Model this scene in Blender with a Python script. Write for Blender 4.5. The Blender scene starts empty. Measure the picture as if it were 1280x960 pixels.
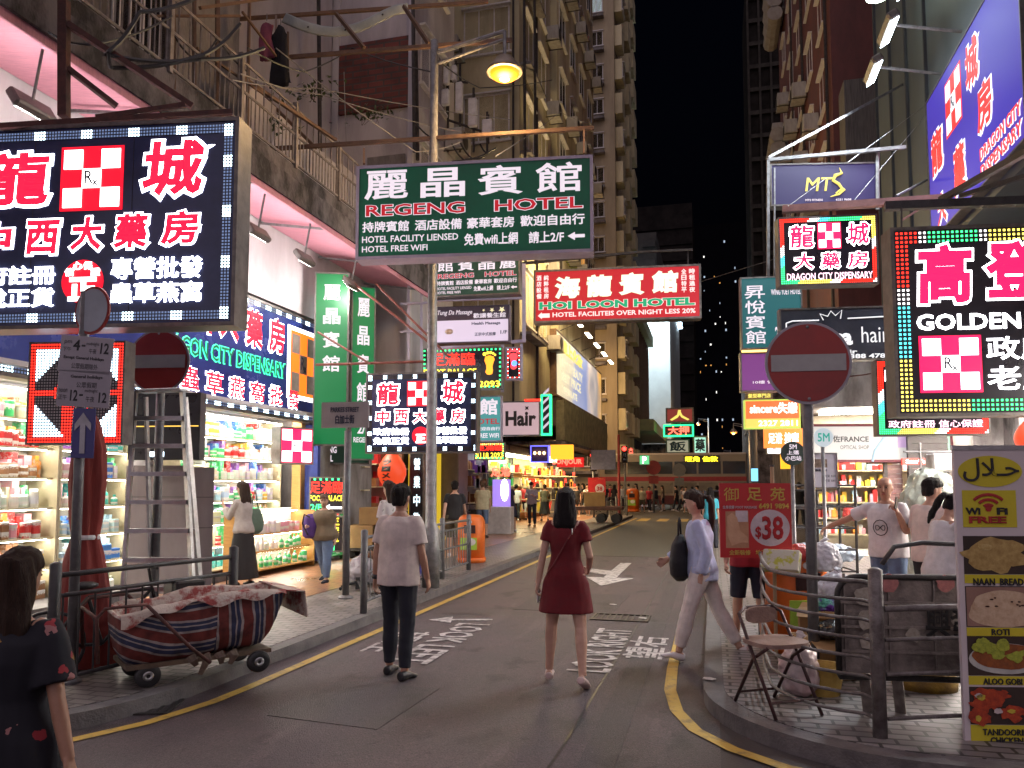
import bpy, bmesh, math, random
from mathutils import Vector, Matrix, Euler, noise
R = math.radians
random.seed(7)
SC = bpy.context.scene
COL = SC.collection
# ---------------------------------------------------------------- camera, sky, fill, exposure
F, PPY, PITCH, YAW, EYE = 960.0, 539.0, R(4.0), R(14.6), 1.75
cd = bpy.data.cameras.new('camera'); cam = bpy.data.objects.new('camera', cd); COL.objects.link(cam)
cam.location = (0, 0, EYE); cam.rotation_euler = (R(90) + PITCH, 0, YAW)
cd.sensor_width = 36; cd.lens = 27; cd.shift_y = (PPY - 480) / 1280; cd.clip_start = .05; cd.clip_end = 3000
SC.camera = cam
wd = bpy.data.worlds.new('World'); SC.world = wd; wd.use_nodes = True
nt = wd.node_tree; bg = nt.nodes['Background']
sk = nt.nodes.new('ShaderNodeTexSky'); sk.sky_type = 'NISHITA'; sk.sun_disc = False
sk.sun_elevation = R(-4); sk.sun_rotation = R(205); sk.air_density = 1.0; sk.ozone_density = 2
nt.links.new(sk.outputs[0], bg.inputs[0]); bg.inputs[1].default_value = .06
sl = bpy.data.lights.new('city_glow', 'SUN'); sl.energy = .78; sl.angle = R(120); sl.color = (1.0, .82, .92)
so = bpy.data.objects.new('city_glow', sl); COL.objects.link(so); so.rotation_euler = (R(38), 0, R(-12))
vs = SC.view_settings; vs.view_transform = 'Standard'; vs.look = 'None'; vs.exposure = .8; vs.gamma = 1
SC.cycles.use_denoising = True
SC.cycles.max_bounces = 5; SC.cycles.diffuse_bounces = 2; SC.cycles.glossy_bounces = 2
SC.cycles.transparent_max_bounces = 8; SC.cycles.caustics_reflective = False; SC.cycles.caustics_refractive = False
SC.cycles.sample_clamp_indirect = 4
# ---------------------------------------------------------------- helpers: picture position -> place
def ray(px, py):
    cx, cy = (px - 640) / F, (PPY - py) / F
    fw = math.cos(PITCH) - math.sin(PITCH) * cy; up = math.sin(PITCH) + math.cos(PITCH) * cy
    return Vector((-math.sin(YAW) * fw + math.cos(YAW) * cx, math.cos(YAW) * fw + math.sin(YAW) * cx, up)), fw
def P(px, py, d):
    v, fw = ray(px, py); return Vector((0, 0, EYE)) + v * (d / fw)
def G(px, py, z=0.0):
    v, fw = ray(px, py); return Vector((0, 0, EYE)) + v * ((z - EYE) / v.z)
def PX(px, py, X):
    v, fw = ray(px, py); return Vector((0, 0, EYE)) + v * (X / v.x)
def PY(px, py, Y):
    v, fw = ray(px, py); return Vector((0, 0, EYE)) + v * (Y / v.y)
def C(h, k=1.0):
    h = h.lstrip('#'); o = []
    for i in (0, 2, 4):
        s = int(h[i:i + 2], 16) / 255; o.append((s / 12.92 if s < .04045 else ((s + .055) / 1.055) ** 2.4) * k)
    return tuple(o)
# ---------------------------------------------------------------- materials
_M = {}
def mk(name, c1, c2=None, scale=6, rough=.7, metal=0, bump=.15, stretch=(1, 1, 1), lo=.35, hi=.65, bscale=None, coat=0, trans=0, spec=.5):
    """procedural surface: two tones mixed by noise, uneven gloss, small bump"""
    if name in _M: return _M[name]
    m = bpy.data.materials.new(name); m.use_nodes = True; t = m.node_tree; N = t.nodes; L = t.links
    b = N['Principled BSDF']; b.inputs['Metallic'].default_value = metal
    if c2 is None: c2 = tuple(x * .72 for x in c1)
    tc = N.new('ShaderNodeTexCoord'); mp = N.new('ShaderNodeMapping'); mp.inputs['Scale'].default_value = stretch
    L.new(tc.outputs['Object'], mp.inputs[0])
    n = N.new('ShaderNodeTexNoise'); n.inputs['Scale'].default_value = scale; n.inputs['Detail'].default_value = 6; n.inputs['Roughness'].default_value = .65
    L.new(mp.outputs[0], n.inputs['Vector'])
    r = N.new('ShaderNodeValToRGB'); r.color_ramp.elements[0].position = lo; r.color_ramp.elements[1].position = hi
    r.color_ramp.elements[0].color = (*c2, 1); r.color_ramp.elements[1].color = (*c1, 1)
    L.new(n.outputs['Fac'], r.inputs[0]); L.new(r.outputs[0], b.inputs['Base Color'])
    mr = N.new('ShaderNodeMapRange'); mr.inputs['To Min'].default_value = max(.05, rough - .15); mr.inputs['To Max'].default_value = min(1, rough + .15)
    L.new(n.outputs['Fac'], mr.inputs['Value']); L.new(mr.outputs[0], b.inputs['Roughness'])
    if bump:
        n2 = N.new('ShaderNodeTexNoise'); n2.inputs['Scale'].default_value = bscale or scale * 6; n2.inputs['Detail'].default_value = 4
        L.new(mp.outputs[0], n2.inputs['Vector'])
        bp = N.new('ShaderNodeBump'); bp.inputs['Strength'].default_value = bump; bp.inputs['Distance'].default_value = .02
        L.new(n2.outputs['Fac'], bp.inputs['Height']); L.new(bp.outputs[0], b.inputs['Normal'])
    b.inputs['Specular IOR Level'].default_value = spec
    if coat: b.inputs['Coat Weight'].default_value = coat
    if trans: b.inputs['Transmission Weight'].default_value = trans
    _M[name] = m; return m
def em(name, col, s=1.0, sample=True):
    """something that gives off light"""
    if name in _M: return _M[name]
    m = bpy.data.materials.new(name); m.use_nodes = True; b = m.node_tree.nodes['Principled BSDF']
    b.inputs['Base Color'].default_value = (*[min(.8, c) * .3 for c in col], 1); b.inputs['Roughness'].default_value = .5
    b.inputs['Emission Color'].default_value = (*col, 1); b.inputs['Emission Strength'].default_value = s
    m.cycles.emission_sampling = 'AUTO' if sample else 'NONE'
    _M[name] = m; return m
def bricks(name, c1, c2, mortar, w, h, mw=.02, rough=.6, bump=.5, rot=0, coord='Object', swap=None, var=.5):
    if name in _M: return _M[name]
    m = bpy.data.materials.new(name); m.use_nodes = True; t = m.node_tree; N = t.nodes; L = t.links; b = N['Principled BSDF']
    tc = N.new('ShaderNodeTexCoord'); mp = N.new('ShaderNodeMapping'); mp.inputs['Rotation'].default_value = swap or (0, 0, rot)
    L.new(tc.outputs[coord], mp.inputs[0])
    k = N.new('ShaderNodeTexBrick'); k.inputs['Color1'].default_value = (*c1, 1); k.inputs['Color2'].default_value = (*c2, 1); k.inputs['Mortar'].default_value = (*mortar, 1)
    k.inputs['Scale'].default_value = 1; k.inputs['Brick Width'].default_value = w; k.inputs['Row Height'].default_value = h; k.inputs['Mortar Size'].default_value = mw
    L.new(mp.outputs[0], k.inputs['Vector'])
    n = N.new('ShaderNodeTexNoise'); n.inputs['Scale'].default_value = 1.7; n.inputs['Detail'].default_value = 8; L.new(tc.outputs[coord], n.inputs['Vector'])
    mr = N.new('ShaderNodeMapRange'); mr.inputs['From Min'].default_value = .3; mr.inputs['From Max'].default_value = .7; mr.inputs['To Min'].default_value = 1 - var; mr.inputs['To Max'].default_value = 1.15
    L.new(n.outputs['Fac'], mr.inputs['Value'])
    mx = N.new('ShaderNodeMixRGB'); mx.blend_type = 'MULTIPLY'; mx.inputs[0].default_value = 1; L.new(k.outputs['Color'], mx.inputs[1]); L.new(mr.outputs[0], mx.inputs[2])
    L.new(mx.outputs[0], b.inputs['Base Color'])
    m2 = N.new('ShaderNodeMapRange'); m2.inputs['To Min'].default_value = rough - .25; m2.inputs['To Max'].default_value = rough + .2; L.new(n.outputs['Fac'], m2.inputs['Value']); L.new(m2.outputs[0], b.inputs['Roughness'])
    bp = N.new('ShaderNodeBump'); bp.inputs['Strength'].default_value = bump; bp.inputs['Distance'].default_value = .01; bp.invert = True
    L.new(k.outputs['Fac'], bp.inputs['Height']); L.new(bp.outputs[0], b.inputs['Normal'])
    _M[name] = m; return m
def cloth(name, c, rough=.85):
    return mk('cloth ' + name, c, tuple(x * .8 for x in c), 14, rough, 0, .25, bscale=260)
# ---------------------------------------------------------------- mesh building
class MB:
    def __init__(s): s.v = []; s.f = []; s.mi = []; s.mats = []
    def m(s, mat):
        if mat not in s.mats: s.mats.append(mat)
        s.cur = s.mats.index(mat); return s
    cur = 0
    def add(s, vs, fs, M=None):
        o = len(s.v)
        for v in vs:
            v = Vector(v); s.v.append(M @ v if M else v)
        for f in fs: s.f.append([i + o for i in f]); s.mi.append(s.cur)
        return s
    def box(s, c, d, rz=0, rx=0, ry=0, bev=0):
        x, y, z = d[0] / 2, d[1] / 2, d[2] / 2
        M = Matrix.Translation(c) @ Euler((rx, ry, rz)).to_matrix().to_4x4()
        if bev:
            b = min(bev, x * .45, y * .45, z * .45); vs = []; 
            pr = [(-x + b, -y), (x - b, -y), (x, -y + b), (x, y - b), (x - b, y), (-x + b, y), (-x, y - b), (-x, -y + b)]
            inn = [(-x + b, -y + b), (x - b, -y + b), (x - b, -y + b), (x - b, y - b), (x - b, y - b), (-x + b, y - b), (-x + b, y - b), (-x + b, -y + b)]
            for zz, q in ((-z, inn), (-z + b, pr), (z - b, pr), (z, inn)): vs += [(a, c2, zz) for a, c2 in q]
            fs = [[7, 6, 5, 4, 3, 2, 1, 0], [24, 25, 26, 27, 28, 29, 30, 31]]
            for r in range(3):
                for i in range(8): j = (i + 1) % 8; fs.append([r * 8 + i, r * 8 + j, r * 8 + 8 + j, r * 8 + 8 + i])
            return s.add(vs, fs, M)
        return s.add([(-x, -y, -z), (x, -y, -z), (x, y, -z), (-x, y, -z), (-x, -y, z), (x, -y, z), (x, y, z), (-x, y, z)],
                     [(0, 3, 2, 1), (4, 5, 6, 7), (0, 1, 5, 4), (1, 2, 6, 5), (2, 3, 7, 6), (3, 0, 4, 7)], M)
    def b2(s, a, b):
        return s.box([(a[i] + b[i]) / 2 for i in range(3)], [abs(b[i] - a[i]) for i in range(3)])
    def loft(s, pts, rad, side=(1, 0, 0), n=10, cap=True):
        """closed tube of ellipses through pts; rad = r or (rx, ry)"""
        pts = [Vector(p) for p in pts]; o = len(s.v); k = len(pts)
        if not isinstance(rad, (list,)): rad = [rad] * k
        for i, p in enumerate(pts):
            t = (pts[min(i + 1, k - 1)] - pts[max(i - 1, 0)]).normalized()
            a = Vector(side); a = a - t * a.dot(t)
            if a.length < 1e-3: a = Vector((0, 1, 0)) - t * t.y
            a.normalize(); b = t.cross(a); r = rad[i]; rx, ry = r if isinstance(r, tuple) else (r, r)
            for j in range(n):
                q = 2 * math.pi * j / n; s.v.append(p + a * (rx * math.cos(q)) + b * (ry * math.sin(q)))
        for i in range(k - 1):
            for j in range(n):
                j2 = (j + 1) % n; s.f.append([o + i * n + j, o + i * n + j2, o + i * n + n + j2, o + i * n + n + j]); s.mi.append(s.cur)
        if cap:
            s.f.append([o + j for j in range(n)][::-1]); s.mi.append(s.cur); s.f.append([o + (k - 1) * n + j for j in range(n)]); s.mi.append(s.cur)
        return s
    def bar(s, a, b, r=.02, n=8): return s.loft([a, b], [r, r], n=n)
    def beam(s, a, b, w=.05, h=.05):
        a, b = Vector(a), Vector(b); d = b - a; 
        q = d.to_track_quat('X', 'Z'); M = Matrix.Translation((a + b) / 2) @ q.to_matrix().to_4x4()
        x, y, z = d.length / 2, w / 2, h / 2
        return s.add([(-x, -y, -z), (x, -y, -z), (x, y, -z), (-x, y, -z), (-x, -y, z), (x, -y, z), (x, y, z), (-x, y, z)],
                     [(0, 3, 2, 1), (4, 5, 6, 7), (0, 1, 5, 4), (1, 2, 6, 5), (2, 3, 7, 6), (3, 0, 4, 7)], M)
    def lathe(s, prof, c=(0, 0, 0), n=24, axis='z', M=None):
        vs = []; k = len(prof)
        for r, z in prof:
            for j in range(n):
                q = 2 * math.pi * j / n
                vs.append((r * math.cos(q), r * math.sin(q), z) if axis == 'z' else (r * math.cos(q), -z, r * math.sin(q)))
        fs = [[i * n + j, i * n + (j + 1) % n, (i + 1) * n + (j + 1) % n, (i + 1) * n + j] for i in range(k - 1) for j in range(n)]
        fs += [list(range(n))[::-1], [(k - 1) * n + j for j in range(n)]]
        return s.add([Vector(v) + Vector(c) for v in vs], fs, M)
    def ell(s, c, r, n=12, M=None):
        c = Vector(c); vs = []; h = max(4, n // 2)
        for i in range(h + 1):
            a = math.pi * (i + .02 if i == 0 else i - .02 if i == h else i) / h
            for j in range(n):
                q = 2 * math.pi * j / n; vs.append(c + Vector((r[0] * math.sin(a) * math.cos(q), r[1] * math.sin(a) * math.sin(q), -r[2] * math.cos(a))))
        fs = [[i * n + j, i * n + (j + 1) % n, (i + 1) * n + (j + 1) % n, (i + 1) * n + j] for i in range(h) for j in range(n)]
        fs += [list(range(n))[::-1], [h * n + j for j in range(n)]]
        return s.add(vs, fs, M)
    def prism(s, poly, z0, z1, plane='xy', M=None):
        n = len(poly)
        f = (lambda p, z: (p[0], p[1], z)) if plane == 'xy' else (lambda p, z: (p[0], z, p[1])) if plane == 'xz' else (lambda p, z: (z, p[0], p[1]))
        return s.add([f(p, z0) for p in poly] + [f(p, z1) for p in poly],
                     [list(range(n))[::-1], list(range(n, 2 * n))] + [[i, (i + 1) % n, n + (i + 1) % n, n + i] for i in range(n)], M)
    def each(s, name, mat, parent, smooth=False):
        """one part per unconnected piece"""
        n = len(s.v); p = list(range(n))
        def fd(i):
            while p[i] != i: p[i] = p[p[i]]; i = p[i]
            return i
        for f in s.f:
            for i in f[1:]: p[fd(i)] = fd(f[0])
        g = {}
        for f in s.f: g.setdefault(fd(f[0]), []).append(f)
        out = []
        for fs in g.values():
            us = sorted({i for f in fs for i in f}); mp = {a: b for b, a in enumerate(us)}
            q = MB(); q.v = [s.v[i] for i in us]; q.f = [[mp[i] for i in f] for f in fs]; q.mi = [0] * len(fs); out.append(q.build(name, mat, parent, smooth))
        return out
    def quad(s, a, b, c, d): return s.add([a, b, c, d], [(0, 1, 2, 3)])
    def build(s, name, mat=None, parent=None, smooth=False, loc=None, fix=True):
        me = bpy.data.meshes.new(name); me.from_pydata([tuple(v) for v in s.v], [], s.f)
        if mat is not None: me.materials.append(mat)
        else:
            for m_ in s.mats: me.materials.append(m_)
            me.polygons.foreach_set('material_index', s.mi)
        if fix:
            bm = bmesh.new(); bm.from_mesh(me); bmesh.ops.recalc_face_normals(bm, faces=bm.faces); bm.to_mesh(me); bm.free()
        if smooth: me.shade_smooth() if hasattr(me, 'shade_smooth') else None
        return link(name, me, parent, loc)
def link(name, me, parent=None, loc=None):
    o = bpy.data.objects.new(name, me); COL.objects.link(o)
    if parent: o.parent = parent
    if loc: o.location = loc
    return o
def tag(o, label=None, cat=None, group=None, kind=None):
    if label: o['label'] = label
    if cat: o['category'] = cat
    if group: o['group'] = group
    if kind: o['kind'] = kind
    return o
def thing(name, label, cat, loc=(0, 0, 0), rz=0, group=None):
    o = bpy.data.objects.new(name, None); COL.objects.link(o); o.location = loc; o.rotation_euler = (0, 0, rz); o.empty_display_size = .1
    return tag(o, label, cat, group)
def struct(mb, name, mat=None, **k): return tag(mb.build(name, mat, **k), kind='structure')
def kids(o): return [c for c in bpy.data.objects if c.parent == o]
def copy_tree(o, parent=None):
    c = o.copy(); COL.objects.link(c)
    if parent: c.parent = parent
    for ch in o.children: copy_tree(ch, c)
    return c
def put(o, loc, rz, label, group=None):
    c = copy_tree(o); c.location = loc; c.rotation_euler = (0, 0, rz); c['label'] = label
    if group: c['group'] = group
    return c
# ---------------------------------------------------------------- lettering
_T = {}
WS = bpy.data.scenes.new('workshop')             # small side scene: evaluates one modifier or text at a time
def evald(data, setup=None):
    o = bpy.data.objects.new('t', data); WS.collection.objects.link(o)
    if setup: setup(o)
    vl = WS.view_layers[0]; vl.update(); me = bpy.data.meshes.new_from_object(o.evaluated_get(vl.depsgraph), preserve_all_data_layers=False, depsgraph=vl.depsgraph); bpy.data.objects.remove(o); return me
def remesh(mb, voxel, it=4, disp=0, dscale=9, stretch=(1, 1, 1), seed=0, ridge=0):
    me = bpy.data.meshes.new('soup'); me.from_pydata([tuple(v) for v in mb.v], [], mb.f); 
    bm = bmesh.new(); bm.from_mesh(me); bmesh.ops.recalc_face_normals(bm, faces=bm.faces); bm.to_mesh(me); bm.free()
    def setup(o): r = o.modifiers.new('r', 'REMESH'); r.mode = 'VOXEL'; r.voxel_size = voxel; s = o.modifiers.new('s', 'SMOOTH'); s.factor = .5; s.iterations = it
    nm = evald(me, setup); bpy.data.meshes.remove(me)
    if disp:
        import numpy as np
        k = len(nm.vertices); co = np.empty(k * 3, 'f'); nm.vertices.foreach_get('co', co); co = co.reshape(-1, 3); nn = np.empty(k * 3, 'f'); nm.vertex_normals.foreach_get('vector', nn); nn = nn.reshape(-1, 3)
        q = co * np.array([dscale * x for x in stretch], 'f') + np.array([seed, 0, 0], 'f'); d = np.array([noise.noise(a) + .5 * noise.noise(a * 2.3) for a in q], 'f'); d = d - ridge * np.array([abs(noise.noise(a * 1.7 + Vector((5, 0, 0)))) + .6 * abs(noise.noise(a * 3.9)) for a in map(Vector, q)], 'f') if ridge else d; co = co + nn * (d * disp)[:, None]; nm.vertices.foreach_set('co', co.ravel()); nm.update()
    nm.shade_smooth(); return nm
def glyphs(s, bold):
    k = (s, bold)
    if k not in _T:
        c = bpy.data.curves.new('t', 'FONT'); c.body = s; c.size = 1; c.bevel_depth = bold; c.bevel_resolution = 0; c.resolution_u = 2
        me = evald(c)
        vs = [v.co.copy() for v in me.vertices]; fs = [list(p.vertices) for p in me.polygons]; bpy.data.meshes.remove(me); bpy.data.curves.remove(c)
        if bold:                                     # keep the front half only
            fs = [f for f in fs if min(vs[i].z for i in f) > -1e-4]
            us = sorted({i for f in fs for i in f}); mp = {a: b for b, a in enumerate(us)}
            vs = [vs[i] for i in us]; fs = [[mp[i] for i in f] for f in fs]
        _T[k] = (vs, fs)
    return _T[k]
def put_text(mb, s, x0, x1, z0, z1, y, bold=.03, th=.008, shear=0, pad=None):
    if s == '御': bold = 0
    """lettering filling the rectangle x0..x1, z0..z1 in front (-y) of the plane y"""
    if not s.strip(): return mb
    vs, fs = glyphs(s, bold)
    g0, f0 = glyphs(s, pad if pad is not None else bold)
    ax = min(v.x for v in g0); bx = max(v.x for v in g0); ay = min(v.y for v in g0); by = max(v.y for v in g0)
    kx = (x1 - x0) / max(bx - ax, 1e-4); kz = (z1 - z0) / max(by - ay, 1e-4); kt = th / bold if bold else 0
    return mb.add([(x0 + (v.x - ax) * kx + shear * (v.y - ay) * kz, y - v.z * kt, z0 + (v.y - ay) * kz) for v in vs], fs)
class Sign:
    """a sign cabinet; x0..x1 are picture columns, yt/yb its left edge, d the distance of the left edge"""
    def __init__(s, label, x0, x1, yt, yb, d, rz=7, depth=.22, panel=None, frame=None, name='hanging_sign', cat='sign', fw=.03, group=None, fr=True):
        a = P(x0, yt, d); b = P(x0, yb, d); e = Vector((math.cos(R(rz)), math.sin(R(rz)), 0))
        u = (x1 - 640) / F; f = Vector((-math.sin(YAW), math.cos(YAW), 0)); r = Vector((math.cos(YAW), math.sin(YAW), 0))
        al, af = a.dot(r), a.dot(f)
        fa = af * math.cos(PITCH) + (a.z - EYE) * math.sin(PITCH)         # true depth along the lens axis
        t = (u * fa - al) / (e.dot(r) - u * e.dot(f) * math.cos(PITCH))
        s.make(label, Vector((a.x, a.y, b.z)), t, a.z - b.z, R(rz), depth, panel, frame, name, cat, fw, group, fr)
    def make(s, label, loc, w, h, rz, depth, panel, frame, name, cat, fw, group, fr):
        s.w, s.h, s.dep = w, h, depth; s.root = thing(name, label, cat, loc, rz, group)
        MB().box((w / 2, depth / 2, h / 2), (w - 2 * fw * fr, depth, h - 2 * fw * fr)).build('panel', panel, s.root)
        if fr:
            m = MB()
            for z in (fw / 2, h - fw / 2): m.box((w / 2, depth / 2, z), (w, depth + .03, fw))
            for x in (fw / 2, w - fw / 2): m.box((x, depth / 2, h / 2), (fw, depth + .029, h - 2 * fw))
            m.build('frame', frame, s.root)
    def txt(s, t, x0, x1, y0, y1, mat, bold=.03, off=.004, out=None, obold=.06, shear=0, name='lettering', inner_off=.012):
        """fractions of the sign, y measured down from its top; out = outline material"""
        X0, X1, Z1, Z0 = x0 * s.w, x1 * s.w, (1 - y0) * s.h, (1 - y1) * s.h
        ob = None
        if out is not None:
            m = MB(); put_text(m, t, X0, X1, Z0, Z1, -off, obold, .006, shear); ob = m.build(name, out, s.root, fix=False)
            m = MB(); put_text(m, t, X0, X1, Z0, Z1, -off - inner_off, bold, .006, shear, pad=obold); m.build('letter_face', mat, ob, fix=False)
        else:
            m = MB(); put_text(m, t, X0, X1, Z0, Z1, -off, bold, .006, shear); ob = m.build(name, mat, s.root, fix=False)
        return ob
    def vtxt(s, t, x0, x1, y0, y1, mat, bold=.03, off=.004, name='lettering', gap=.12):
        m = MB(); n = len(t); hh = (y1 - y0) / n
        for i, c in enumerate(t):
            put_text(m, c, x0 * s.w, x1 * s.w, (1 - y0 - hh * (i + 1 - gap)) * s.h, (1 - y0 - hh * i) * s.h, -off, bold, .006)
        return m.build(name, mat, s.root, fix=False)
    def rect(s, x0, x1, y0, y1, mat, off=.004, name='panel', th=.004, parent=None):
        m = MB(); m.b2((x0 * s.w, -off, (1 - y1) * s.h), (x1 * s.w, -off + th - .0005, (1 - y0) * s.h)); return m.build(name, mat, parent or s.root)
    def disc(s, cx, cy, r, mat, off=.006, name='disc', n=28, ry=None):
        m = MB(); m.prism([(cx * s.w + r * math.cos(6.2832 * i / n), (1 - cy) * s.h + (ry or r) * math.sin(6.2832 * i / n)) for i in range(n)], -off, -off + .003, 'xz'); return m.build(name, mat, s.root)
    def rx(s, x0, x1, y0, y1, red, white, ink, off=.006):
        """red and white checked emblem with Rx in the middle"""
        e = s.rect(x0, x1, y0, y1, red, off, 'emblem')
        a, b = x0 * s.w, x1 * s.w; c, d = (1 - y1) * s.h, (1 - y0) * s.h; m = MB(); mx, mz = (b - a) * .05, (d - c) * .05
        xs = [a + mx + (b - a - 2 * mx) * i / 3 for i in range(4)]; zs = [c + mz + (d - c - 2 * mz) * i / 3 for i in range(4)]
        for i in range(3):
            for j in range(3):
                if (i + j) % 2 == 0: m.b2((xs[i], -off - .006, zs[j]), (xs[i + 1], -off - .001, zs[j + 1]))
        m.build('check', white, e)
        m = MB(); w, h = xs[1] - xs[0], zs[1] - zs[0]
        put_text(m, 'R', xs[1] + w * .14, xs[1] + w * .6, zs[1] + h * .22, zs[2] - h * .1, -off - .009, .01, .004)
        put_text(m, 'x', xs[1] + w * .52, xs[2] - w * .12, zs[1] + h * .08, zs[1] + h * .42, -off - .009, .01, .004); m.build('symbol', ink, e, fix=False)
    def leds(s, margin, band, pitch, fn, size=.55, name='led_border', off=.006):
        """dots in a border band; fn(t in 0..1 round the sign, i, j) -> material or None"""
        m = MB(); nb = max(1, round(band / pitch)); W, H = s.w - 2 * margin, s.h - 2 * margin; nx = int(W / pitch); nz = int(H / pitch); px_, pz_ = W / nx, H / nz
        m.m(BLKF); b_ = margin + nb * px_; zb = margin + nb * pz_; o_ = -off + .002; w, h = s.w, s.h
        m.add([(margin, o_, margin), (w - margin, o_, margin), (w - margin, o_, h - margin), (margin, o_, h - margin), (b_, o_, zb), (w - b_, o_, zb), (w - b_, o_, h - zb), (b_, o_, h - zb)], [(0, 1, 5, 4), (1, 2, 6, 5), (2, 3, 7, 6), (3, 0, 4, 7)])
        for i in range(nx):
            for j in range(nz):
                if nb <= i < nx - nb and nb <= j < nz - nb: continue
                mt = fn(i, j, nx, nz)
                if mt is None: continue
                x, z, q = margin + (i + .5) * px_, margin + (j + .5) * pz_, pitch * size / 2
                m.m(mt).add([(x - q, -off, z - q), (x + q, -off, z - q), (x + q, -off, z + q), (x - q, -off, z + q)], [(0, 1, 2, 3)])
        m.build(name, None, s.root, fix=False)
    def at(s, x, y, off=0):
        """world point of a place on the sign face"""
        q = s.root.rotation_euler.z; X, Z = x * s.w, (1 - y) * s.h
        return s.root.location + Vector((X * math.cos(q) + off * math.sin(q), X * math.sin(q) - off * math.cos(q), Z))
def sign_at(label, loc, w, h, rz, **k):
    s = Sign.__new__(Sign); s.make(label, Vector(loc), w, h, rz, k.get('depth', .15), k.get('panel'), k.get('frame'), k.get('name', 'hanging_sign'), k.get('cat', 'sign'), k.get('fw', .03), k.get('group'), k.get('fr', True)); return s
# ================================================================= THE SETTING
def asphalt(name, c1, c2):
    m = mk(name, c1, c2, .8, .58, 0, .8, bscale=120); t = m.node_tree; N = t.nodes; L = t.links; b = N['Principled BSDF']; src = b.inputs['Base Color'].links[0].from_socket; tc = N.new('ShaderNodeTexCoord')
    def layer(sc, lo, hi, a, dx=.6, det=5):
        nonlocal src
        mp = N.new('ShaderNodeMapping'); mp.inputs['Scale'].default_value = (1, dx, 1); L.new(tc.outputs['Object'], mp.inputs[0]); n = N.new('ShaderNodeTexNoise'); n.inputs['Scale'].default_value = sc; n.inputs['Detail'].default_value = det; L.new(mp.outputs[0], n.inputs['Vector'])
        mr = N.new('ShaderNodeMapRange'); mr.inputs['From Min'].default_value = lo; mr.inputs['From Max'].default_value = hi; mr.inputs['To Min'].default_value = a; mr.inputs['To Max'].default_value = 1; L.new(n.outputs['Fac'], mr.inputs[0]); x = N.new('ShaderNodeMixRGB'); x.blend_type = 'MULTIPLY'; x.inputs[0].default_value = 1; L.new(src, x.inputs[1]); L.new(mr.outputs[0], x.inputs[2]); src = x.outputs[0]
    layer(2.4, .33, .42, .5); layer(9, .30, .36, .6, 1); layer(90, .35, .65, .5, 1, 2); layer(26, .72, .70, 1.5, 1, 1); layer(3, .62, .60, 1.25, .15)
    L.new(src, b.inputs['Base Color']); return m
asph = asphalt('asphalt', (.130, .090, .100), (.064, .047, .054))
asph2 = mk('lamp tinted asphalt', (.085, .075, .06), (.055, .05, .042), 2.6, .6, 0, .5, bscale=150)  # greenish lamp light tinted into the far asphalt colour
kerbm = mk('kerb granite', (.15, .135, .135), (.075, .068, .07), 5, .65, 0, .4, bscale=60)
yel = mk('yellow road paint', (.50, .33, .06), (.20, .14, .05), 9, .6, 0, .3, lo=.3, hi=.5)
whp = mk('white road paint', (.55, .51, .50), (.13, .11, .11), 10, .6, 0, .3, lo=.36, hi=.56)
pavR = bricks('grey block paving', (.29, .265, .26), (.19, .17, .17), (.05, .045, .045), .22, .11, .012, .5, .6)
pavL = bricks('pale block paving', (.24, .21, .2), (.17, .15, .145), (.06, .05, .05), .22, .11, .012, .5, .6)
pavO = bricks('orange tile paving', (.44, .21, .11), (.34, .155, .08), (.13, .08, .05), .3, .15, .01, .38, .35)
def flat(poly, z, th=.02):
    m = MB(); m.prism(poly, z - th, z); return m
def arc(cx, cy, r, a0, a1, n=14): return [(cx + r * math.cos(R(a0 + (a1 - a0) * i / n)), cy + r * math.sin(R(a0 + (a1 - a0) * i / n))) for i in range(n + 1)]
struct(flat([(-500, -120), (500, -120), (500, 700), (-500, 700)], 0, .5), 'ground', mk('ground asphalt', (.06, .05, .052), (.04, .034, .036), 1.5, .7, 0, .3, bscale=90))
struct(flat([(-4.35, 4), (.02, 4), (.02, 42), (-4.35, 42)], .004, .003), 'road', asph)
struct(flat([(-14, -14), (16, -14), (16, 3.99), (-14, 3.99)], .004, .003), 'cross_road', asph)
struct(flat([(-4.1, 19), (-.2, 19), (-.2, 41), (-4.1, 41)], .008, .003), 'tinted_road_patch', asph2)
struct(flat([(-40, 42.01), (40, 42.01), (40, 58), (-40, 58)], .004, .003), 'far_junction', asph2)
struct(flat([(-4.3, 58.01), (1.2, 58.01), (1.2, 300), (-4.3, 300)], .004, .003), 'far_road', asph2)
# pavements: kerb stones as one strip, paving inside
lo_ = [(-4.2, 42), (-4.2, 5.6)] + [(-6.2 + 2 * math.cos(R(-a)), 5.6 + 2 * math.sin(R(-a))) for a in range(6, 91, 7)] + [(-20, 3.6), (-20, 42)]
li_ = [(-4.36, 42), (-4.36, 5.6)] + [(-6.2 + 1.84 * math.cos(R(-a)), 5.6 + 1.84 * math.sin(R(-a))) for a in range(6, 91, 7)] + [(-20, 3.76), (-20, 42)]
struct(flat(lo_, .12, .12), 'left_kerb', kerbm); struct(flat(li_, .125, .02), 'left_pavement', pavL)
struct(flat([(-5.75, 9.4), (-5.75, 41.9), (-19, 41.9), (-19, 9.4)], .13, .02), 'left_tiled_pavement', pavO)
ro_ = [(-.1, 42), (-.1, 6.6)] + arc(1.4, 6.6, 1.5, 180, 270) + [(20, 5.1), (20, 42)]
ri_ = [(.06, 42), (.06, 6.6)] + arc(1.4, 6.6, 1.34, 180, 270) + [(20, 5.26), (20, 42)]
struct(flat(ro_, .12, .12), 'right_kerb', kerbm); struct(flat(ri_, .125, .02), 'right_pavement', pavR)
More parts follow.
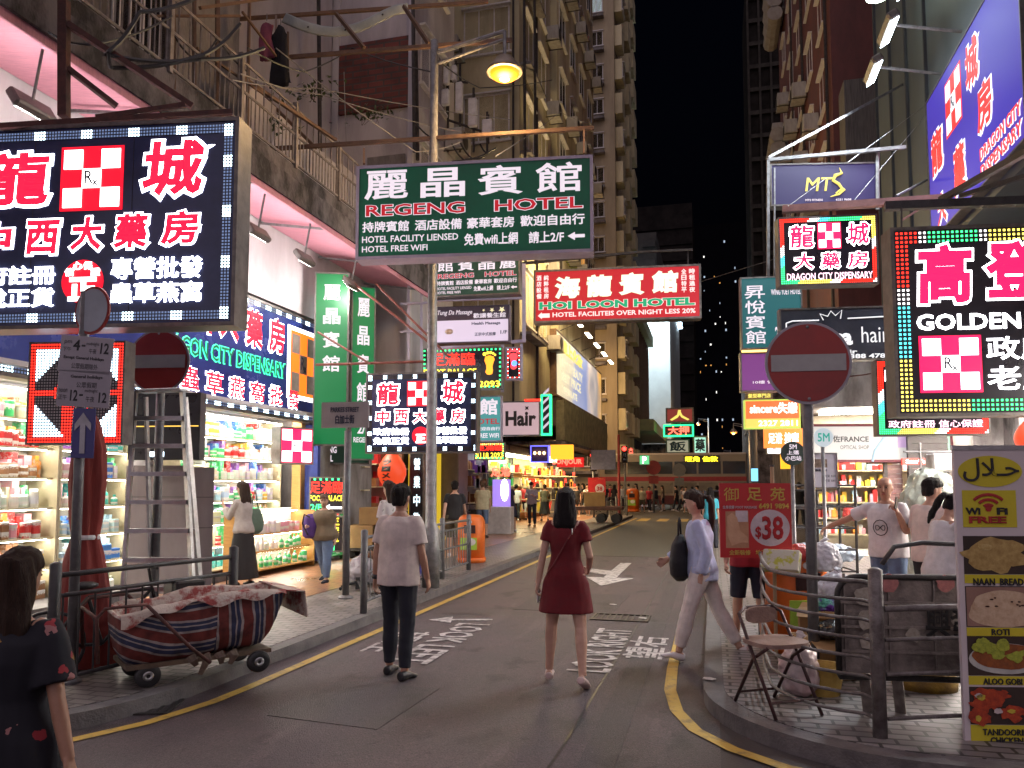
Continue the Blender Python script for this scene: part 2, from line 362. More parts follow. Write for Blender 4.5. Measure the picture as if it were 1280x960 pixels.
for nm, x0, x1 in (('far_left_pavement', -30, -4.3), ('far_right_pavement', 1.2, 30)):
    struct(flat([(x0, 58), (x1, 58), (x1, 300), (x0, 300)], .12, .1), nm, pavL)
asph3 = asphalt('repaired asphalt', (.098, .074, .082), (.050, .040, .045))
for nm, po in (('road_repair_patch', [(-2.75, 10.6), (-1.35, 10.55), (-1.3, 12.4), (-2.7, 12.45)]), ('small_repair_patch', [(-3.3, 5.3), (-2.35, 5.2), (-2.3, 6.35), (-3.25, 6.4)]), ('trench_repair', [(-.85, 4.6), (-.62, 4.6), (-.55, 18), (-.78, 18)])): struct(flat(po, .0075, .003), nm, asph3)
# painted markings
def strip(path, w):
    m = MB(); pts = [Vector((x, y, 0)) for x, y in path]; L_ = []; 
    for i, p in enumerate(pts):
        t = (pts[min(i + 1, len(pts) - 1)] - pts[max(i - 1, 0)]).normalized(); nn = Vector((-t.y, t.x, 0)) * w / 2; L_.append((p + nn, p - nn))
    for i in range(len(pts) - 1):
        a, b = L_[i], L_[i + 1]; z = Vector((0, 0, .0115)); m.quad(a[0] + z, a[1] + z, b[1] + z, b[0] + z)
    return m
struct(strip([(-3.9, 41)] + [(-3.9, y) for y in range(40, 5, -2)] + [(-3.92, 5.5), (-4.05, 4.9), (-4.3, 4.4), (-4.8, 3.9), (-5.6, 3.4)], .1), 'left_yellow_line', yel)
struct(strip([(-.4, 41), (-.4, 20), (-.4, 7.6), (-.38, 6.8), (-.3, 6.2), (-.15, 5.75), (.1, 5.4), (.4, 5.15), (.75, 5.0), (1.4, 4.83), (5, 4.8)], .10), 'right_yellow_line', yel)
m = MB()
for k in range(2): m.b2((.0 + k * .0, 4.45 - k * .62, .009), (.3, 4.85 - k * .62, .0125))
struct(m, 'give_way_dashes', whp)
def mark(text, x, y, w, h, rz, name):
    m = MB(); put_text(m, text, -w / 2, w / 2, -h / 2, h / 2, 0, .02, .001)
    for v in m.v: v.y, v.z = v.z, .0125
    for v in m.v:
        a, b = v.x * math.cos(rz) - v.y * math.sin(rz), v.x * math.sin(rz) + v.y * math.cos(rz); v.x, v.y = x + a, y + b
    return struct(m, name, whp)
mark('LOOK RIGHT', -1.16, 8.35, 2.2, .42, R(90), 'look_right_marking')
mark('望右', -.72, 8.5, 1.15, .42, R(90), 'look_right_marking_in_chinese')
mark('LOOK LEFT', -2.92, 8.25, 2.2, .42, R(-90), 'look_left_marking')
mark('望左', -3.42, 8.1, 1.15, .40, R(-90), 'look_left_marking_in_chinese')
def poly_mark(poly, x, y, rz, name, s=1, fx=1):
    poly = [(a * fx, b) for a, b in poly]; m = MB(); m.prism([(x + s * (a * math.cos(rz) - b * math.sin(rz)), y + s * (a * math.sin(rz) + b * math.cos(rz))) for a, b in poly], .009, .0125)
    return struct(m, name, whp)
poly_mark([(-.12, 2.0), (.12, 2.0), (.12, .35), (.75, .75), (.75, 1.05), (1.25, .45), (.75, -.1), (.75, .2), (.12, -.35), (.12, -.8), (.45, -.8), (0, -2.0), (-.45, -.8), (-.12, -.8)][::-1], -1.9, 15.4, R(0), 'road_arrow', 1, -1)
poly_mark([(-.06, .5), (.06, .5), (.06, -.2), (.3, -.2), (0, -.6), (-.3, -.2), (-.06, -.2)], -3.15, 9.6, R(-75), 'small_road_arrow', .75)
m = MB()
for i in range(4): m.b2((-3.6 + i * .95, 37.6, .009), (-3.1 + i * .95, 40.4, .0135))
struct(m, 'crossing_marks', yel)
# iron covers
iron = mk('worn iron', (.07, .065, .06), (.035, .03, .03), 20, .45, .6, .4)
def drain(x, y, w, l, label, rz=0):
    t = thing('drain_cover', label, 'drain cover', (x, y, .006), rz); m = MB()
    m.b2((-w / 2, -l / 2, 0), (w / 2, -l / 2 + .03, .012)).b2((-w / 2, l / 2 - .03, 0), (w / 2, l / 2, .012)).b2((-w / 2, -l / 2 + .03, 0), (-w / 2 + .03, l / 2 - .03, .012)).b2((w / 2 - .03, -l / 2 + .03, 0), (w / 2, l / 2 - .03, .012)); m.build('frame', iron, t)
    m = MB(); n = 9
    for i in range(n):
        x_ = -w / 2 + .05 + (w - .1) * i / (n - 1); m.b2((x_ - .012, -l / 2 + .032, .001), (x_ + .012, l / 2 - .032, .009))
    m.build('bar', iron, t)
q = G(776, 773); drain(q.x, q.y, .75, .5, 'iron grating set in the road behind the painted LOOK RIGHT')
q = G(175, 886); drain(q.x, q.y, .55, .4, 'iron gully grating beside the left kerb below the striped cart', R(20))
# tar seams across the road
seam = mk('tar seam', (.012, .01, .012), None, 8, .45)
for nm, pa in (('long_tar_seam', [(-1.05, 3.6), (-1.0, 5.2), (-.98, 7), (-.93, 10), (-.9, 16)]), ('cross_tar_seam', [(-3.7, 10.05), (-2, 10.1), (-.2, 10.0)]), ('far_tar_seam', [(-3.7, 13.6), (-.2, 13.5)])):
    m = strip(pa, .018)
    for v in m.v: v.z = .0085
    struct(m, nm, seam)
# litter
lit = MB()
q = G(1272 / 2, 700); 
for px, py in ((886, 849), (766, 756), (803, 773), (695, 764), (640, 715)):
    q = G(px, py, .012)
    if q.x > -.1: q = G(px, py, .13)
    m = MB(); m.prism([(-.05, -.02), (.03, -.045), (.06, .0), (.01, .04), (-.04, .03)], 0, .006)
    tag(m.build('paper_scrap', mk('dirty paper', (.6, .57, .55), None, 20), loc=(q.x, q.y, q.z + .003)), 'scrap of white paper ' + {886: 'at the right kerb', 766: 'in the middle of the road', 803: 'beside the road grating', 695: 'beside the red dress', 640: 'by the left kerb past the man in the white tee'}[px], 'litter')
# ---------------------------------------------------------------- building materials
conc = mk('stained concrete', (.24, .22, .22), (.09, .078, .075), 1.6, .9, 0, .5, (1, 1, .35), .36, .62, bscale=30)
concD = mk('dark grimy concrete', (.16, .14, .145), (.028, .024, .025), 2.4, .95, 0, .6, (1, 1, .6), .38, .6, bscale=34)
cream = mk('cream render', (.60, .54, .36), (.38, .33, .21), 1.1, .85, 0, .25, (1, 1, .22), .35, .6, bscale=40)
grey = mk('grey painted render', (.52, .48, .50), (.34, .31, .33), 1.2, .85, 0, .25, (1, 1, .22), .35, .6, bscale=40)
white = mk('white painted wall', (.62, .58, .6), (.45, .42, .44), 1.3, .7, 0, .15, (1, 1, .3), bscale=40)
beige = mk('beige tower render', (.42, .35, .24), (.26, .21, .14), .7, .85, 0, .2, (1, 1, .2))
maroon = mk('maroon tiled wall', (.17, .055, .05), (.10, .035, .033), 1.5, .7, 0, .2, (1, 1, .4))
slate = mk('blue grey cladding', (.10, .13, .15), (.065, .085, .10), 1.1, .55, 0, .1, (1, 1, .2))
brick = bricks('old brick panel', (.20, .055, .045), (.13, .04, .035), (.09, .06, .055), .42, .16, .025, .85, .6, coord='Object', swap=(R(90), 0, 0))
glassd = mk('dark window glass', (.02, .022, .025), (.012, .012, .015), 3, .18, 0, 0)
steel = mk('galvanised steel', (.30, .30, .31), (.17, .165, .17), 9, .5, .5, .15)
dsteel = mk('dark steel', (.07, .062, .06), (.035, .03, .03), 9, .55, .4, .2)
rust = mk('rusty red steel', (.13, .05, .042), (.06, .028, .025), 8, .75, .2, .3)
brown = mk('brown painted steel', (.20, .115, .07), (.12, .07, .045), 8, .6, .2, .2)
alu = mk('aluminium', (.55, .55, .56), (.38, .38, .39), 12, .38, .85, .1)
wht = mk('white paint', (.72, .70, .70), (.56, .54, .54), 7, .5)
blk = mk('black plastic', (.025, .025, .028), (.015, .015, .016), 10, .45)
litw = em('warm lit window', C('#ffb45a'), .45, False); litc = em('cool lit window', C('#cfe4ff'), .4, False)
FACE = {'-y': 0, '+x': R(90), '-x': R(-90)}
def fpos(face, a, z, pl):                        # point on a wall face: a runs along the wall
    return {'-y': (a, pl, z), '+x': (pl, a, z), '-x': (pl, a, z)}[face]
_W = {}
def window(root, face, a, z, pl, w=1.2, h=1.3, panes=2, fm=None, gm=None, bars=False):
    k = (round(w, 2), round(h, 2), panes, fm, bars)
    if k not in _W:
        m = MB(); t = .05
        m.b2((-w / 2, -.03, 0), (w / 2, .05, t)).b2((-w / 2, -.03, h - t), (w / 2, .05, h)).b2((-w / 2, -.03, t), (-w / 2 + t, .05, h - t)).b2((w / 2 - t, -.03, t), (w / 2, .05, h - t))
        for i in range(1, panes): x = -w / 2 + w * i / panes; m.b2((x - .02, -.02, t), (x + .02, .05, h - t))
        m.b2((-w / 2 - .08, -.12, -.07), (w / 2 + .08, .05, -.002))
        m.b2((-w / 2 - .06, -.16, h + .005), (w / 2 + .06, .05, h + .06))
        if bars:
            for i in range(6): x = -w / 2 + w * (i + .5) / 6; m.b2((x - .008, -.06, .03), (x + .008, -.045, h - .03))
        g = MB(); g.b2((-w / 2 + t, 0, t), (w / 2 - t, .02, h - t))
        f = m.build('window', fm or wht, root); p = g.build('pane', glassd, f); _W[k] = (f.data, p.data)
    else:
        f = link('window', _W[k][0], root); p = link('pane', _W[k][1], f)
    if gm: p.material_slots[0].link = 'OBJECT'; p.material_slots[0].material = gm
    f.location = fpos(face, a, z, pl); f.rotation_euler.z = FACE[face]; return f
_A = []
def aircon(root, face, a, z, pl, s=1.0):
    if not _A:
        m = MB(); m.box((0, -.3, .3), (.85, .5, .58), bev=.02); b = m.build('air_conditioner', mk('aircon casing', (.45, .43, .41), (.27, .25, .23), 4, .6, 0, .15, (1, 1, .3)), root)
        m = MB(); m.lathe([(.22, .555), (.24, .565), (.2, .57), (.03, .572)], (-.12, 0, .3), 16, 'y'); g = m.build('grille', dsteel, b)
        m = MB(); m.bar((-.35, 0, -.02), (-.35, -.6, -.02), .018, 6).bar((.35, 0, -.02), (.35, -.6, -.02), .018, 6); _A.extend([b, g] + m.each('bracket', dsteel, b)); o = b
    else:
        o = _A[0].copy(); COL.objects.link(o); o.parent = root
        for q in _A[1:]: c = q.copy(); COL.objects.link(c); c.parent = o
    o.location = fpos(face, a, z, pl); o.rotation_euler.z = FACE[face]; o.scale = (s, s, s); return o
def block(name, label, x0, x1, y0, y1, z0, z1, mat, cat='building', ledge=None, lm=None):
    r = thing(name, label, cat, (0, 0, 0)); m = MB(); m.b2((x0, y0, z0), (x1, y1, z1)); m.build('wall', mat, r)
    if ledge:
        z = z0 + ledge; m = MB()
        while z < z1 - .3: m.b2((x0 - .14, y0 - .14, z), (x1 + .14, y1 + .14, z + .14)); z += ledge
        m.build('floor_band', lm or mat, r)
    return r
# ---------------------------------------------------------------- LEFT: pharmacy building with balcony and awning
b = thing('pharmacy_building', 'old grimy concrete building with pharmacy below and railed balcony above pink awning', 'building')
m = MB(); m.b2((-18, 1, 0), (-9.3, 17.2, 15)); m.b2((-9.3, 1, 5.2), (-8, 17.2, 6.7)); m.build('wall', white, b)
m = MB(); m.b2((-9.3, 1, 6.95), (-8.01, 11.5, 15)); m.b2((-9.3, 14.6, 0), (-8.001, 17.2, 5.2)); m.build('upper_wall', conc, b)
m = MB(); m.b2((-9.3, 11.51, 6.95), (-9.15, 17.0, 15)); m.build('pale_upper_wall', mk('pale panel wall', (.52, .48, .51), (.36, .33, .35), 1.2, .8, 0, .2, (1, 1, .3), bscale=30), b)
m = MB(); m.b2((-9.31, .9, 6.7), (-6.5, 17, 6.94)); m.build('balcony_slab', concD, b)
m = MB(); m.b2((-6.62, 1, 6.3), (-6.42, 6.3, 8.6)); m.b2((-6.6, 6.3, 6.3), (-6.44, 17, 6.68))
m.build('balcony_parapet', concD, b)
rl = MB()
for z in (6.98, 7.46, 7.9): rl.bar((-6.5, 6.3, z), (-6.5, 17, z), .022, 6)
for i in range(99): y = 6.35 + i * .107; rl.bar((-6.5, y, 6.98), (-6.5, y, 7.46 if i % 2 else 7.9), .011, 5)
for i in range(8): y = 6.4 + i * 1.5; rl.b2((-6.54, y - .03, 6.9), (-6.46, y + .03, 8.0))
rl.build('railing', mk('pale rail steel', (.34, .30, .28), (.18, .15, .14), 7, .6, .3), b)
for i in range(2):
    window(b, '+x', 7.4 + i * 1.75, 7.9, -8.01, 1.2, 1.5, 2, bars=True, gm=None)
m = MB()
for i in range(6): m.b2((-7.35, 10.6 + i * 1.07, 6.94), (-7.28, 11.64 + i * 1.07, 8.35 - .05 * (i % 3)))
m.each('balcony_partition', mk('pale panel wall', (0, 0, 0)), b)
# sloped pink awning
pink = mk('pink awning fabric', (.72, .32, .40), (.58, .25, .32), 5, .75, 0, .2, (1, 14, 1))
aw = thing('awning', 'long sloping pink fabric awning under the balcony of the pharmacy building', 'awning', (0, 0, 0)); m = MB()
for i in range(14):
    y0, y1 = 1 + i * 1.14, 1 + (i + 1) * 1.14
    m.add([(-7.98, y0, 6.62), (-7.98, y1, 6.62), (-6.5, y1, 6.36), (-6.5, y0, 6.36), (-7.98, y0, 6.64), (-7.98, y1, 6.64), (-6.5, y1, 6.38), (-6.5, y0, 6.38)], [(0, 1, 2, 3), (7, 6, 5, 4), (0, 3, 7, 4), (1, 5, 6, 2), (2, 6, 7, 3), (0, 4, 5, 1)])
m.build('canopy', pink, aw)
m = MB(); m.b2((-6.5, 1, 6.20), (-6.47, 17, 6.40)); m.build('valance', pink, aw)
m = MB()
for i in range(8): y = 1.2 + i * 2.2; m.beam((-7.98, y, 6.55), (-6.5, y, 6.3), .04, .04)
m.beam((-6.56, 1, 6.3), (-6.56, 17, 6.3), .04, .05); m.build('frame', steel, aw)
# flood lamps under the awning (lit)
lampw = em('flood lamp face', (1, .96, .86), 30)
def flood(x, y, z, label, e=60, rz=R(90), tilt=55):
    t = thing('flood_lamp', label, 'lamp', (x, y, z), rz, 'flood lamps over the pharmacy sign'); q = R(tilt); M = Matrix.Rotation(q, 4, 'X')
    m = MB(); m.box((0, 0, 0), (.5, .22, .1), bev=.03); m.v = [M @ v for v in m.v]; m.build('housing', mk('lamp housing', (.2, .19, .18), None, 9, .45, .5), t)
    m = MB(); m.b2((-.21, -.08, -.055), (.21, .08, -.052)); m.v = [M @ v for v in m.v]; m.build('lamp_glass', lampw, t)
    m = MB(); m.bar((0, 0, .05), (0, -.1, .6), .016, 6); m.build('arm', steel, t)
    l = bpy.data.lights.new('flood_light', 'POINT'); l.energy = e; l.color = (1, .93, .88); l.shadow_soft_size = .12
    o = bpy.data.objects.new('flood_light', l); COL.objects.link(o); o.parent = t; o.location = M @ Vector((0, .02, -.22))
for i, (y, w) in enumerate(((6.2, 'above the left end of the pharmacy sign'), (8.3, 'behind the big hanging pharmacy sign'), (10.3, 'first past the big hanging pharmacy sign'), (11.7, 'second past the big hanging pharmacy sign'), (13.5, 'last before the green hotel banners'))):
    flood(-6.75, y, 5.66, 'flood lamp under the pink awning, ' + w, 30)
# B2 with brick panel
b = block('tenement_building', 'grey tenement with a dark red brick panel above the green hotel sign', -16, -7.05, 17.2, 20.4, 4.2, 24, grey, ledge=None)
m = MB(); m.b2((-9.0, 17.11, 11.1), (-7.1, 17.2, 12.9)); m.build('brick_panel', brick, b)
m = MB(); m.b2((-9.2, 17.13, 4.2), (-9.02, 17.2, 15)); m.b2((-7.1, 17.08, 4.2), (-6.98, 17.2, 20)); m.each('pilaster', white, b)
m = MB(); m.b2((-8.2, 17.14, 8.6), (-7.2, 17.2, 9.9)); m.build('shutter_panel', conc, b)
for z in (8.9, 12.0, 15.1): 
    window(b, '+x', 18.7, z, -7.05, 1.9, 1.5, 3)
aircon(b, '-y', -7.7, 8.0, 17.2, .8); aircon(b, '+x', 19.9, 11, -7.05)
m = MB(); m.b2((-16, 20.4, 4.2), (-8.7, 25.2, 22)); w = m.build('recessed_wall', conc, b)
m = MB(); m.b2((-16, 17.21, 0), (-8.9, 25.19, 4.19)); m.build('ground_floor_wall', concD, b)
for z in (7, 10.2, 13.4, 16.5): window(b, '+x', 22.5, z, -8.7, 2.0, 1.6, 3); aircon(b, '+x', 24.3, z, -8.7)
# B3, B4
b = block('cream_apartment_block', 'cream apartment block lit yellow by the street lamp, its corner above the green hotel sign', -16, -6.3, 25.2, 30.6, 4.2, 34, cream)
for z in (7.4, 10.6, 13.8, 17.0, 20.2):
    window(b, '-y', -7.5, z, 25.2, 1.7, 1.7, 3, gm=None); window(b, '+x', 26.6, z, -6.3, 1.5, 1.9, 2); window(b, '+x', 28.8, z, -6.3, 1.5, 1.9, 2)
    aircon(b, '+x', 30.0, z - .3, -6.3)
m = MB()
for z in (6.9, 10.1, 13.3, 16.5, 19.7): m.b2((-6.3, 25.3, z), (-5.9, 27.8, z + .1))
m.each('canopy_slab', conc, b)
m = MB(); m.bar((-6.24, 27.7, 4.4), (-6.24, 27.7, 30), .05, 6).bar((-6.5, 25.12, 4.4), (-6.5, 25.12, 30), .04, 6); m.each('drain_pipe', dsteel, b)
m = MB(); m.b2((-16, 25.21, 0), (-8.9, 42, 4.19)); m.build('ground_floor_wall', concD, b)
b = block('green_trimmed_tenement', 'tenement beyond the cream block with a lime green panel and crowded air conditioners', -16, -6.1, 31.0, 41.5, 4.2, 30, cream)
m = MB(); m.b2((-6.1, 31.3, 11.6), (-6.04, 36.5, 15.4)); m.build('lime_panel', mk('lime panel', (.32, .38, .06), (.22, .26, .05), 2, .7), b)
for k in range(8):
    z = 5.6 + k * 3.0
    for y in (32.2, 34.8, 37.4, 40.0):
        if not (4.5 < z < 9): window(b, '+x', y, z + .6, -6.1, 1.4, 1.5, 2, gm=litw if (k, y) == (2, 37.4) else None)
        if k % 2 == 0 and z > 9: aircon(b, '+x', y + 1.1, z, -6.1)
    if z > 9: window(b, '-y', -6.9, z + .5, 31.0, 1.0, 1.4, 2)
b.children[0]
# tall tower behind
b = block('beige_residential_tower', 'tall beige residential tower with stacked bay windows beside the black sky', -19, -7.1, 60, 73, 0, 62, beige)
m = MB()
for k in range(21):
    z = 3.2 + k * 2.85
    m.b2((-7.1, 60.3, z), (-6.5, 62.0, z + 1.7)).b2((-7.1, 64.6, z), (-6.4, 66.6, z + 1.7)).b2((-7.1, 69, z), (-6.4, 71.5, z + 1.7))
m.each('bay_window', cream, b)
for k in range(20):
    z = 3.2 + k * 2.85
    window(b, '-y', -9.0, z, 60, 2.0, 1.2, 4, gm=litc if k == 13 else None); window(b, '-y', -11.8, z, 60, 2.0, 1.2, 4, gm=litw if k in (6, 9) else None)
    if k % 2: window(b, '+x', 61.1, z + .2, -6.48, 1.4, 1.2, 2)
m = MB()
for k in range(21): z = 2.6 + k * 2.85; m.b2((-13.4, 59.5, z), (-7.9, 60, z + .22))
m.each('floor_band', conc, b)
# ---------------------------------------------------------------- LEFT beyond the far junction: dark glass block, white hoarding
b = block('dark_glass_building', 'dark glazed commercial building with a pale canopy past the large billboard', -20, -7.6, 74, 96, 8, 19, mk('bronze glazing', (.03, .026, .022), (.016, .014, .012), 2, .25, .2))
m = MB()
for i in range(14): m.b2((-7.6, 74 + i * 1.65, 8.2), (-7.4, 74.15 + i * 1.65, 18.8))
m.each('mullion', brown, b)
m = MB(); m.b2((-20, 73.2, 19), (-6.9, 97, 20.3)); m.b2((-20, 73.6, 6.9), (-5.3, 97, 8)); m.build('canopy', mk('pale olive fascia', (.30, .33, .16), (.22, .24, .13), 2, .7), b)
m = MB(); m.b2((-20, 76, 0), (-8.4, 96, 6.9)); m.build('ground_floor_wall', concD, b)
b = block('white_hoarding_building', 'plain white boarded building with a row of lamps along its roof edge', -18, -5.0, 100, 132, 7, 27.5, mk('white hoarding', (.60, .62, .60), (.48, .49, .48), .3, .7, 0, .05))
m = MB(); m.b2((-18, 101, 0), (-5.4, 131, 7)); m.build('ground_floor_wall', concD, b)
m = MB()
for i in range(9): m.b2((-4.95, 102 + i * 3.1, 27.3), (-4.3, 102.6 + i * 3.1, 27.6))
m.each('roof_lamp', em('roof lamp', C('#cfeaff'), 14), b)
m = MB(); m.b2((-15.4, 97.0, 27.7), (-14.6, 97.4, 27.9)).b2((-11.4, 97.0, 27.7), (-10.6, 97.4, 27.9)).b2((-7.4, 97.0, 27.7), (-6.6, 97.4, 27.9)); [m.bar((x, 97.2, 27.95), (x, 100, 27.4), .05, 5) for x in (-15, -11, -7)]; m.build('front_roof_lamp', em('roof lamp', C('#cfeaff'), 14), b)
for x_ in (-15, -11, -7): l = bpy.data.lights.new('roof_light', 'AREA'); l.energy = 2600; l.size = 1.5; l.color = (.72, .90, 1); o = bpy.data.objects.new('roof_light', l); COL.objects.link(o); o.parent = b; o.location = (x_, 97.2, 27.6); o.rotation_euler = (R(28), 0, 0)
for i, (x, s) in enumerate(((-14.3, 1.0), (-12.4, .9), (-11.0, .8))):
    m = MB(); m.prism([(x + s * .8 * math.cos(a) * (1 if int(a * 3) % 2 else .45), 24.2 + i * -.3 + s * .8 * math.sin(a) * (1 if int(a * 3) % 2 else .45)) for a in [k * .31416 for k in range(20)]], 99.93, 99.99, 'xz'); m.build('wall_logo', blk, b)
# far dark tower blocks, right one with many lit flats
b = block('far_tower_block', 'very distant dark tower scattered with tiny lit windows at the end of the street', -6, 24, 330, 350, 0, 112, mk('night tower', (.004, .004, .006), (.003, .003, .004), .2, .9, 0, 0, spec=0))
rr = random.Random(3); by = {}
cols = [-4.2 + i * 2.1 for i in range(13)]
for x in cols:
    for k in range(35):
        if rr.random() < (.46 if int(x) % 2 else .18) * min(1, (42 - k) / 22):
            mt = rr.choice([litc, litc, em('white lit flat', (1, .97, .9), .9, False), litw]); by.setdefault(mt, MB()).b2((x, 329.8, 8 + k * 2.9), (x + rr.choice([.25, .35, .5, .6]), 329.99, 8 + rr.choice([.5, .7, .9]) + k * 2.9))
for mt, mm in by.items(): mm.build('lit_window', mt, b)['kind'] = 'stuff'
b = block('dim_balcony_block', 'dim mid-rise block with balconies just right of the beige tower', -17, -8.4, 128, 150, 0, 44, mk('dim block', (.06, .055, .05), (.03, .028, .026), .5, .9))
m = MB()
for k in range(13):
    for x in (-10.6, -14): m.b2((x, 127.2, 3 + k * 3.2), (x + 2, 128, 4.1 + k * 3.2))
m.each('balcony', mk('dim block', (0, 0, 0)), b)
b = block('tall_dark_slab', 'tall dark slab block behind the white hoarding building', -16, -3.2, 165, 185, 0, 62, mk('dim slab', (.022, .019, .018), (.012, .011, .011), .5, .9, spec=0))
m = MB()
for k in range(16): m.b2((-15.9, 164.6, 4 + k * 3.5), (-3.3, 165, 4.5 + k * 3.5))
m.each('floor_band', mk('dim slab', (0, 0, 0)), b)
# ---------------------------------------------------------------- RIGHT
b = thing('corner_building', 'blue grey clad building carrying the large blue pharmacy billboard', 'building')
m = MB(); m.b2((4.3, 6, 6.2), (16, 21, 30)); m.build('wall', slate, b)
m = MB(); m.b2((6.2, 6, 0), (16, 18.98, 6.19)); m.build('ground_floor_wall', concD, b)
m = MB()
for y in (16.4, 17.9, 19.4, 20.9): m.b2((4.24, y, 6.3), (4.3, y + .06, 29))
m.each('cladding_joint', mk('slate joint', (.05, .06, .07), None, 2), b)
m = MB(); m.b2((2.3, 19, 3.55), (16, 26, 5.6)); m.b2((5.6, 19, 0), (16, 26, 3.54)); m.build('podium', conc, b)
b = block('maroon_apartment_block', 'maroon tenement with window boxes and air conditioners on the right of the street', 4.3, 18, 28, 47, 4, 48, maroon)
m = MB(); m.b2((3.4, 28.1, 0), (18, 47, 3.99)); m.build('ground_floor_wall', concD, b)
for k in range(9):
    z = 12.6 + k * 3.1
    if k in (0, 3, 4): window(b, '-y', 6.6, z, 28, 1.9, 1.5, 2)
    for y in (30, 33.5, 37, 40.5, 44):
        window(b, '-x', y, z, 4.3, 1.6, 1.6, 2)
        if (k + int(y)) % 4 > 1: aircon(b, '-x', y + 1.4, z - .2, 4.3, 1.15)
wbal = mk('white curved balcony', (.40, .37, .33), (.28, .25, .22), 2, .8)
for z in (18.4, 27.5, 33.5):
    m = MB()
    for k in range(4): m.loft([(3.75, 42.6, z + k * .75), (3.75, 45.8, z + k * .75)], (.55, .42) if False else .42, n=10)
    m.build('balcony', wbal, b)
m = MB(); m.bar((4.2, 28.5, 4), (4.2, 28.5, 46), .06, 6).bar((4.2, 35.3, 4), (4.2, 35.3, 46), .06, 6).bar((4.15, 39, 6), (4.15, 39, 46), .05, 6); m.each('drain_pipe', dsteel, b)
m = MB(); m.b2((4.5, 26.9, 12.2), (7.9, 28, 15.3)); m.build('enclosed_balcony', mk('dirty corrugated sheet', (.20, .19, .18), (.10, .095, .09), 3, .7, .2, .3, (9, 9, .5)), b)
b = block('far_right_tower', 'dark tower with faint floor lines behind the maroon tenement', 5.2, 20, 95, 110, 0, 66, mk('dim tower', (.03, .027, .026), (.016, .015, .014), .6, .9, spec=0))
m = MB()
for k in range(22): m.b2((5.0, 94.6, 3 + k * 2.9), (20, 95, 3.5 + k * 2.9))
for k in range(6): m.b2((5.0 + k * 1.3, 94.5, 0), (5.25 + k * 1.3, 95, 65))
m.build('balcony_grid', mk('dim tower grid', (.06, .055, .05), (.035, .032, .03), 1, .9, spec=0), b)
window(b, '-y', 8.4, 57.0, 94.4, 2.0, 1.4, 3, gm=litc)
b = block('far_right_terrace', 'row of low dark shop buildings far along the right pavement', 3.4, 18, 62, 92, 0, 14, concD)
for y in (64, 70, 76, 82): window(b, '-x', y, 7, 3.4, 3, 2, 3)
# ================================================================= SIGNS
RED = em('red letter', (1, .006, .03), 1.5); WH = em('white letter glow', (1, .98, 1.0), 7.5); WHb = em('cool white led', (.62, .86, 1), 6, False)
DIMLED = em('dim glowing led', (.10, .14, .26), 1.0, False); INK = mk('dark ink', (.01, .02, .06), None, 5, .5)  # dots between the lit blocks are given a faint glow
WSQ = em('white lit square', (1, .97, .95), 2.6); RSQ = em('red lit square', (.95, .004, .02), 1.0)
NAVY = mk('navy sign face', (.035, .05, .14), (.02, .03, .085), 1.5, .22, 0, 0); BLKF = mk('black sign face', (.015, .012, .02), None, 2, .3, 0, 0)
GRN = em('green neon', (.05, 1, .42), 1.6); frs = mk('sign cabinet steel', (.20, .18, .17), (.10, .09, .085), 6, .45, .6, .1)
LR = em('red led', (1, .02, .01), 2.6, False); LG = em('green led', (.04, .9, .22), 2.2, False); LY = em('yellow led', (.95, .75, .10), 2.2, False); LC = em('cyan led', (.08, .8, .85), 2.2, False); LW = em('white led', (1, .95, .95), 2.0, False)
ORG = em('orange neon', (1, .42, .03), 1.6); YEL = em('yellow neon', (1, .75, .05), 1.5); PNK = em('pink letter', (1, .008, .07), 1.5)
def blocks(period, run, lit=WHb, dim=DIMLED):
    def fn(i, j, nx, nz):
        q = i if (j < 4 or j >= nz - 4) else j
        return lit if q % period < run else dim
    return fn
def pharmacy_face(s, small=True):
    s.txt('龍', .235, .385, .07, .385, RED, .035, out=WH, obold=.085, shear=.06); s.txt('城', .665, .895, .10, .405, RED, .035, out=WH, obold=.085, shear=.06)
    s.rx(.40, .615, .115, .40, RSQ, WSQ, INK)
    for i, c in enumerate('中西大藥房'): s.txt(c, .10 + i * .163, .235 + i * .163, .44 - .005 * i, .63 - .005 * i, RED, .04, out=WH, obold=.09, shear=.05)
    for t, x0, x1, y0, y1 in (('政府註冊', .10, .395, .67, .765), ('免稅正貨', .10, .395, .785, .88), ('專營批發', .615, .905, .66, .765), ('蟲草燕窩', .615, .905, .78, .885)): s.txt(t, x0, x1, y0, y1, WH, .05)
    s.disc(.505, .775, .105 * s.h, RSQ); s.txt('正', .46, .555, .755, .87, WSQ, .05, off=.012)
    for i, c in enumerate('信心保證'): a = R(150 - i * 40); x = .505 + .082 * s.h * math.cos(a) / s.w; y = .775 - .082 * math.sin(a); s.txt(c, x - .012, x + .012, y - .016, y + .016, WSQ, .04, off=.012)
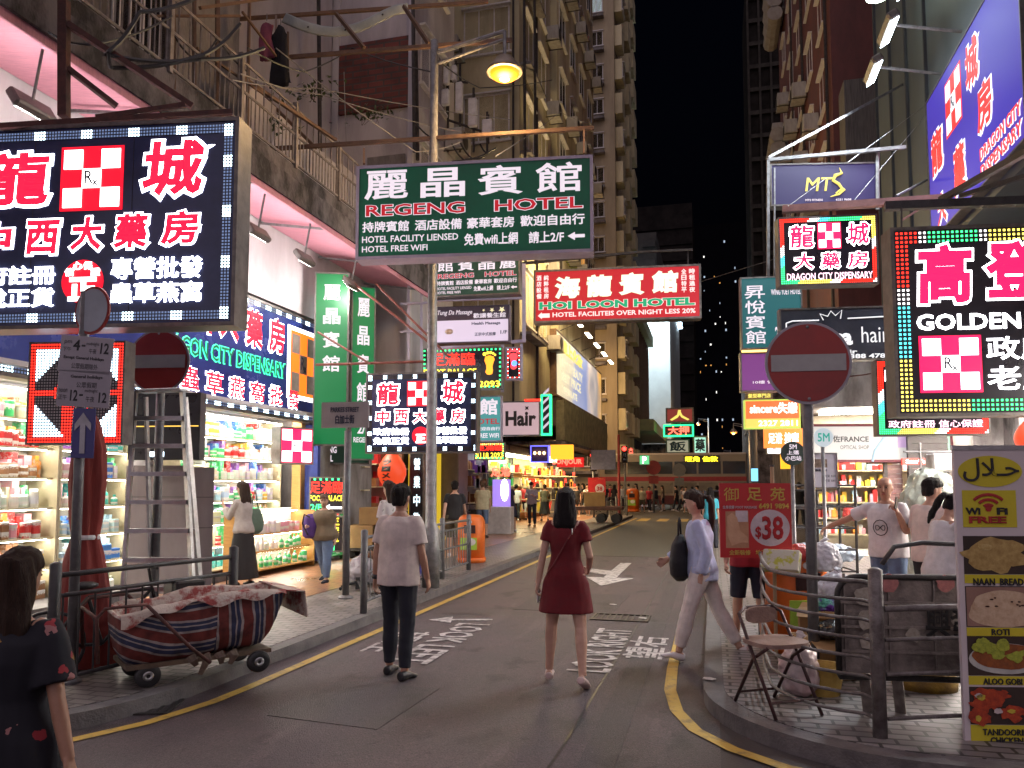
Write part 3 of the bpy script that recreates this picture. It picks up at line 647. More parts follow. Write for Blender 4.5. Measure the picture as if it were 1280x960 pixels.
# big LED sign, left
s = Sign('huge navy LED pharmacy sign with red characters, largest sign at the left edge', -78, 300, 163, 414, 7.25, 9.5, .25, NAVY, frs, cat='led sign', fw=.035)
s.txt('龍', .155, .40, .115, .41, RED, .035, out=WH, obold=.085, shear=.05); s.txt('城', .675, .91, .085, .40, RED, .035, out=WH, obold=.085, shear=.08)
s.rx(.425, .63, .115, .43, RSQ, WSQ, INK)
for i, (c, a, b_) in enumerate((('中', .135, .275), ('西', .31, .43), ('大', .455, .575), ('藥', .595, .725), ('房', .75, .885))): s.txt(c, a, b_, .47 - .008 * i, .655 - .008 * i, RED, .04, out=WH, obold=.09, shear=.07)
for t, x0, x1, y0, y1 in (('政府註冊', .105, .42, .69, .785), ('免稅正貨', .105, .42, .80, .895), ('專營批發', .60, .895, .665, .77), ('蟲草燕窩', .60, .895, .785, .885)): s.txt(t, x0, x1, y0, y1, WH, .022)
s.disc(.51, .775, .105 * s.h, RSQ); s.txt('正', .465, .56, .755, .87, WSQ, .05, off=.012)
for i, c in enumerate('信心保證'): a = R(145 - i * 37); x = .51 + .08 * s.h * math.cos(a) / s.w; y = .775 - .08 * math.sin(a); s.txt(c, x - .016, x + .016, y - .02, y + .02, WSQ, .04, off=.012)
s.leds(.06, .10, .0295, blocks(16, 4), .62)
for x in (.335, .66): s.rect(x, x + .0018, .05, .95, mk('panel seam', (.008, .01, .02)), .0025, 'panel_seam', .002)
BIG = s
# fascia on the pharmacy
s = sign_at('long blue pharmacy fascia with red and green lettering above the lit shelves', (-7.98, 5.2, 3.02), 9.3, 2.12, R(90), depth=.22, panel=mk('blue fascia', (.03, .05, .26), (.02, .03, .16), 1.2, .25, 0, 0), frame=frs, cat='shop sign', fw=.05, name='fascia_sign')
fz = lambda y: (y - 5.2) / 9.3
def ftxt(t, y0, y1, a, b_, mat, out=None, **k): return s.txt(t, fz(y0), fz(y1), a, b_, mat, k.pop('bold', .04), out=out, obold=k.pop('obold', .062), **k)
for i, c in enumerate('龍城中西大藥房'): ftxt(c, 8.15 + i * .735, 8.72 + i * .735, .10, .44, RED, WH)
ftxt('政府註冊', 5.5, 7.7, .33, .72, RED, WH)
ftxt('DRAGON CITY DISPENSARY', 9.6, 13.2, .49, .64, mk('dark green core', (.0, .2, .1)), GRN, bold=.015)
ftxt('人參', 8.9, 10.0, .70, .90, RED, WH)
for i, c in enumerate('蟲草燕窩批發'): ftxt(c, 10.15 + i * .62, 10.63 + i * .62, .71, .90, RED, WH, bold=.028, obold=.06)
OS = em('orange lit square', (1, .15, .01), 1.2); s.rect(fz(13.25), fz(14.42), .12, .80, WSQ, .006, 'emblem_backing')
s.rx(fz(13.35), fz(14.32), .16, .76, OS, mk('grey check', (.30, .25, .22)), INK, .014)
s.leds(.05, .09, .045, blocks(8, 4), .6)
# square red LED board with arrows
s = Sign('square red LED board with white arrows behind the parking time plates', 38, 158, 428, 556, 7.6, 10, .15, BLKF, frs, cat='led board', fw=.02, name='led_board')
m = {}; n = 34; W, H = s.w - .06, s.h - .06
for i in range(n):
    for j in range(n):
        u, v = i / (n - 1), j / (n - 1); a, b_ = min(u, 1 - u), min(v, 1 - v)
        if a < .06 or b_ < .06: mt = LR
        elif a + b_ < .44: mt = WHb
        elif a + b_ < .72 and b_ < .46 and a < .34: mt = mk('unlit grey led', (.5, .47, .48))
        elif abs(v - .5) < .22 or abs(u - .5) < .14: mt = LR
        else: mt = mk('unlit grey led', (.5, .47, .48))
        x, z, q = .03 + u * W, .03 + v * H, .62 * W / n / 2; m.setdefault(mt, MB()).add([(x - q, -.006, z - q), (x + q, -.006, z - q), (x + q, -.006, z + q), (x - q, -.006, z + q)], [(0, 1, 2, 3)])
q = MB()
for mt, mm in m.items(): q.m(mt).add(mm.v, mm.f)
q.build('led_matrix', None, s.root, fix=False)
# Regeng Hotel, green
gp = mk('hotel green', (.0, .19, .085), (.0, .13, .06), .8, .5, 0, 0); pw = em('hotel white letters', (.80, .70, .78), .62); pr = em('hotel red letters', (.5, .01, .02), .55); lav = mk('lavender painted frame', (.50, .44, .54), (.38, .33, .42), 4, .5, .1)
def regeng(s, rev=False):
    n_ = '館賓晶麗' if rev else '麗晶賓館'
    for i, c in enumerate(n_): s.txt(c, .035 + i * .243, .225 + i * .243, .06, .37, pw, .016)
    for t, a, b_ in (('REGENG', .04, .47), ('HOTEL', .59, .96)): s.txt(t, a, b_, .42, .55, pr, .02, out=pw, obold=.05, inner_off=.006)
    for i, t in enumerate(('持牌賓館', '酒店設備', '豪華套房', '歡迎自由行')): s.txt(t, (.028, .255, .477, .70)[i], (.23, .455, .675, .965)[i], .60, .715, pw, .02)
    s.txt('HOTEL FACILITY LIENSED', .028, .44, .755, .825, pw, .012); s.txt('HOTEL FREE WIFI', .028, .31, .86, .925, pw, .012)
    s.txt('免費wifi上網', .465, .69, .765, .89, pw, .02); s.txt('請上2/F', .735, .88, .77, .89, pw, .02)
    m = MB(); w, h = s.w, s.h; m.prism([(x * w, (1 - y) * h) for x, y in ((.895, .83), (.925, .79), (.925, .815), (.965, .815), (.965, .848), (.925, .848), (.925, .875))], -.008, -.004, 'xz'); m.build('arrow', pw, s.root)
s = Sign('large dark green hotel sign with white Chinese characters over the road', 446, 741, 208, 325, 11.4, 8, .3, gp, lav, cat='hotel sign', fw=.045); regeng(s); REG = s
s = Sign('smaller dark green hotel sign with reversed characters below the large green one', 543, 650, 322, 372, 16, 4, .25, mk('faded hotel green', (.01, .075, .05), (.007, .05, .035), 1, .5), frs, cat='hotel sign'); regeng(s, True)
# Health massage
s = Sign('pale massage parlour sign with a purple band and stars under the small green hotel sign', 543, 637, 384, 430, 16.5, 6, .25, em('pale lightbox', (.62, .52, .66), .62), mk('sign purple', (.09, .07, .11)), cat='sign')
s.rect(0.01, .99, .02, .38, mk('plum band', (.10, .07, .11)), .006, 'header_band')
s.txt('Tung Da Massage', -.0 + .03, .5, .10, .26, pw, .01, shear=.2); s.txt('歡讓養生館', .52, .95, .2, .34, pw, .02); s.txt('Health Massage', .50, .88, .44, .54, INK, .03); s.txt('正宗中式按摩', .54, .82, .72, .82, INK, .02); s.txt('1/F', .88, .97, .68, .78, INK, .02)
m = MB()
for x, r in ((.9, .055), (.77, .04), (.66, .025)): m.prism([(x * s.w + (r if k % 2 else r * .42) * 1.4 * math.sin(k * .6283), .87 * s.h + (r if k % 2 else r * .42) * 1.4 * math.cos(k * .6283)) for k in range(10)], -.014, -.01, 'xz')
m.each('star', em('gold star', (.8, .7, .4), .7), s.root)
s.disc(.2, .68, .09, mk('picture tan', (.5, .35, .22), (.7, .62, .6), 12), .008, 'picture', ry=.06)
# Foot Palace
def foot(s, cx, cy, k, mats, off=.01, flip=1):
    pts = [(0, -.5), (.14, -.46), (.18, -.3), (.15, -.1), (.2, .1), (.26, .25), (.2, .4), (.0, .45), (-.2, .4), (-.24, .2), (-.16, 0), (-.14, -.2), (-.2, -.36), (-.12, -.47)]
    m = MB(); m.prism([(cx * s.w + flip * x * k, (1 - cy) * s.h + z * k) for x, z in pts], -off, -off + .004, 'xz'); m.build('foot_emblem', mats[0], s.root)
    m = MB()
    for x, z, r in ((-.24, .52, .09), (-.08, .58, .075), (.06, .585, .07), (.18, .55, .06), (.28, .47, .055)): m.prism([(cx * s.w + flip * (x + r * math.cos(a)) * k, (1 - cy) * s.h + (z + r * math.sin(a)) * k) for a in [q * .6283 for q in range(10)]], -off, -off + .004, 'xz')
    m.each('toe', mats[1], s.root)
s = Sign('LED foot massage sign with an orange foot and green dotted border', 528, 628, 436, 488, 18, 6, .2, BLKF, frs, cat='led sign')
s.txt('足滿臨', .1, .66, .12, .42, LR, .006); s.txt('FOOT PALACE', .02, .68, .50, .66, YEL, .02); s.txt('3118 2093', .40, .97, .80, .95, YEL, .025); foot(s, .84, .42, .48, (em('foot orange', (1, .3, .02), 1.4), YEL)); s.leds(.03, .05, .05, lambda i, j, nx, nz: LG if (i + j) % 2 else None, .8)
s = Sign('small upright LED sign of a red foot beside the orange foot sign', 632, 652, 434, 475, 18.2, 6, .2, BLKF, lav, cat='led sign')
foot(s, .5, .42, .42, (em('foot red', (1, .05, .06), 1.3), em('toe red', (1, .06, .08), 1.3)), flip=-1); s.disc(.55, .5, .07, em('blue led', (.1, .25, 1), 1.6), .016); s.leds(.03, .04, .05, lambda i, j, nx, nz: LW if (i + j) % 2 else LR, .5)
# second pharmacy sign
s = Sign('navy LED pharmacy sign hanging behind the lamp post in the middle distance', 458, 597, 467, 567, 14.2, 5, .25, NAVY, frs, cat='led sign'); pharmacy_face2 = s
s.txt('龍', .09, .31, .11, .41, RED, .035, out=WH, obold=.08, shear=.05); s.txt('城', .67, .90, .10, .41, RED, .035, out=WH, obold=.08, shear=.05); s.rx(.375, .595, .11, .42, RSQ, WSQ, INK)
for i, c in enumerate('中西大藥房'): s.txt(c, .085 + i * .168, .22 + i * .168, .45, .645, RED, .04, out=WH, obold=.085, shear=.05)
for t, x0, x1, y0, y1 in (('政府註冊', .07, .395, .685, .775), ('免稅正貨', .07, .395, .80, .89), ('專營批發', .61, .91, .68, .77), ('蟲草燕窩', .61, .91, .795, .885)): s.txt(t, x0, x1, y0, y1, WH, .018)
s.disc(.50, .785, .11 * s.h, RSQ); s.txt('正', .455, .545, .765, .875, WSQ, .05, off=.012); s.leds(.04, .075, .026, blocks(11, 3, WHb, None), .6)
# others in the left cluster
s = Sign('teal hotel sign with faded lettering between the pharmacy and hair signs', 594, 627, 495, 552, 19, 6, .2, em('teal lightbox', (.05, .22, .22), .75), lav, cat='hotel sign'); s.txt('館', .15, .85, .06, .42, pw, .03); s.txt('OTEL', .08, .92, .50, .62, pr, .02); s.txt('歡迎自由行', .05, .95, .68, .76, pw, .02); s.txt('FREE WIFI', .1, .9, .82, .92, pw, .02)
s = Sign('pink grey Hair salon sign trimmed with red and green neon', 627, 675, 502, 545, 20, 6, .25, em('hair sign face', (.42, .28, .30), .7), frs, cat='shop sign'); s.txt('Hair', .1, .9, .28, .72, mk('brown ink', (.03, .015, .015)), .04, shear=.0)
m = MB(); m.prism([(.66 * s.w + (.07 if k % 2 else .03) * math.sin(k * .785), .80 * s.h + (.07 if k % 2 else .03) * math.cos(k * .785)) for k in range(8)], -.012, -.006, 'xz'); m.build('star', mk('brown ink', (0, 0, 0)), s.root); m = MB(); m.b2((.6 * s.w, -.03, s.h), (s.w + .02, 0, s.h + .05)); m.build('neon_tube', LR, s.root)
s = Sign('dark barber sign outlined with green neon tube beside the Hair sign', 676, 689, 493, 544, 20.2, 6, .2, BLKF, em('green neon tube', (.02, 1, .25), 1.7), cat='shop sign', fw=.05)
m = MB()
for k in range(5): m.prism([(.06, .15 + k * .22), (s.w - .06, .3 + k * .22), (s.w - .06, .38 + k * .22), (.06, .23 + k * .22)], -.01, -.004, 'xz')
m.each('barber_stripe', em('stripe', (.6, .5, .6), .6, False), s.root)
s = Sign('red and green dotted LED sign low under the teal hotel sign', 593, 631, 553, 575, 18.5, 6, .15, BLKF, frs, cat='led sign'); s.txt('足滿臨', .06, .94, .06, .48, LR, .006); s.txt('3118 2093', .06, .94, .58, .86, YEL, .01); s.leds(.02, .05, .05, lambda i, j, nx, nz: LG if (i + j) % 2 else LY, .7)
# Hoi Loon Hotel
s = Sign('red hotel sign with cream characters and green lettering over the road', 667, 876, 338, 404, 18.5, 6.5, .3, em('red lightbox', (.50, .006, .016), .6), frs, cat='hotel sign', fw=.05)
cr = em('cream letters', (.62, .80, .55), .95); gt = em('green serif letters', (.0, .30, .13), .7); cw = em('pale pink letters', (.9, .62, .6), .8)
for i, c in enumerate('海龍賓館'): s.txt(c, .125 + i * .194, .28 + i * .194, .14 - .015 * i, .56 - .015 * i, cr, .05, shear=.05)
for t, a, b_ in (('HOI', .03, .235), ('LOON', .265, .57), ('HOTEL', .60, .965)): s.txt(t, a, b_, .60, .76, gt, .05, out=cw, obold=.085, inner_off=.006)
s.txt('HOTEL FACILITEIS OVER NIGHT LESS 20%', .115, .965, .81, .90, cw, .025); s.vtxt('酒店設備', .018, .048, .1, .56, cw, .03); s.vtxt('純粹租房', .062, .092, .1, .56, cw, .03); s.vtxt('全日特平', .885, .915, .08, .53, cw, .03); s.vtxt('時租過夜', .93, .965, .08, .53, cw, .03)
m = MB(); m.prism([(x * s.w, (1 - y) * s.h) for x, y in ((.025, .865), (.05, .80), (.05, .825), (.098, .825), (.098, .905), (.05, .905), (.05, .93))], -.008, -.004, 'xz'); m.build('arrow', cw, s.root); HOI = s
# green vertical banners (lit cloth) and dark hotel board
gbn = em('green backlit banner', (.0, .24, .065), .34)
def banner(label, x0, x1, yt, yb, d, rz, txt_, n):
    s = Sign(label, x0, x1, yt, yb, d, rz, .12, gbn, frs, cat='banner', fw=.03, name='vertical_banner'); s.vtxt(txt_, .25, .75, .07, .72 if n else .62, pw, .02, gap=.32)
    if n: s.txt('2/F', .3, .8, .80, .85, pw, .03); s.txt('REGENG', .15, .9, .87, .90, pw, .02)
    return s
banner('bright green vertical hotel banner nearest the pharmacy fascia', 394, 437, 340, 557, 15.2, 22, '麗晶賓館', 0); banner('second green vertical hotel banner, just behind the nearest one', 440, 470, 356, 575, 16.2, 40, '麗晶賓館', 1)
s = Sign('dark green hotel fascia low beneath the green vertical banners', 391, 462, 555, 580, 16.6, 20, .15, mk('faded hotel green', (0, 0, 0)), frs, cat='hotel sign'); s.txt('REGENG', .05, .42, .12, .45, pw, .02); s.txt('HOTEL', .05, .36, .55, .88, pw, .02); s.txt('LUNG', .62, .95, .2, .6, pw, .02)
s = Sign('LED foot massage board with red characters and a white arrow near the pharmacy counter', 387, 430, 596, 642, 15.8, 12, .12, BLKF, frs, cat='led board', name='led_board'); s.txt('足滿臨', .02, .98, .12, .45, LR, .008); s.txt('FOOT PALACE', .02, .98, .5, .66, YEL, .02); s.txt('2/F', .04, .36, .74, .92, LG, .02); s.leds(.02, .03, .06, lambda i, j, nx, nz: LG if j > nz - 3 and i % 2 else None, .7)
m = MB(); m.prism([(x * s.w, (1 - y) * s.h) for x, y in ((.42, .84), (.6, .75), (.6, .81), (.98, .81), (.98, .87), (.6, .87), (.6, .93))], -.01, -.005, 'xz'); m.build('arrow', LW, s.root)
s = Sign('yellow characters board under the foot massage board', 402, 430, 645, 690, 15.9, 12, .1, BLKF, frs, cat='led board', name='led_board'); s.vtxt('正宗足', .2, .8, .05, .75, YEL, .04); s.rect(.1, .6, .8, .95, LG)
s = Sign('red and white checked lightbox at the right end of the pharmacy', 350, 392, 533, 580, 14.4, 60, .3, WSQ, frs, cat='lightbox', name='lightbox'); s.rx(.02, .98, .02, .98, em('checked pink', (.95, .01, .09), 1.1), WSQ, INK, .008)
s = Sign('grey street name plate on the post near the kerb railing', 402, 461, 503, 535, 10.9, 5, .03, mk('grey nameplate', (.30, .28, .28), (.24, .22, .22), 3, .5), None, cat='street sign', name='street_name_sign', fr=False); s.txt('PARKES STREET', .2, .8, .2, .4, INK, .01); s.txt('白加士街', .3, .7, .5, .85, INK, .02)
# vertical LED, shop row lights further on
s = Sign('tall thin black LED strip sign beside the ramen lantern', 512, 530, 566, 700, 20, 5, .15, BLKF, frs, cat='led sign', name='led_sign'); s.vtxt('營業中歡迎', .3, .75, .05, .9, em('ice led', (.7, .9, 1), 1.4), .02, gap=.35)
s = Sign('red lit shop sign glowing over the bright arcade', 696, 729, 572, 584, 33, 0, .2, em('shop red', (.55, .01, .01), .8), frs, cat='shop sign', fr=False); s.txt('BONJOUR', -.15, .96, .15, .85, em('bright red letters', (1, .10, .06), 2.2), .04)
s = Sign('blue framed lightbox with three bulbs above the arcade shops', 663, 686, 557, 578, 27, 4, .3, mk('blue purple panel', (.05, .03, .16)), em('blue neon tube', (.12, .12, 1), 1.8), cat='lightbox', name='lightbox')
m = MB(); [m.ell((x * s.w, -.05, .55 * s.h), (.05, .05, .06), 8) for x in (.25, .5, .75)]; m.each('bulb', em('warm bulb', (1, .6, .2), 5), s.root)
s = Sign('amber lit shop sign next to the blue framed lightbox', 688, 716, 556, 574, 28, 4, .3, em('amber face', (1, .38, .02), 1.1), frs, cat='lightbox', name='lightbox', fr=False)
# billboards along the left
bb = em('billboard print', (.5, .5, .6), .6); 
def billboard():
    t = bb.node_tree; N = t.nodes; L = t.links; b = N['Principled BSDF']; tc = N.new('ShaderNodeTexCoord'); sp = N.new('ShaderNodeSeparateXYZ'); L.new(tc.outputs['Object'], sp.inputs[0]); mr = N.new('ShaderNodeMapRange'); mr.inputs['From Max'].default_value = 13; L.new(sp.outputs[0], mr.inputs[0]); n = N.new('ShaderNodeTexNoise'); n.inputs['Scale'].default_value = .35; n.inputs['Detail'].default_value = 4; L.new(tc.outputs['Object'], n.inputs['Vector'])
    ad = N.new('ShaderNodeMath'); ad.operation = 'ADD'; L.new(mr.outputs[0], ad.inputs[0]); ms = N.new('ShaderNodeMath'); ms.operation = 'MULTIPLY_ADD'; ms.inputs[1].default_value = .5; ms.inputs[2].default_value = -.25; L.new(n.outputs['Fac'], ms.inputs[0]); L.new(ms.outputs[0], ad.inputs[1]); r = N.new('ShaderNodeValToRGB'); e = r.color_ramp.elements
    e[0].position = 0; e[0].color = (.72, .66, .46, 1); e[1].position = 1; e[1].color = (.75, .42, .10, 1)
    for p, c in ((.25, (.62, .56, .44)), (.42, (.34, .38, .58)), (.58, (.24, .30, .55)), (.72, (.62, .52, .45)), (.85, (.30, .28, .30))): q = e.new(p); q.color = (*c, 1)
    L.new(ad.outputs[0], r.inputs[0]); L.new(r.outputs[0], b.inputs['Emission Color']); L.new(r.outputs[0], b.inputs['Base Color']); b.inputs['Emission Strength'].default_value = .55
billboard()
s = sign_at('large lit billboard of blue and cream along the left upper facade', (-6.05, 30.3, 5.35), 13.2, 2.75, R(90), depth=.25, panel=bb, frame=brown, name='billboard', cat='billboard', fw=.08)
s.txt('樓上化妝', .08, .50, .05, .28, em('billboard yellow', (.8, .6, .1), .8), .06); s.txt('LIFT TO BEAUTY', .08, .5, .36, .52, em('billboard cream', (.75, .68, .45), .75), .04); s.txt('BEST PRICE', .08, .46, .56, .72, em('billboard cream', (0, 0, 0)), .04); s.txt('OPEN LATE', .10, .38, .78, .9, em('billboard cream', (0, 0, 0)), .04)
st = mk('mottled stone fascia', (.28, .26, .15), (.13, .12, .07), 3, .8, 0, .5)
f = thing('stone_fascia', 'mottled stone band projecting below the large billboard', 'fascia', (0, 0, 0)); m = MB(); m.b2((-6.1, 30.5, 3.55), (-5.75, 43.6, 5.2)); m.build('panel', st, f); m = MB(); m.b2((-8.9, 30.5, 3.40), (-5.7, 43.6, 3.53)); m.build('soffit', concD, f)
lt = em('billboard lamp', (1, .85, .6), 14)
for i in range(5):
    y = 31.5 + i * 2.6; t = thing('billboard_lamp', 'tube lamp on an arm above the large billboard, ' + ('nearest', 'second', 'middle', 'fourth', 'farthest')[i] + ' of the five', 'lamp', (-5.3, y, 8.5), 0, 'lamps above the billboard'); MB().box((0, 0, .03), (.2, 1.3, .06)).build('housing', frs, t); MB().b2((-.08, -.6, -.02), (.08, .6, -.001)).build('lamp_glass', lt, t); MB().bar((0, 0, .05), (-.9, 0, -.3), .02, 5).build('arm', frs, t)
# RIGHT -------------------------------------------------------------
s = Sign('purple fitness sign with a gold dragon flourish, topmost on the right', 962, 1098, 205, 258, 13.6, 12, .2, em('purple sign face', (.035, .02, .14), .3), frs, cat='sign', fw=.03); gold = em('gold letters', (.75, .62, .12), .8)
s.txt('MT', .32, .56, .34, .66, gold, .01, shear=.15); 
m = MB(); pts = [(.60, .72), (.66, .62), (.63, .5), (.58, .42), (.60, .3), (.66, .25), (.64, .12)]; m.loft([(x * s.w, -.008, (1 - y) * s.h) for x, y in pts], [.012, .03, .028, .03, .035, .025, .005], n=6); m.loft([(x * s.w, -.008, (1 - y) * s.h) for x, y in ((.55, .8), (.63, .74), (.68, .64), (.645, .55))], [.006, .02, .022, .008], n=6); m.build('dragon_flourish', gold, s.root)
s.txt('MTS FITNESS', .32, .48, .845, .895, pw, .02); s.txt('6251 9608', .60, .74, .845, .895, pw, .02)
s = Sign('LED pharmacy sign with pink characters and rainbow border on the right', 972, 1096, 272, 358, 13.0, 8, .25, BLKF, frs, cat='led sign', fw=.03)
s.txt('龍', .10, .37, .11, .47, PNK, .03, out=WH, obold=.07, shear=.05); s.txt('城', .68, .93, .10, .46, PNK, .03, out=WH, obold=.07, shear=.05); s.rx(.40, .635, .10, .48, PNK, WSQ, INK)
for i, c in enumerate('大藥房'): s.txt(c, .14 + i * .27, .36 + i * .27, .52, .78, PNK, .03, out=WH, obold=.07, shear=.05)
s.txt('DRAGON CITY DISPENSARY', .08, .94, .82, .92, em('pale pink led', (1, .6, .75), 1.6), .015)
def rainbow(k): 
    seq = [LR, LR, LR, LW, LC, LG, LG, LG, LY, LY, LY, LW]
    return lambda i, j, nx, nz: seq[int((i + (nz - j)) / k) % len(seq)]
s.leds(.03, .08, .035, rainbow(5), .7)
s = Sign('big black LED pharmacy sign with dotted rainbow border at the right edge', 1112, 1420, 285, 521, 9.0, 8, .28, BLKF, frs, cat='led sign', fw=.04)
K = 308.0; fx = lambda px: (px - 1112) / K * 1.03; fy = lambda py: (py - 285) / 236
for t, a, b_, c, d in (('高', 1140, 1212, 305, 385), ('登', 1222, 1300, 303, 380), ('大', 1312, 1380, 302, 378)): s.txt(t, fx(a), fx(b_), fy(c), fy(d), PNK, .045, out=WH, obold=.08, shear=.04)
for i, c in enumerate('GOLDEN DISPENS'.split()): s.txt(c, fx(1141 + 136 * i), fx(1268 + 136 * i), fy(395), fy(415), WH, .022)
s.rx(fx(1143), fx(1219), fy(422), fy(492), PNK, WSQ, INK)
for t, y0, y1 in (('政府註冊', 424, 453), ('老牌藥房', 460, 490)): s.txt(t, fx(1225), fx(1390), fy(y0), fy(y1), WH, .012)
s.leds(.05, .15, .052, lambda i, j, nx, nz: (LR if nz - j < 9 and i < 5 else LG if j < 4 and i > 14 else LY if j < 12 else LC if j < 24 and i < 6 else LW if j < 28 and i < 6 else LR if i < 4 else LW if i < 7 else LG if i < 18 else LW if i < 20 else LY), .5); GOLD = s
# blue billboard high on the right wall with floods
s = sign_at('large slanting blue pharmacy billboard lit by floodlights high on the right wall', (4.12, 15.9, 6.35), 4.6, 2.75, R(-90), depth=.15, panel=em('blue billboard face', (.05, .03, .42), .55), frame=frs, name='billboard', cat='billboard')
wq = em('white print', (.9, .9, .95), 1.0); rp = em('red print', (.85, .03, .03), .9)
for t, a, b_, c, d in (('龍', .05, .22, .28, .60), ('城', .50, .66, .08, .40), ('大', .10, .24, .74, .98), ('藥', .32, .48, .58, .92), ('房', .60, .76, .42, .72)): s.txt(t, a, b_, c, d, rp, .04, out=wq, obold=.09)
s.rx(.26, .45, .10, .46, rp, wq, INK); s.txt('DRAGON CITY', .62, .98, .78, .86, rp, .03, out=wq, obold=.06); s.txt('DISPENSARY', .62, .98, .88, .96, rp, .03, out=wq, obold=.06)
fl = em('cold flood glass', (.80, .94, 1), 16)
for i, (y, z) in enumerate(((15.4, 9.65), (14.1, 9.7), (12.8, 9.75))):
    t = thing('floodlight', 'cold white floodlight on a bracket over the blue billboard, ' + ('farthest', 'middle', 'nearest')[i] + ' of the three', 'lamp', (3.1, y, z), 0, 'floodlights over the blue billboard'); MB().box((0, 0, 0), (.2, .85, .16), ry=R(-30), bev=.03).build('housing', frs, t); m = MB(); m.box((.02, 0, -.09), (.16, .8, .01), ry=R(-30)); m.build('lamp_glass', fl, t); MB().bar((0, 0, .06), (1.15, 0, -.25), .03, 6).build('arm', steel, t)
    l = bpy.data.lights.new('flood_light', 'SPOT'); l.energy = 600; l.color = (.85, .95, 1); l.spot_size = R(120); l.spot_blend = .6; l.shadow_soft_size = .2; o = bpy.data.objects.new('flood_light', l); COL.objects.link(o); o.parent = t; o.location = (.04, 0, -.13); o.rotation_euler = (0, R(28), 0)
# teal, violet, salon, sincere
s = Sign('tall teal hotel sign with thin white characters on the right', 925, 1002, 347, 437, 15.6, 6, .2, em('teal face', (.012, .10, .11), .6), frs, cat='hotel sign'); s.vtxt('昇悅賓館', .07, .40, .12, .95, pw, .01, gap=.12); s.txt('WING YUET HOTEL', .5, .98, .18, .26, pw, .02); s.txt('2/F', .55, .7, .7, .9, pw, .02)
m = MB(); m.b2((0, -.04, -.06), (s.w, 0, -.02)); m.build('neon_tube', em('amber tube', (1, .55, .15), 2), s.root)
s = Sign('plain violet signboard directly under the tall teal hotel sign', 925, 1002, 441, 490, 15.6, 6, .2, em('violet face', (.15, .035, .17), .7), frs, cat='sign'); s.txt('10樓 營業中', .2, .75, .72, .8, pw, .01)
s = Sign('navy hair salon sign with a white crown, behind the right no entry disc', 974, 1112, 386, 452, 14.2, 7, .2, mk('navy salon face', (.03, .035, .055), (.02, .024, .04), 2, .4), frs, cat='shop sign'); sw = em('salon white', (.75, .75, .78), .7)
s.txt('Bianca', .12, .66, .40, .72, sw, .045); s.txt('hair', .74, .985, .38, .68, sw, .0); s.txt('hair', .52, .70, .8, .88, sw, .03); s.txt('2388 4781', .58, .98, .885, .97, sw, .03)
m = MB(); 
for a, b_ in (((.06, .45), (.06, .28)), ((.06, .28), (.12, .24)), ((.12, .24), (.36, .24)), ((.62, .22), (.99, .2))): m.bar((a[0] * s.w, -.01, (1 - a[1]) * s.h), (b_[0] * s.w, -.01, (1 - b_[1]) * s.h), .012, 6)
m.each('outline', sw, s.root); m = MB(); cp = ((.40, .24), (.37, .12), (.44, .17), (.47, .07), (.51, .16), (.57, .06), (.555, .22)); m.loft([(x * s.w, -.01, (1 - y) * s.h) for x, y in cp], .01, n=6); m.build('crown', sw, s.root)
s = Sign('orange lit shop sign with lime edge and rounded white letters', 930, 1000, 500, 536, 17.5, 4, .2, em('orange shop face', (1, .11, .03), 1.1), em('lime edge', (.45, .6, .1), .7), cat='shop sign'); s.txt('sincere失戀', .1, .95, .1, .5, em('white shop letters', (1, .95, .9), 1.3), .03); s.rect(.03, .97, .66, .97, em('yellow strip', (.9, .5, .1), .8)); s.txt('2327 2811', .25, .95, .72, .92, em('white shop letters', (0, 0, 0)), .02)
s = Sign('brown plaque above the lime edged orange sign', 932, 966, 491, 499, 17.3, 4, .15, mk('olive plaque', (.16, .11, .05)), frs, cat='sign', fr=False); s.txt('髮型專門店', .08, .92, .15, .85, gold, .03)
s = Sign('small tangerine signboard hanging below the lime edged orange sign', 955, 1003, 536, 560, 19, 4, .15, em('tangerine', (1, .25, .04), .8), None, cat='sign', fr=False); s.txt('足浴 按摩', .1, .9, .2, .8, em('white shop letters', (0, 0, 0)), .03)
s = Sign('small white lightbox over the right pavement beyond the notice board', 958, 977, 556, 568, 21, 4, .15, WSQ, frs, cat='lightbox', name='lightbox'); s.txt('化妝品', .1, .9, .2, .8, PNK, .03)
s = Sign('yellow upright LED sign beyond the green disc sign', 976, 990, 562, 586, 22, 4, .15, em('amber face', (0, 0, 0)), frs, cat='led sign', fr=False); s.txt('金', .2, .8, .1, .5, RSQ, .03)
s = Sign('wide grey optical shop sign with a blue swoosh on the right', 1010, 1190, 530, 578, 17.2, 12, .35, em('optical face', (.44, .42, .40), .72), mk('maroon trim', (.13, .02, .03)), cat='shop sign', fw=.06, name='shop_sign')
s.txt('佐FRANCE', .17, .42, .30, .48, mk('grey ink', (.06, .06, .06)), .02); s.txt('OPTICAL SHOP', .22, .42, .56, .66, mk('grey ink', (0, 0, 0)), .0)
m = MB(); m.loft([(.44 * s.w, -.01, .02 * s.h), (.46 * s.w, -.01, .3 * s.h), (.52 * s.w, -.01, .6 * s.h), (.6 * s.w, -.01, .97 * s.h)], .03, n=6); m.build('swoosh', em('pale blue swoosh', (.35, .5, .6), .6), s.root)
s.rect(.62, .70, .3, .62, em('lilac print', (.45, .3, .5), .6), name='print'); s.rect(.78, .93, .35, .9, em('pink print', (.65, .35, .38), .6), name='print'); s.rect(.95, .985, .3, .95, em('mint print', (.35, .6, .45), .6), name='print')
s = Sign('tilted LED pharmacy sign with flower and pink characters below the big rainbow bordered sign', 1094, 1234, 450, 545, 10.6, 4, .2, BLKF, frs, cat='led sign', fw=.02)
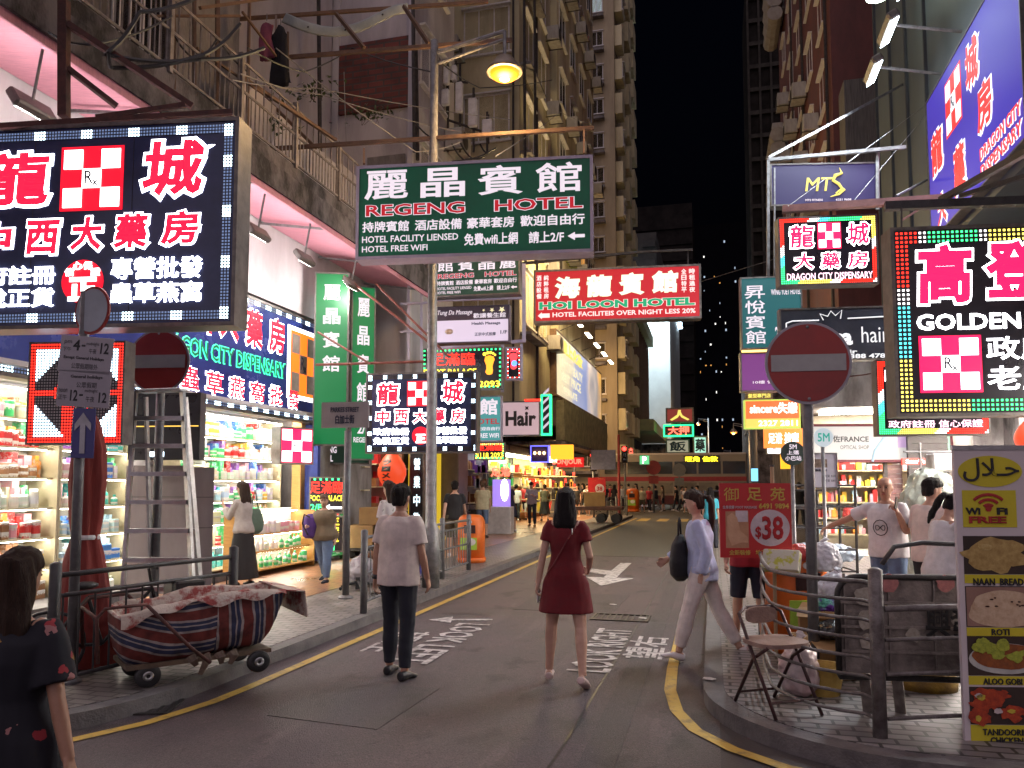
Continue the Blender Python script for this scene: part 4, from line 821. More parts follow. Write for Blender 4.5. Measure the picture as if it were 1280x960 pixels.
s.txt('政府註冊', .10, .52, .80, .90, em('pale pink led', (0, 0, 0)), .015); s.txt('信心保證', .55, .94, .80, .90, em('pale pink led', (0, 0, 0)), .015); s.txt('龍城', .08, .6, .1, .5, PNK, .03, out=WH, obold=.07)
m = MB(); m.prism([(.18 * s.w + .09 * (1 if k % 2 else .6) * math.cos(k * .628), .3 * s.h + .09 * (1 if k % 2 else .6) * math.sin(k * .628)) for k in range(10)], -.012, -.006, 'xz'); m.build('flower', LR, s.root); m = MB(); m.prism([(.1 * s.w, .42 * s.h), (.2 * s.w, .36 * s.h), (.3 * s.w, .5 * s.h)], -.012, -.006, 'xz'); m.build('leaf', LG, s.root)
s.leds(.02, .075, .026, rainbow(6), .7)
# notice board, 5M discs
s = Sign('white price notice on a frame beside the right no entry post', 1013, 1046, 566, 610, 9.5, 12, .03, mk('notice white', (.62, .62, .72), (.52, .52, .62), 3), steel, cat='notice', name='notice_board', fw=.012); s.rect(.12, .62, .18, .42, mk('photo brown', (.12, .08, .06), (.3, .22, .18), 30), name='photo'); s.txt('優惠價目', .15, .6, .46, .53, INK, .01); s.txt('洗髮 $50', .5, .92, .62, .7, INK, .0); s.txt('剪髮 $80', .5, .92, .75, .83, INK, .0)
def discsign(label, px, py, r, d, faces, txts, ink, base=.125):
    c = P(px, py, d); rad = r * d / F; t = thing('disc_sign', label, 'sign', (c.x, c.y, base), R(8)); h = c.z - base
    MB().lathe([(.03, 0), (.025, .02), (.022, h)], n=10).build('post', steel, t, True); m = MB(); m.lathe([(rad * .97, -.012), (rad, 0), (rad * .97, .012)], (0, -.04, h), 28, 'y'); m.build('disc', faces, t)
    for s_, z0, z1, w in txts:
        m = MB(); put_text(m, s_, -w * rad, w * rad, h + z0 * rad, h + z1 * rad, -.054, .02, .003); m.build('lettering', ink, t, fix=False)
discsign('white disc sign reading 5M beside the optical shop sign', 1028, 547, 12, 9.2, em('disc white', (.55, .62, .66), .5), (('5M', -.45, .45, .6),), em('disc green ink', (.02, .32, .25), .6))
discsign('dull green disc sign with three rows of characters left of the right no entry post', 990, 567, 15, 9.0, mk('dull green', (.06, .10, .085), (.04, .07, .06), 5), (('5M', .35, .75, .3), ('上落', -.1, .25, .5), ('小巴站', -.6, -.2, .65)), pw)
# far signs past the junction
for (lab, a, b_, c, d, dd, fm, tx, tm) in (('far red lit board with a portrait above the green framed LED sign', 832, 867, 510, 529, 75, em('far red', (.35, .05, .04), .35), '人', gold), ('far LED sign of red characters in a green frame beyond the bus', 829, 867, 531, 546, 75, BLKF, '大押', em('bright red letters', (0, 0, 0))), ('far pale green lightbox beside the bus', 866, 884, 545, 568, 75, em('pale green box', (.45, .9, .7), .6), '藥', INK), ('far cream lightbox under the green framed LED sign', 832, 862, 549, 567, 80, em('cream box', (.6, .55, .4), .3), '飯', INK)):
    s = Sign(lab, a, b_, c, d, dd, 0, .4, fm, em('green neon tube', (0, 0, 0)) if lab.startswith('far LED') else frs, cat='sign', fw=.15); s.txt(tx, .15, .85, .15, .85, tm, .03)
s = Sign('far blue and white lightbox low on the right pavement', 938, 948, 585, 602, 45, 0, .3, em('sky blue box', (.2, .6, .9), 1.1), frs, cat='lightbox', name='lightbox')
s = Sign('far green no-queue sign beside the red LED shop column', 799, 812, 569, 581, 46, 0, .2, em('far green', (.1, .5, .2), .9), frs, cat='sign'); s.txt('P', .3, .7, .15, .85, WSQ, .03)
s = Sign('tall red LED column sign on the far left shops', 785, 792, 559, 577, 62, 0, .3, BLKF, frs, cat='led sign'); s.vtxt('大酒樓', .1, .9, .05, .95, em('bright red letters', (0, 0, 0)), .05)
s = Sign('bright white and orange shop panel under the olive canopy', 746, 757, 538, 568, 60, 10, .3, em('white lit square', (0, 0, 0)), frs, cat='lightbox', name='lightbox'); s.txt('鐘', .2, .8, .1, .5, ORG, .05)
# ================================================================= SHOPS, GOODS, LAMPS
strip_l = em('added shelf light', (1, .95, .82), 30); ceil_l = em('shop ceiling light', (1, .93, .80), 30)
shelfw = mk('cream shelf board', (.55, .48, .33), (.45, .38, .24), 4, .5); backw = mk('shelf back panel', (.62, .60, .52), (.52, .50, .42), 2, .6, 0, 0); wood = mk('yellow wood trim', (.50, .27, .07), (.38, .19, .05), 5, .5, 0, .1, (1, 1, 8))
def objcol(name, rough):
    m = bpy.data.materials.new(name); m.use_nodes = True; t = m.node_tree; N = t.nodes; L = t.links; b = N['Principled BSDF']; oi = N.new('ShaderNodeObjectInfo'); tc = N.new('ShaderNodeTexCoord'); n = N.new('ShaderNodeTexNoise'); n.inputs['Scale'].default_value = 16; n.inputs['Detail'].default_value = 1
    sp = N.new('ShaderNodeSeparateXYZ'); L.new(tc.outputs['Object'], sp.inputs[0]); ad = N.new('ShaderNodeMath'); ad.operation = 'MULTIPLY_ADD'; L.new(sp.outputs[2], ad.inputs[0]); ad.inputs[1].default_value = 9; L.new(oi.outputs['Random'], ad.inputs[2]); fr = N.new('ShaderNodeMath'); fr.operation = 'FRACT'; L.new(ad.outputs[0], fr.inputs[0])
    mp = N.new('ShaderNodeMapping'); mp.inputs['Scale'].default_value = (3.5, 3.5, 9); L.new(tc.outputs['Object'], mp.inputs[0]); L.new(mp.outputs[0], n.inputs['Vector']); a2 = N.new('ShaderNodeMath'); a2.operation = 'MULTIPLY_ADD'; L.new(n.outputs['Fac'], a2.inputs[0]); a2.inputs[1].default_value = .9; L.new(fr.outputs[0], a2.inputs[2]); sc = N.new('ShaderNodeMath'); sc.operation = 'MULTIPLY'; sc.inputs[1].default_value = .5; L.new(a2.outputs[0], sc.inputs[0]); r = N.new('ShaderNodeValToRGB'); e = r.color_ramp.elements; e[0].position = .53; e[0].color = (0, 0, 0, 1); e[1].position = .56; e[1].color = (1, 1, 1, 1); 
    L.new(sc.outputs[0], r.inputs[0]); mx = N.new('ShaderNodeMixRGB'); L.new(r.outputs[0], mx.inputs[0]); L.new(oi.outputs['Color'], mx.inputs[1]); mx.inputs[2].default_value = (.72, .70, .66, 1); L.new(mx.outputs[0], b.inputs['Base Color']); b.inputs['Roughness'].default_value = rough; return m
pk = objcol('printed packaging', .35)
def protos():
    out = {}
    m = MB(); m.box((0, 0, .08), (.13, .1, .16), bev=.006); out['carton'] = m
    m = MB(); m.box((0, 0, .12), (.08, .07, .24), bev=.004); out['tall box'] = m
    m = MB(); m.box((0, 0, .055), (.2, .13, .11), bev=.006).box((.005, .0, .166), (.19, .125, .109), bev=.006); out['double carton'] = m
    m = MB(); m.lathe([(.036, 0), (.04, .01), (.04, .13), (.03, .16), (.014, .175), (.014, .2), (.018, .2), (.018, .225)], n=12); out['bottle'] = m
    m = MB(); m.lathe([(.05, 0), (.055, .01), (.055, .1), (.058, .1), (.058, .135), (.05, .14)], n=14); out['tub'] = m
    m = MB(); m.loft([(0, 0, 0), (0, 0, .03), (0, 0, .14), (0, 0, .17)], [(.06, .03), (.065, .04), (.06, .03), (.062, .006)], n=10); out['pouch'] = m
    return out
PROT = protos(); PD = {}
COLS = {'white': (.72, .72, .70), 'red': (.62, .03, .03), 'yellow': (.75, .52, .06), 'green': (.06, .48, .16), 'blue': (.05, .18, .62), 'pale blue': (.42, .62, .75), 'orange': (.75, .28, .04), 'pink': (.75, .36, .42), 'cream': (.72, .62, .40), 'teal': (.05, .42, .42), 'purple': (.26, .1, .45), 'brown': (.28, .12, .05)}
rg = random.Random(11)
def product(kind, colour, loc, rz, label, group):
    if kind not in PD: o = PROT[kind].build('package_' + kind.replace(' ', '_') if kind in ('carton', 'tall box', 'double carton', 'pouch') else kind, pk); PD[kind] = o
    else: o = PD[kind].copy(); COL.objects.link(o)
    hz = {'carton': .16, 'tall box': .24, 'double carton': .22, 'bottle': .225, 'tub': .14, 'pouch': .17}[kind]; o.scale = (rg.uniform(1.0, 1.5), rg.uniform(1, 1.2), rg.uniform(.13, .26) / hz if loc[0] < -8.5 else rg.uniform(.17, .25) / hz)
    o.location = loc; o.rotation_euler = (0, 0, rz); o.color = (*[c * rg.uniform(.85, 1.1) for c in COLS[colour]], 1); tag(o, label, 'package', group); return o
ORD = ['lowest', 'second', 'third', 'fourth', 'fifth', 'sixth', 'seventh']
def shelf(name_lab, y0, y1, xb, levels, depth, label, counts, kinds, cols, strip=True, trim=shelfw, bayname='', xlean=0):
    """open display shelf along the facade, back at x = xb, front towards the street; goods on it are things"""
    t = thing('display_shelf', label, 'shelf', (xb, y0, .13)); L_ = y1 - y0
    m = MB(); m.b2((0, 0, 0), (.02, L_, levels[-1] + .45)); m.build('back_panel', backw, t)
    m = MB(); m.b2((.021, -.03, 0), (depth, -.001, levels[-1] + .4)).b2((.021, L_ + .001, 0), (depth, L_ + .03, levels[-1] + .4)); m.each('side_panel', trim, t)
    m = MB()
    for i, z in enumerate(levels): m.b2((.022, .001, z - .025), (depth - xlean * i, L_ - .001, z))
    m.each('shelf_board', trim, t)
    if strip:
        m = MB()
        for i, z in enumerate(levels[1:] + [levels[-1] + .42]): m.b2((depth - .10 - xlean * (i + 1), .03, z - .036), (depth - .07 - xlean * (i + 1), L_ - .03, z - .027))
        m.each('added_light_strip', strip_l, t)  # added glowing strips under the boards, put in to brighten the goods
    for i, z in enumerate(levels):
        n = counts[i]; run = None; y = .09; c = rg.choice(cols); k = kinds[i % len(kinds)]
        for q in range(n):
            if rg.random() < .3: c = rg.choice(cols)
            if rg.random() < .12: k = rg.choice(kinds)
            yy = .1 + (L_ - .2) * (q + .5 + rg.uniform(-.12, .12)) / n
            product(k, c, (xb + depth - .1 - xlean * i - rg.uniform(0, .05), y0 + yy, .13 + z + .001), R(90) + rg.uniform(-.12, .12), f'{c} {k} on the {ORD[i]} shelf of {bayname}', 'goods on the pharmacy shelves')
allc = list(COLS); warm = ['red', 'yellow', 'cream', 'orange', 'white', 'green', 'pink', 'brown']; cool = ['white', 'blue', 'pale blue', 'green', 'teal', 'white', 'pink', 'purple']
LV = [.10, .52, .92, 1.32, 1.72, 2.12, 2.5]
shelf('a', 5.6, 8.55, -9.15, LV, .55, 'tall brightly lit pharmacy shelf of warm coloured packets at the far left', [15, 16, 17, 17, 17, 17, 15], ['double carton', 'pouch', 'tub', 'carton', 'pouch', 'carton', 'double carton'], warm, bayname='the far left bay', xlean=.02)
shelf('b', 8.62, 9.9, -9.15, LV, .55, 'narrow pharmacy shelf of blue and white packets behind the red cloth', [6, 7, 7, 7, 7, 7, 6], ['double carton', 'carton', 'tall box', 'bottle', 'carton', 'double carton', 'tall box'], cool, bayname='the bay behind the red cloth')
shelf('c', 11.1, 14.2, -9.15, LV, .5, 'tall pharmacy shelf of pale boxes behind the woman in the grey blouse', [0, 4, 13, 15, 15, 14, 12], ['carton', 'tall box', 'carton', 'tub', 'carton', 'tall box', 'double carton'], ['white', 'cream', 'pale blue', 'yellow', 'white', 'green', 'red'], bayname='the tall right hand bay')
shelf('d', 11.9, 14.1, -8.35, [.12, .42, .72], .55, 'low wooden display counter of bottles beside the woman in the grey blouse', [12, 12, 12], ['bottle', 'bottle', 'tub'], ['white', 'green', 'pale blue', 'pink', 'white', 'brown'], trim=wood, bayname='the low wooden counter', xlean=.1)
shelf('e', 14.75, 15.6, -8.35, [.12, .45, .8], .5, 'small green trimmed shelf beside the woman with the purple backpack', [4, 4, 4], ['bottle', 'carton', 'pouch'], ['white', 'pink', 'red', 'green'], trim=mk('green shelf', (.03, .22, .06)), bayname='the small green shelf')
r2 = random.Random(21); by = {}; goods_ = thing('packed_goods', 'mass of small packets crammed behind the front rows on the pharmacy shelves', 'packets', (0, 0, 0)); goods_['kind'] = 'stuff'
for y0, y1, xb, pal in ((5.65, 8.5, -9.12, warm), (8.67, 9.85, -9.12, cool), (11.15, 14.15, -9.12, allc)):
    for i, z in enumerate(LV):
        y = y0; c = r2.choice(pal); zt = .13 + z
        while y < y1 - .05:
            w = r2.uniform(.05, .13); c = r2.choice(pal) if r2.random() < .45 else c; h = r2.uniform(.18, .36); q = by.setdefault(c, MB()); d_ = r2.uniform(.14, .27)
            q.b2((xb, y, zt + .001), (xb + d_, min(y1, y + w * .94), zt + h))
            if r2.random() < .3: q.b2((xb + d_ + .001, y, zt + .001), (xb + d_ + .04, min(y1, y + w * .8), zt + h * .75))
            y += w
for c, mm in by.items():
    o = mm.build('packet', mk('packet ' + c, COLS[c], tuple(.45 * v + .3 for v in COLS[c]), 22, .4, 0, 0, (1, .7, 1), .42, .50), goods_); o['kind'] = 'stuff'
# pharmacy soffit, tubes, door post
t = thing('shop_ceiling', 'lit soffit with tube lights above the pharmacy shelves', 'ceiling', (0, 0, 0)); MB().b2((-9.28, 4.6, 3.14), (-7.8, 14.58, 3.2)).build('panel', white, t); m = MB()
for y in (5.2, 7.0, 8.8, 10.6, 12.4, 13.9): m.b2((-8.5, y - .5, 3.1), (-8.35, y + .5, 3.139))
m.each('tube_light', ceil_l, t)
t = thing('door_post', 'yellow wood and glass door post at the right end of the pharmacy', 'door post', (0, 0, 0)); m = MB(); m.b2((-8.4, 14.22, .13), (-8.2, 14.36, 3.1)).b2((-8.35, 14.38, .13), (-8.2, 14.5, 3.1)); m.each('jamb', wood, t); MB().b2((-8.19, 14.37, .2), (-7.9, 14.48, 3.0)).build('blue_panel', mk('blue door panel', (.03, .05, .25)), t)
t = thing('stone_step', 'low tiled step under the pharmacy shelves', 'plinth', (0, 0, 0)); MB().b2((-9.28, 4.6, .125), (-8.0, 11.5, .24)).build('plinth', kerbm, t)
# grey sheeted panels in front of the middle bay
gp_ = mk('grey protective sheet', (.34, .29, .29), (.24, .20, .20), 1.6, .5, 0, .4, (1, 1, .4), bscale=8)
for i, (px0, px1, yt, yb, d, lab) in enumerate(((158, 238, 582, 742, 9.6, 'wrapped grey board standing on edge behind the stepladder'), (238, 268, 584, 738, 9.9, 'narrow wrapped grey board right of the stepladder'))):
    s = Sign(lab, px0, px1, yt, yb, d, 8 + i * 25, .06, gp_, None, name='wrapped_board', cat='board', fr=False); m = MB()
    for k in (.25, .5, .75): m.b2((0, -.004, s.h * k), (s.w, -.001, s.h * k + .012))
    m.each('fold_line', mk('fold grey', (.18, .16, .16)), s.root)
s = Sign('dark display screen hung above the wrapped boards', 163, 252, 492, 575, 9.4, 8, .1, mk('dark screen', (.03, .03, .035), (.02, .02, .024), 2, .3), blk, name='display_screen', cat='screen', fw=.02); s.rect(.02, .98, .49, .505, em('amber line', (1, .6, .1), .9)); s.rect(.25, .5, .88, .95, WHb, name='light_bar')
# shop rows (left)
def shop(label, y0, y1, xb=-8.9, dep=1.0, z1=2.9, col=(1, .9, .7), e=5, goods=warm, n=70, awn=None, side=1):
    t = thing('shopfront', label, 'shop', (xb, y0, .13)); L_ = y1 - y0; q = side
    bm_ = mk('shop back ' + label[:12], tuple(.6 * c for c in col), tuple(.4 * c for c in col), 1.5, .6, 0, 0)
    MB().b2((.005 * q, .06, 0), (.05 * q, L_ - .06, z1)).build('back_wall', bm_, t); m = MB(); m.b2((.001 * q, 0, 0), (.2 * q, .059, z1)).b2((.001 * q, L_ - .059, 0), (.2 * q, L_, z1)); m.each('side_wall', conc, t)
    MB().b2((.001 * q, 0, z1 + .001), ((dep + .1) * q, L_, z1 + .3)).build('fascia', frs, t); MB().b2((.3 * q, .2, z1 - .06), ((dep - .1) * q, L_ - .2, z1 - .001)).build('ceiling_light', em('shop light ' + label[:12], col, e), t)
    m = MB()
    for k in range(4): m.b2((.06 * q, .1, .35 + k * .6), (.42 * q, L_ - .1, .38 + k * .6))
    m.each('shelf_board', shelfw, t); r2 = random.Random(int(y0 * 10)); by = {}
    for _ in range(n):
        c = r2.choice(goods); k = r2.randrange(4); y = r2.uniform(.15, L_ - .3); w = r2.uniform(.08, .22); h = r2.uniform(.12, .4)
        by.setdefault(c, MB()).b2((.1 * q, y, .382 + k * .6), (r2.uniform(.3, .4) * q, y + w, .38 + k * .6 + h))
    nr = max(1, int(L_ / 2)); m = MB()
    for a in range(nr):
        y = .3 + (L_ - .4) * a / nr + .3
        for k in range(4):
            m.b2((.45 * q, y, .38 + k * .55), (dep * q, y + .3, .41 + k * .55))
            for _ in range(7): c = r2.choice(goods); x = r2.uniform(.47, dep - .16); by.setdefault(c, MB()).b2((x * q, y + .03, .412 + k * .55), ((x + r2.uniform(.07, .15)) * q, y + .12, .41 + k * .55 + r2.uniform(.15, .45)))
    m.each('display_rack', shelfw, t)
    for c, mm in by.items():
        o = mm.build('shelf_goods', mk('goods ' + c, COLS[c], tuple(v * .7 for v in COLS[c]), 9, .4, 0, 0), t); o['kind'] = 'stuff'
    return t
shop('lit cosmetics shop stocked with pink and white bottles left of the ramen lantern', 16.0, 18.2, e=16, goods=['white', 'pink', 'cream', 'red', 'pale blue'], n=60)
shop('dim noodle shop doorway behind the round orange lantern', 18.4, 20.6, col=(.5, .08, .06), e=1.5, goods=['red', 'brown'], n=20)
shop('dim doorway with metal shutters behind the orange bin', 26.2, 29.4, col=(.5, .5, .65), e=1.5, goods=['brown', 'white', 'purple'], n=30)
shop('bright yellow lit drugstore behind the person checking a phone', 29.6, 33.4, col=(.95, 1, .62), e=14, goods=['yellow', 'green', 'white', 'cream'], n=110)
shop('warm crowded arcade shop with orange lights at the corner', 33.6, 41.0, dep=2.2, col=(1, .70, .36), e=11, goods=['orange', 'red', 'yellow', 'cream', 'white'], n=170)
shop('far bright shop under the olive canopy past the junction', 76, 82, xb=-8.4, col=(.9, .95, 1), e=9, goods=cool, n=60, z1=4.5); shop('far red lit restaurant past the junction', 83, 90, xb=-8.4, col=(1, .12, .06), e=5, goods=['red'], n=40, z1=4.5)
shop('bright market shop on the right pavement behind the food banner', 8.2, 17.5, xb=6.19, dep=1.3, z1=3.2, col=(1, .92, .84), e=48, n=90, side=-1)  # added shop mostly out of view, its bright ceiling lights the people at right
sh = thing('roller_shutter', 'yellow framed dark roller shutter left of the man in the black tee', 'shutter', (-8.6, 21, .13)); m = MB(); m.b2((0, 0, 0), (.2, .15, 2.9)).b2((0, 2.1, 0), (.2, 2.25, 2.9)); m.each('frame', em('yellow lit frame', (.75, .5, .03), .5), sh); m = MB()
for k in range(24): m.b2((.02, .151, .02 + k * .12), (.06 + .03 * (k % 2), 2.099, .13 + k * .12))
m.build('slats', dsteel, sh)
t = thing('grey_column', 'brown stone column between the shutter and the phone stall', 'column', (-8.2, 24.0, .13)); MB().box((0, 0, 1.9), (.6, 1.0, 3.8), bev=.03).build('shaft', mk('brown stone', (.16, .11, .09), (.10, .07, .06), 3, .5), t)
# ramen lantern
c = P(490, 590, 19.5); t = thing('paper_lantern', 'round orange paper lantern with black writing hanging at the noodle shop', 'lantern', (c.x, c.y, c.z)); m = MB(); prof = [(.2, -.52)] + [(.2 + .24 * math.sin(math.pi * k / 12) + .012 * (k % 2), -.5 + k * .0833) for k in range(13)] + [(.2, .52)]; m.lathe(prof, n=24); m.build('shade', em('orange lantern paper', (.85, .075, .02), .5), t, True); t.scale = (.82, .82, .85); m = MB(); m.lathe([(.2, .521), (.21, .56), (.02, .6)], n=16).lathe([(.2, -.56), (.21, -.521)], n=16); m.each('cap', blk, t)
m = MB()
for i, ch in enumerate('ラーメン'): put_text(m, ch, -.17, .13, .2 - i * .2, .37 - i * .2, 0, .05, .002)
for v in m.v: v.y = -math.sqrt(max(.001, (.2 + .24 * math.sin(math.pi * (v.z + .5))) ** 2 - v.x ** 2)) - .02
m.build('lettering', blk, t, fix=False); MB().bar((0, 0, .6), (0, 0, 1.1), .01, 5).build('cord', blk, t)
# right hand shop under the podium
def xbox(nm, mat, a, b_, t): return MB().b2(a, b_).build(nm, mat, t)
t = thing('shopfront', 'bright optical shop interior with red goods under the grey sign', 'shop', (2.3, 19, .13)); xbox('back_wall', mk('pale shop wall', (.62, .55, .42)), (0, 2.2, 0), (3.3, 2.26, 3.4), t); xbox('ceiling_light', em('shop light right', (1, .92, .78), 26), (.3, .3, 3.36), (3.0, 1.4, 3.41), t); xbox('floor', mk('pale shop floor', (.5, .46, .4)), (0, 0, 0), (3.3, 2.2, .02), t)
m = MB(); r2 = random.Random(5); by = {}
for k in range(240):
    c = r2.choice(['red', 'orange', 'white', 'red', 'yellow', 'pale blue', 'pink']); x = r2.uniform(.1, 3.1); z = r2.choice([.4, .8, 1.2, 1.6, 2.0]); by.setdefault(c, MB()).b2((x, r2.uniform(1.88, 2.0), z), (x + r2.uniform(.04, .11), 2.15, z + r2.uniform(.1, .3)))
for c, mm in by.items(): mm.build('shelf_goods', mk('goods ' + c, COLS[c], tuple(v * .7 for v in COLS[c]), 9, .4, 0, 0), t)['kind'] = 'stuff'
m = MB()
for z in (.39, .79, 1.19, 1.59, 1.99): m.b2((.05, 1.85, z - .03), (3.25, 2.19, z - .001))
m.each('shelf_board', shelfw, t)
s = Sign('blue and green LED strip under the grey optical sign', 1050, 1083, 562, 569, 17.4, 8, .1, em('blue led strip', (.05, .35, 1), 2.2), None, cat='led sign', fr=False, name='led_sign'); s = Sign('green LED open sign in the optical shop doorway', 1050, 1062, 569, 578, 17.6, 8, .1, em('green led', (0, 0, 0)), None, cat='led sign', fr=False, name='led_sign'); s = Sign('olive arrow board under the right end of the optical sign', 1084, 1111, 568, 580, 17.4, 8, .1, mk('olive board', (.2, .18, .08)), None, fr=False)
for i, (a, b_, lab, mt) in enumerate(((1116, 1140, 'maroon ribbed roller shutter beside the optical shop', mk('maroon shutter', (.22, .10, .09), (.16, .07, .065), 4, .5)), (1142, 1192, 'dark closed roller shutter behind the plastic covered pile', dsteel))):
    p0 = P(a, 640, 16.9); p1 = P(b_, 640, 16.5); w = p1.x - p0.x; t = thing('roller_shutter', lab, 'shutter', (p0.x, 18.9 - i * .3, .13)); m = MB()
    for k in range(30): m.b2((0, -.02 - .03 * (k % 2), k * .11), (w, .05, k * .11 + .105))
    m.build('slats', mt, t); m = MB(); m.b2((-.08, -.08, 0), (-.001, .06, 3.4)); m.build('guide_rail', dsteel, t)
c = P(1149, 577, 15); t = sign_at('small red lit shop sign above the plastic covered pile', (c.x - .3, c.y, c.z - .06), .62, .13, R(8), panel=em('red shop plate', (.8, .05, .03), 1.0), fr=False, depth=.06); t.txt('SmarTone', .1, .9, .2, .8, WSQ, .02)
c = P(1277, 548, 11); t = thing('paper_lantern', 'orange red paper lantern at the right edge above the food banner', 'lantern', (c.x + .12, c.y, c.z)); m = MB(); m.lathe([(.08, -.26)] + [(.08 + .13 * math.sin(math.pi * k / 10), -.25 + .05 * k) for k in range(11)] + [(.08, .26)], n=20); m.build('shade', em('red lantern paper', (.9, .06, .02), .8), t, True); MB().bar((0, 0, .25), (0, 0, .8), .008, 5).build('cord', blk, t)
# ---------------------------------------------------------------- street lamps
def street_lamp(label, base, h, arm, side, e=0, r=.09, glow=1.7, col=(1, .20, .006), arms=1):
    t = thing('street_lamp', label, 'street lamp', base); m = MB(); m.lathe([(r * 1.6, 0), (r * 1.6, .9), (r, 1.0), (r * .7, h)], n=14); m.build('pole', steel, t, True)
    sx, sy = side; e1 = Vector((sx * arm, sy * arm, h - .25)); m = MB(); m.bar((0, 0, h - .22), (e1.x, e1.y, h - .02), .035).bar((0, 0, h - .42), (e1.x * .98, e1.y * .98, h - .16), .025); m.build('arm', steel, t)
    m = MB(); m.bar((e1.x, e1.y, h - .02), (e1.x, e1.y, h - .45), .03); m.build('stem', steel, t); m = MB(); m.lathe([(.06, .28), (.14, .24), (.27, .06), (.30, 0), (.28, -.01)], (e1.x, e1.y, h - .72), 20); m.build('lamp_shade', mk('lamp hood', (.30, .24, .18), None, 8, .4, .5), t, True)
    m = MB(); m.ell((e1.x, e1.y, h - .73), (.24, .24, .12), 16); m.build('lamp_globe', em('sodium globe', col, glow), t, True); m = MB(); m.ell((e1.x, e1.y, h - .80), (.11, .11, .07), 12); m.build('bulb', em('sodium bulb', (1, .62, .16), 9), t, True)
    if e:
        l = bpy.data.lights.new('street_light', 'POINT'); l.energy = e; l.color = (1, .62, .26); l.shadow_soft_size = .28; o = bpy.data.objects.new('street_light', l); COL.objects.link(o); o.parent = t; o.location = (e1.x, e1.y, h - 1.1)
    return t
hd = P(635, 100, 12.3); pb = P(539, 600, 12.4)
street_lamp('tall steel lamp post with a glowing amber lamp above the green hotel sign', (pb.x, pb.y, .125), hd.z + .61, hd.x - pb.x, (1, .0), e=190)
for (px, py, d, lab, e) in ((738, 462, 54, 'far amber street lamp in front of the white hoarding, the higher of the pair', 700), (715, 485, 50, 'far amber street lamp left of the white hoarding, the lower of the pair', 600), (873, 530, 95, 'distant amber street lamp over the bus', 300), (917, 540, 60, 'amber street lamp near the orange shop sign far down the right pavement', 200), (905, 567, 150, 'very distant amber street lamp above the bus roof', 0), (908, 585, 110, 'small distant amber lamp just right of the bus', 0)):
    q = P(px, py, d); a = 1.2 if px < 800 else -1.2; street_lamp(lab, (q.x - a, q.y, .12), q.z + .7 - .12, a, (1, 0), e, r=.11, glow=2.4)
t = thing('wall_lamp', 'added amber wall lamp on a long arm, hidden behind the red hotel sign', 'lamp', (-6.3, 27.9, 8.6)); MB().bar((0, 0, .1), (1.7, 0, .2), .04).build('arm', steel, t); MB().ell((1.7, 0, 0), (.3, .3, .14), 14).build('lamp_globe', em('sodium bulb', (0, 0, 0)), t, True); MB().lathe([(.31, .02), (.2, .12), (.05, .16)], (1.7, 0, .02), 16).build('lamp_shade', frs, t, True)  # added lamp out of sight behind the hotel sign, brightens the cream block
l = bpy.data.lights.new('street_light', 'POINT'); l.energy = 800; l.color = (1, .72, .34); l.shadow_soft_size = .3; o = bpy.data.objects.new('street_light', l); COL.objects.link(o); o.parent = t; o.location = (1.9, 0, .35)  # light of the added wall lamp, not of a street lamp
lg = P(1096, -4, 15); t = thing('wall_lamp', 'greenish white wall lamp high on the right building', 'lamp', (lg.x, lg.y, lg.z)); MB().ell((0, 0, 0), (.22, .16, .10), 12).build('lamp_globe', em('mercury lamp', (.8, 1, .85), 12), t, True); MB().bar((0, 0, .08), (1.6, 1.5, .6), .03).build('arm', steel, t)
# ================================================================= STREET FURNITURE AND GOODS
sgrey = mk('grey sign plate', (.34, .32, .36), (.28, .26, .30), 3, .45, .2, .05); sred = mk('sign red', (.30, .022, .018), (.22, .015, .012), 3, .35, 0, .05); swhite = mk('sign white bar', (.38, .38, .38), (.30, .30, .30), 4, .4, 0, .05); sblue = mk('sign blue', (.05, .05, .22), (.04, .04, .17), 3, .4); sink = mk('sign ink', (.03, .03, .035))
postm = mk('grey post paint', (.17, .17, .18), (.10, .10, .105), 7, .5, .3, .2)
def post(t, h, r=.038, base=True):
    m = MB(); m.lathe([(r, 0), (r, h)], n=14); m.build('post', postm, t, True)
    if base: m = MB(); m.lathe([(r * 2.1, 0), (r * 2.1, .02), (r * 1.2, .05)], n=14); m.build('base_collar', postm, t)
def round_plate(t, z, rad, y, front, rim, nm='sign_disc', x=0, tilt=0):
    m = MB(); m.lathe([(rad - .02, -.012), (rad, -.004), (rad, .010)], (0, 0, 0), 40, 'y'); M = Matrix.Translation((x, y, z)) @ Matrix.Rotation(tilt, 4, 'Z'); m.v = [M @ v for v in m.v]; d = m.build(nm, rim, t)
    m = MB(); m.lathe([(rad - .022, .0105), (rad - .022, .014)], (0, 0, 0), 40, 'y'); m.v = [M @ v for v in m.v]; m.build('sign_face', front, d); return d, M
def no_entry(label, px, py, d, rad, rz, base=.125):
    c = P(px, py, d); t = thing('no_entry_sign', label, 'road sign', (c.x, c.y, base), rz); h = c.z - base; post(t, h + rad * .8, .045)
    o, M = round_plate(t, h, rad, -.055, sred, sgrey); m = MB(); m.b2((-rad * .86, -.022, -rad * .2), (rad * .86, -.0145, rad * .2)); m.v = [M @ v for v in m.v]; m.build('white_bar', swhite, o)
    m = MB(); [m.ell((0, -.072, h + q * rad * .87), (.014, .006, .014), 8) for q in (1, -1)]; m.each('bolt', steel, t)
no_entry('large scuffed no entry disc on a grey post behind the right railing', 1008, 455, 6.5, .352, R(6)); no_entry('no entry disc half hidden behind the stepladder on the left', 202, 453, 8.3, .35, R(10))
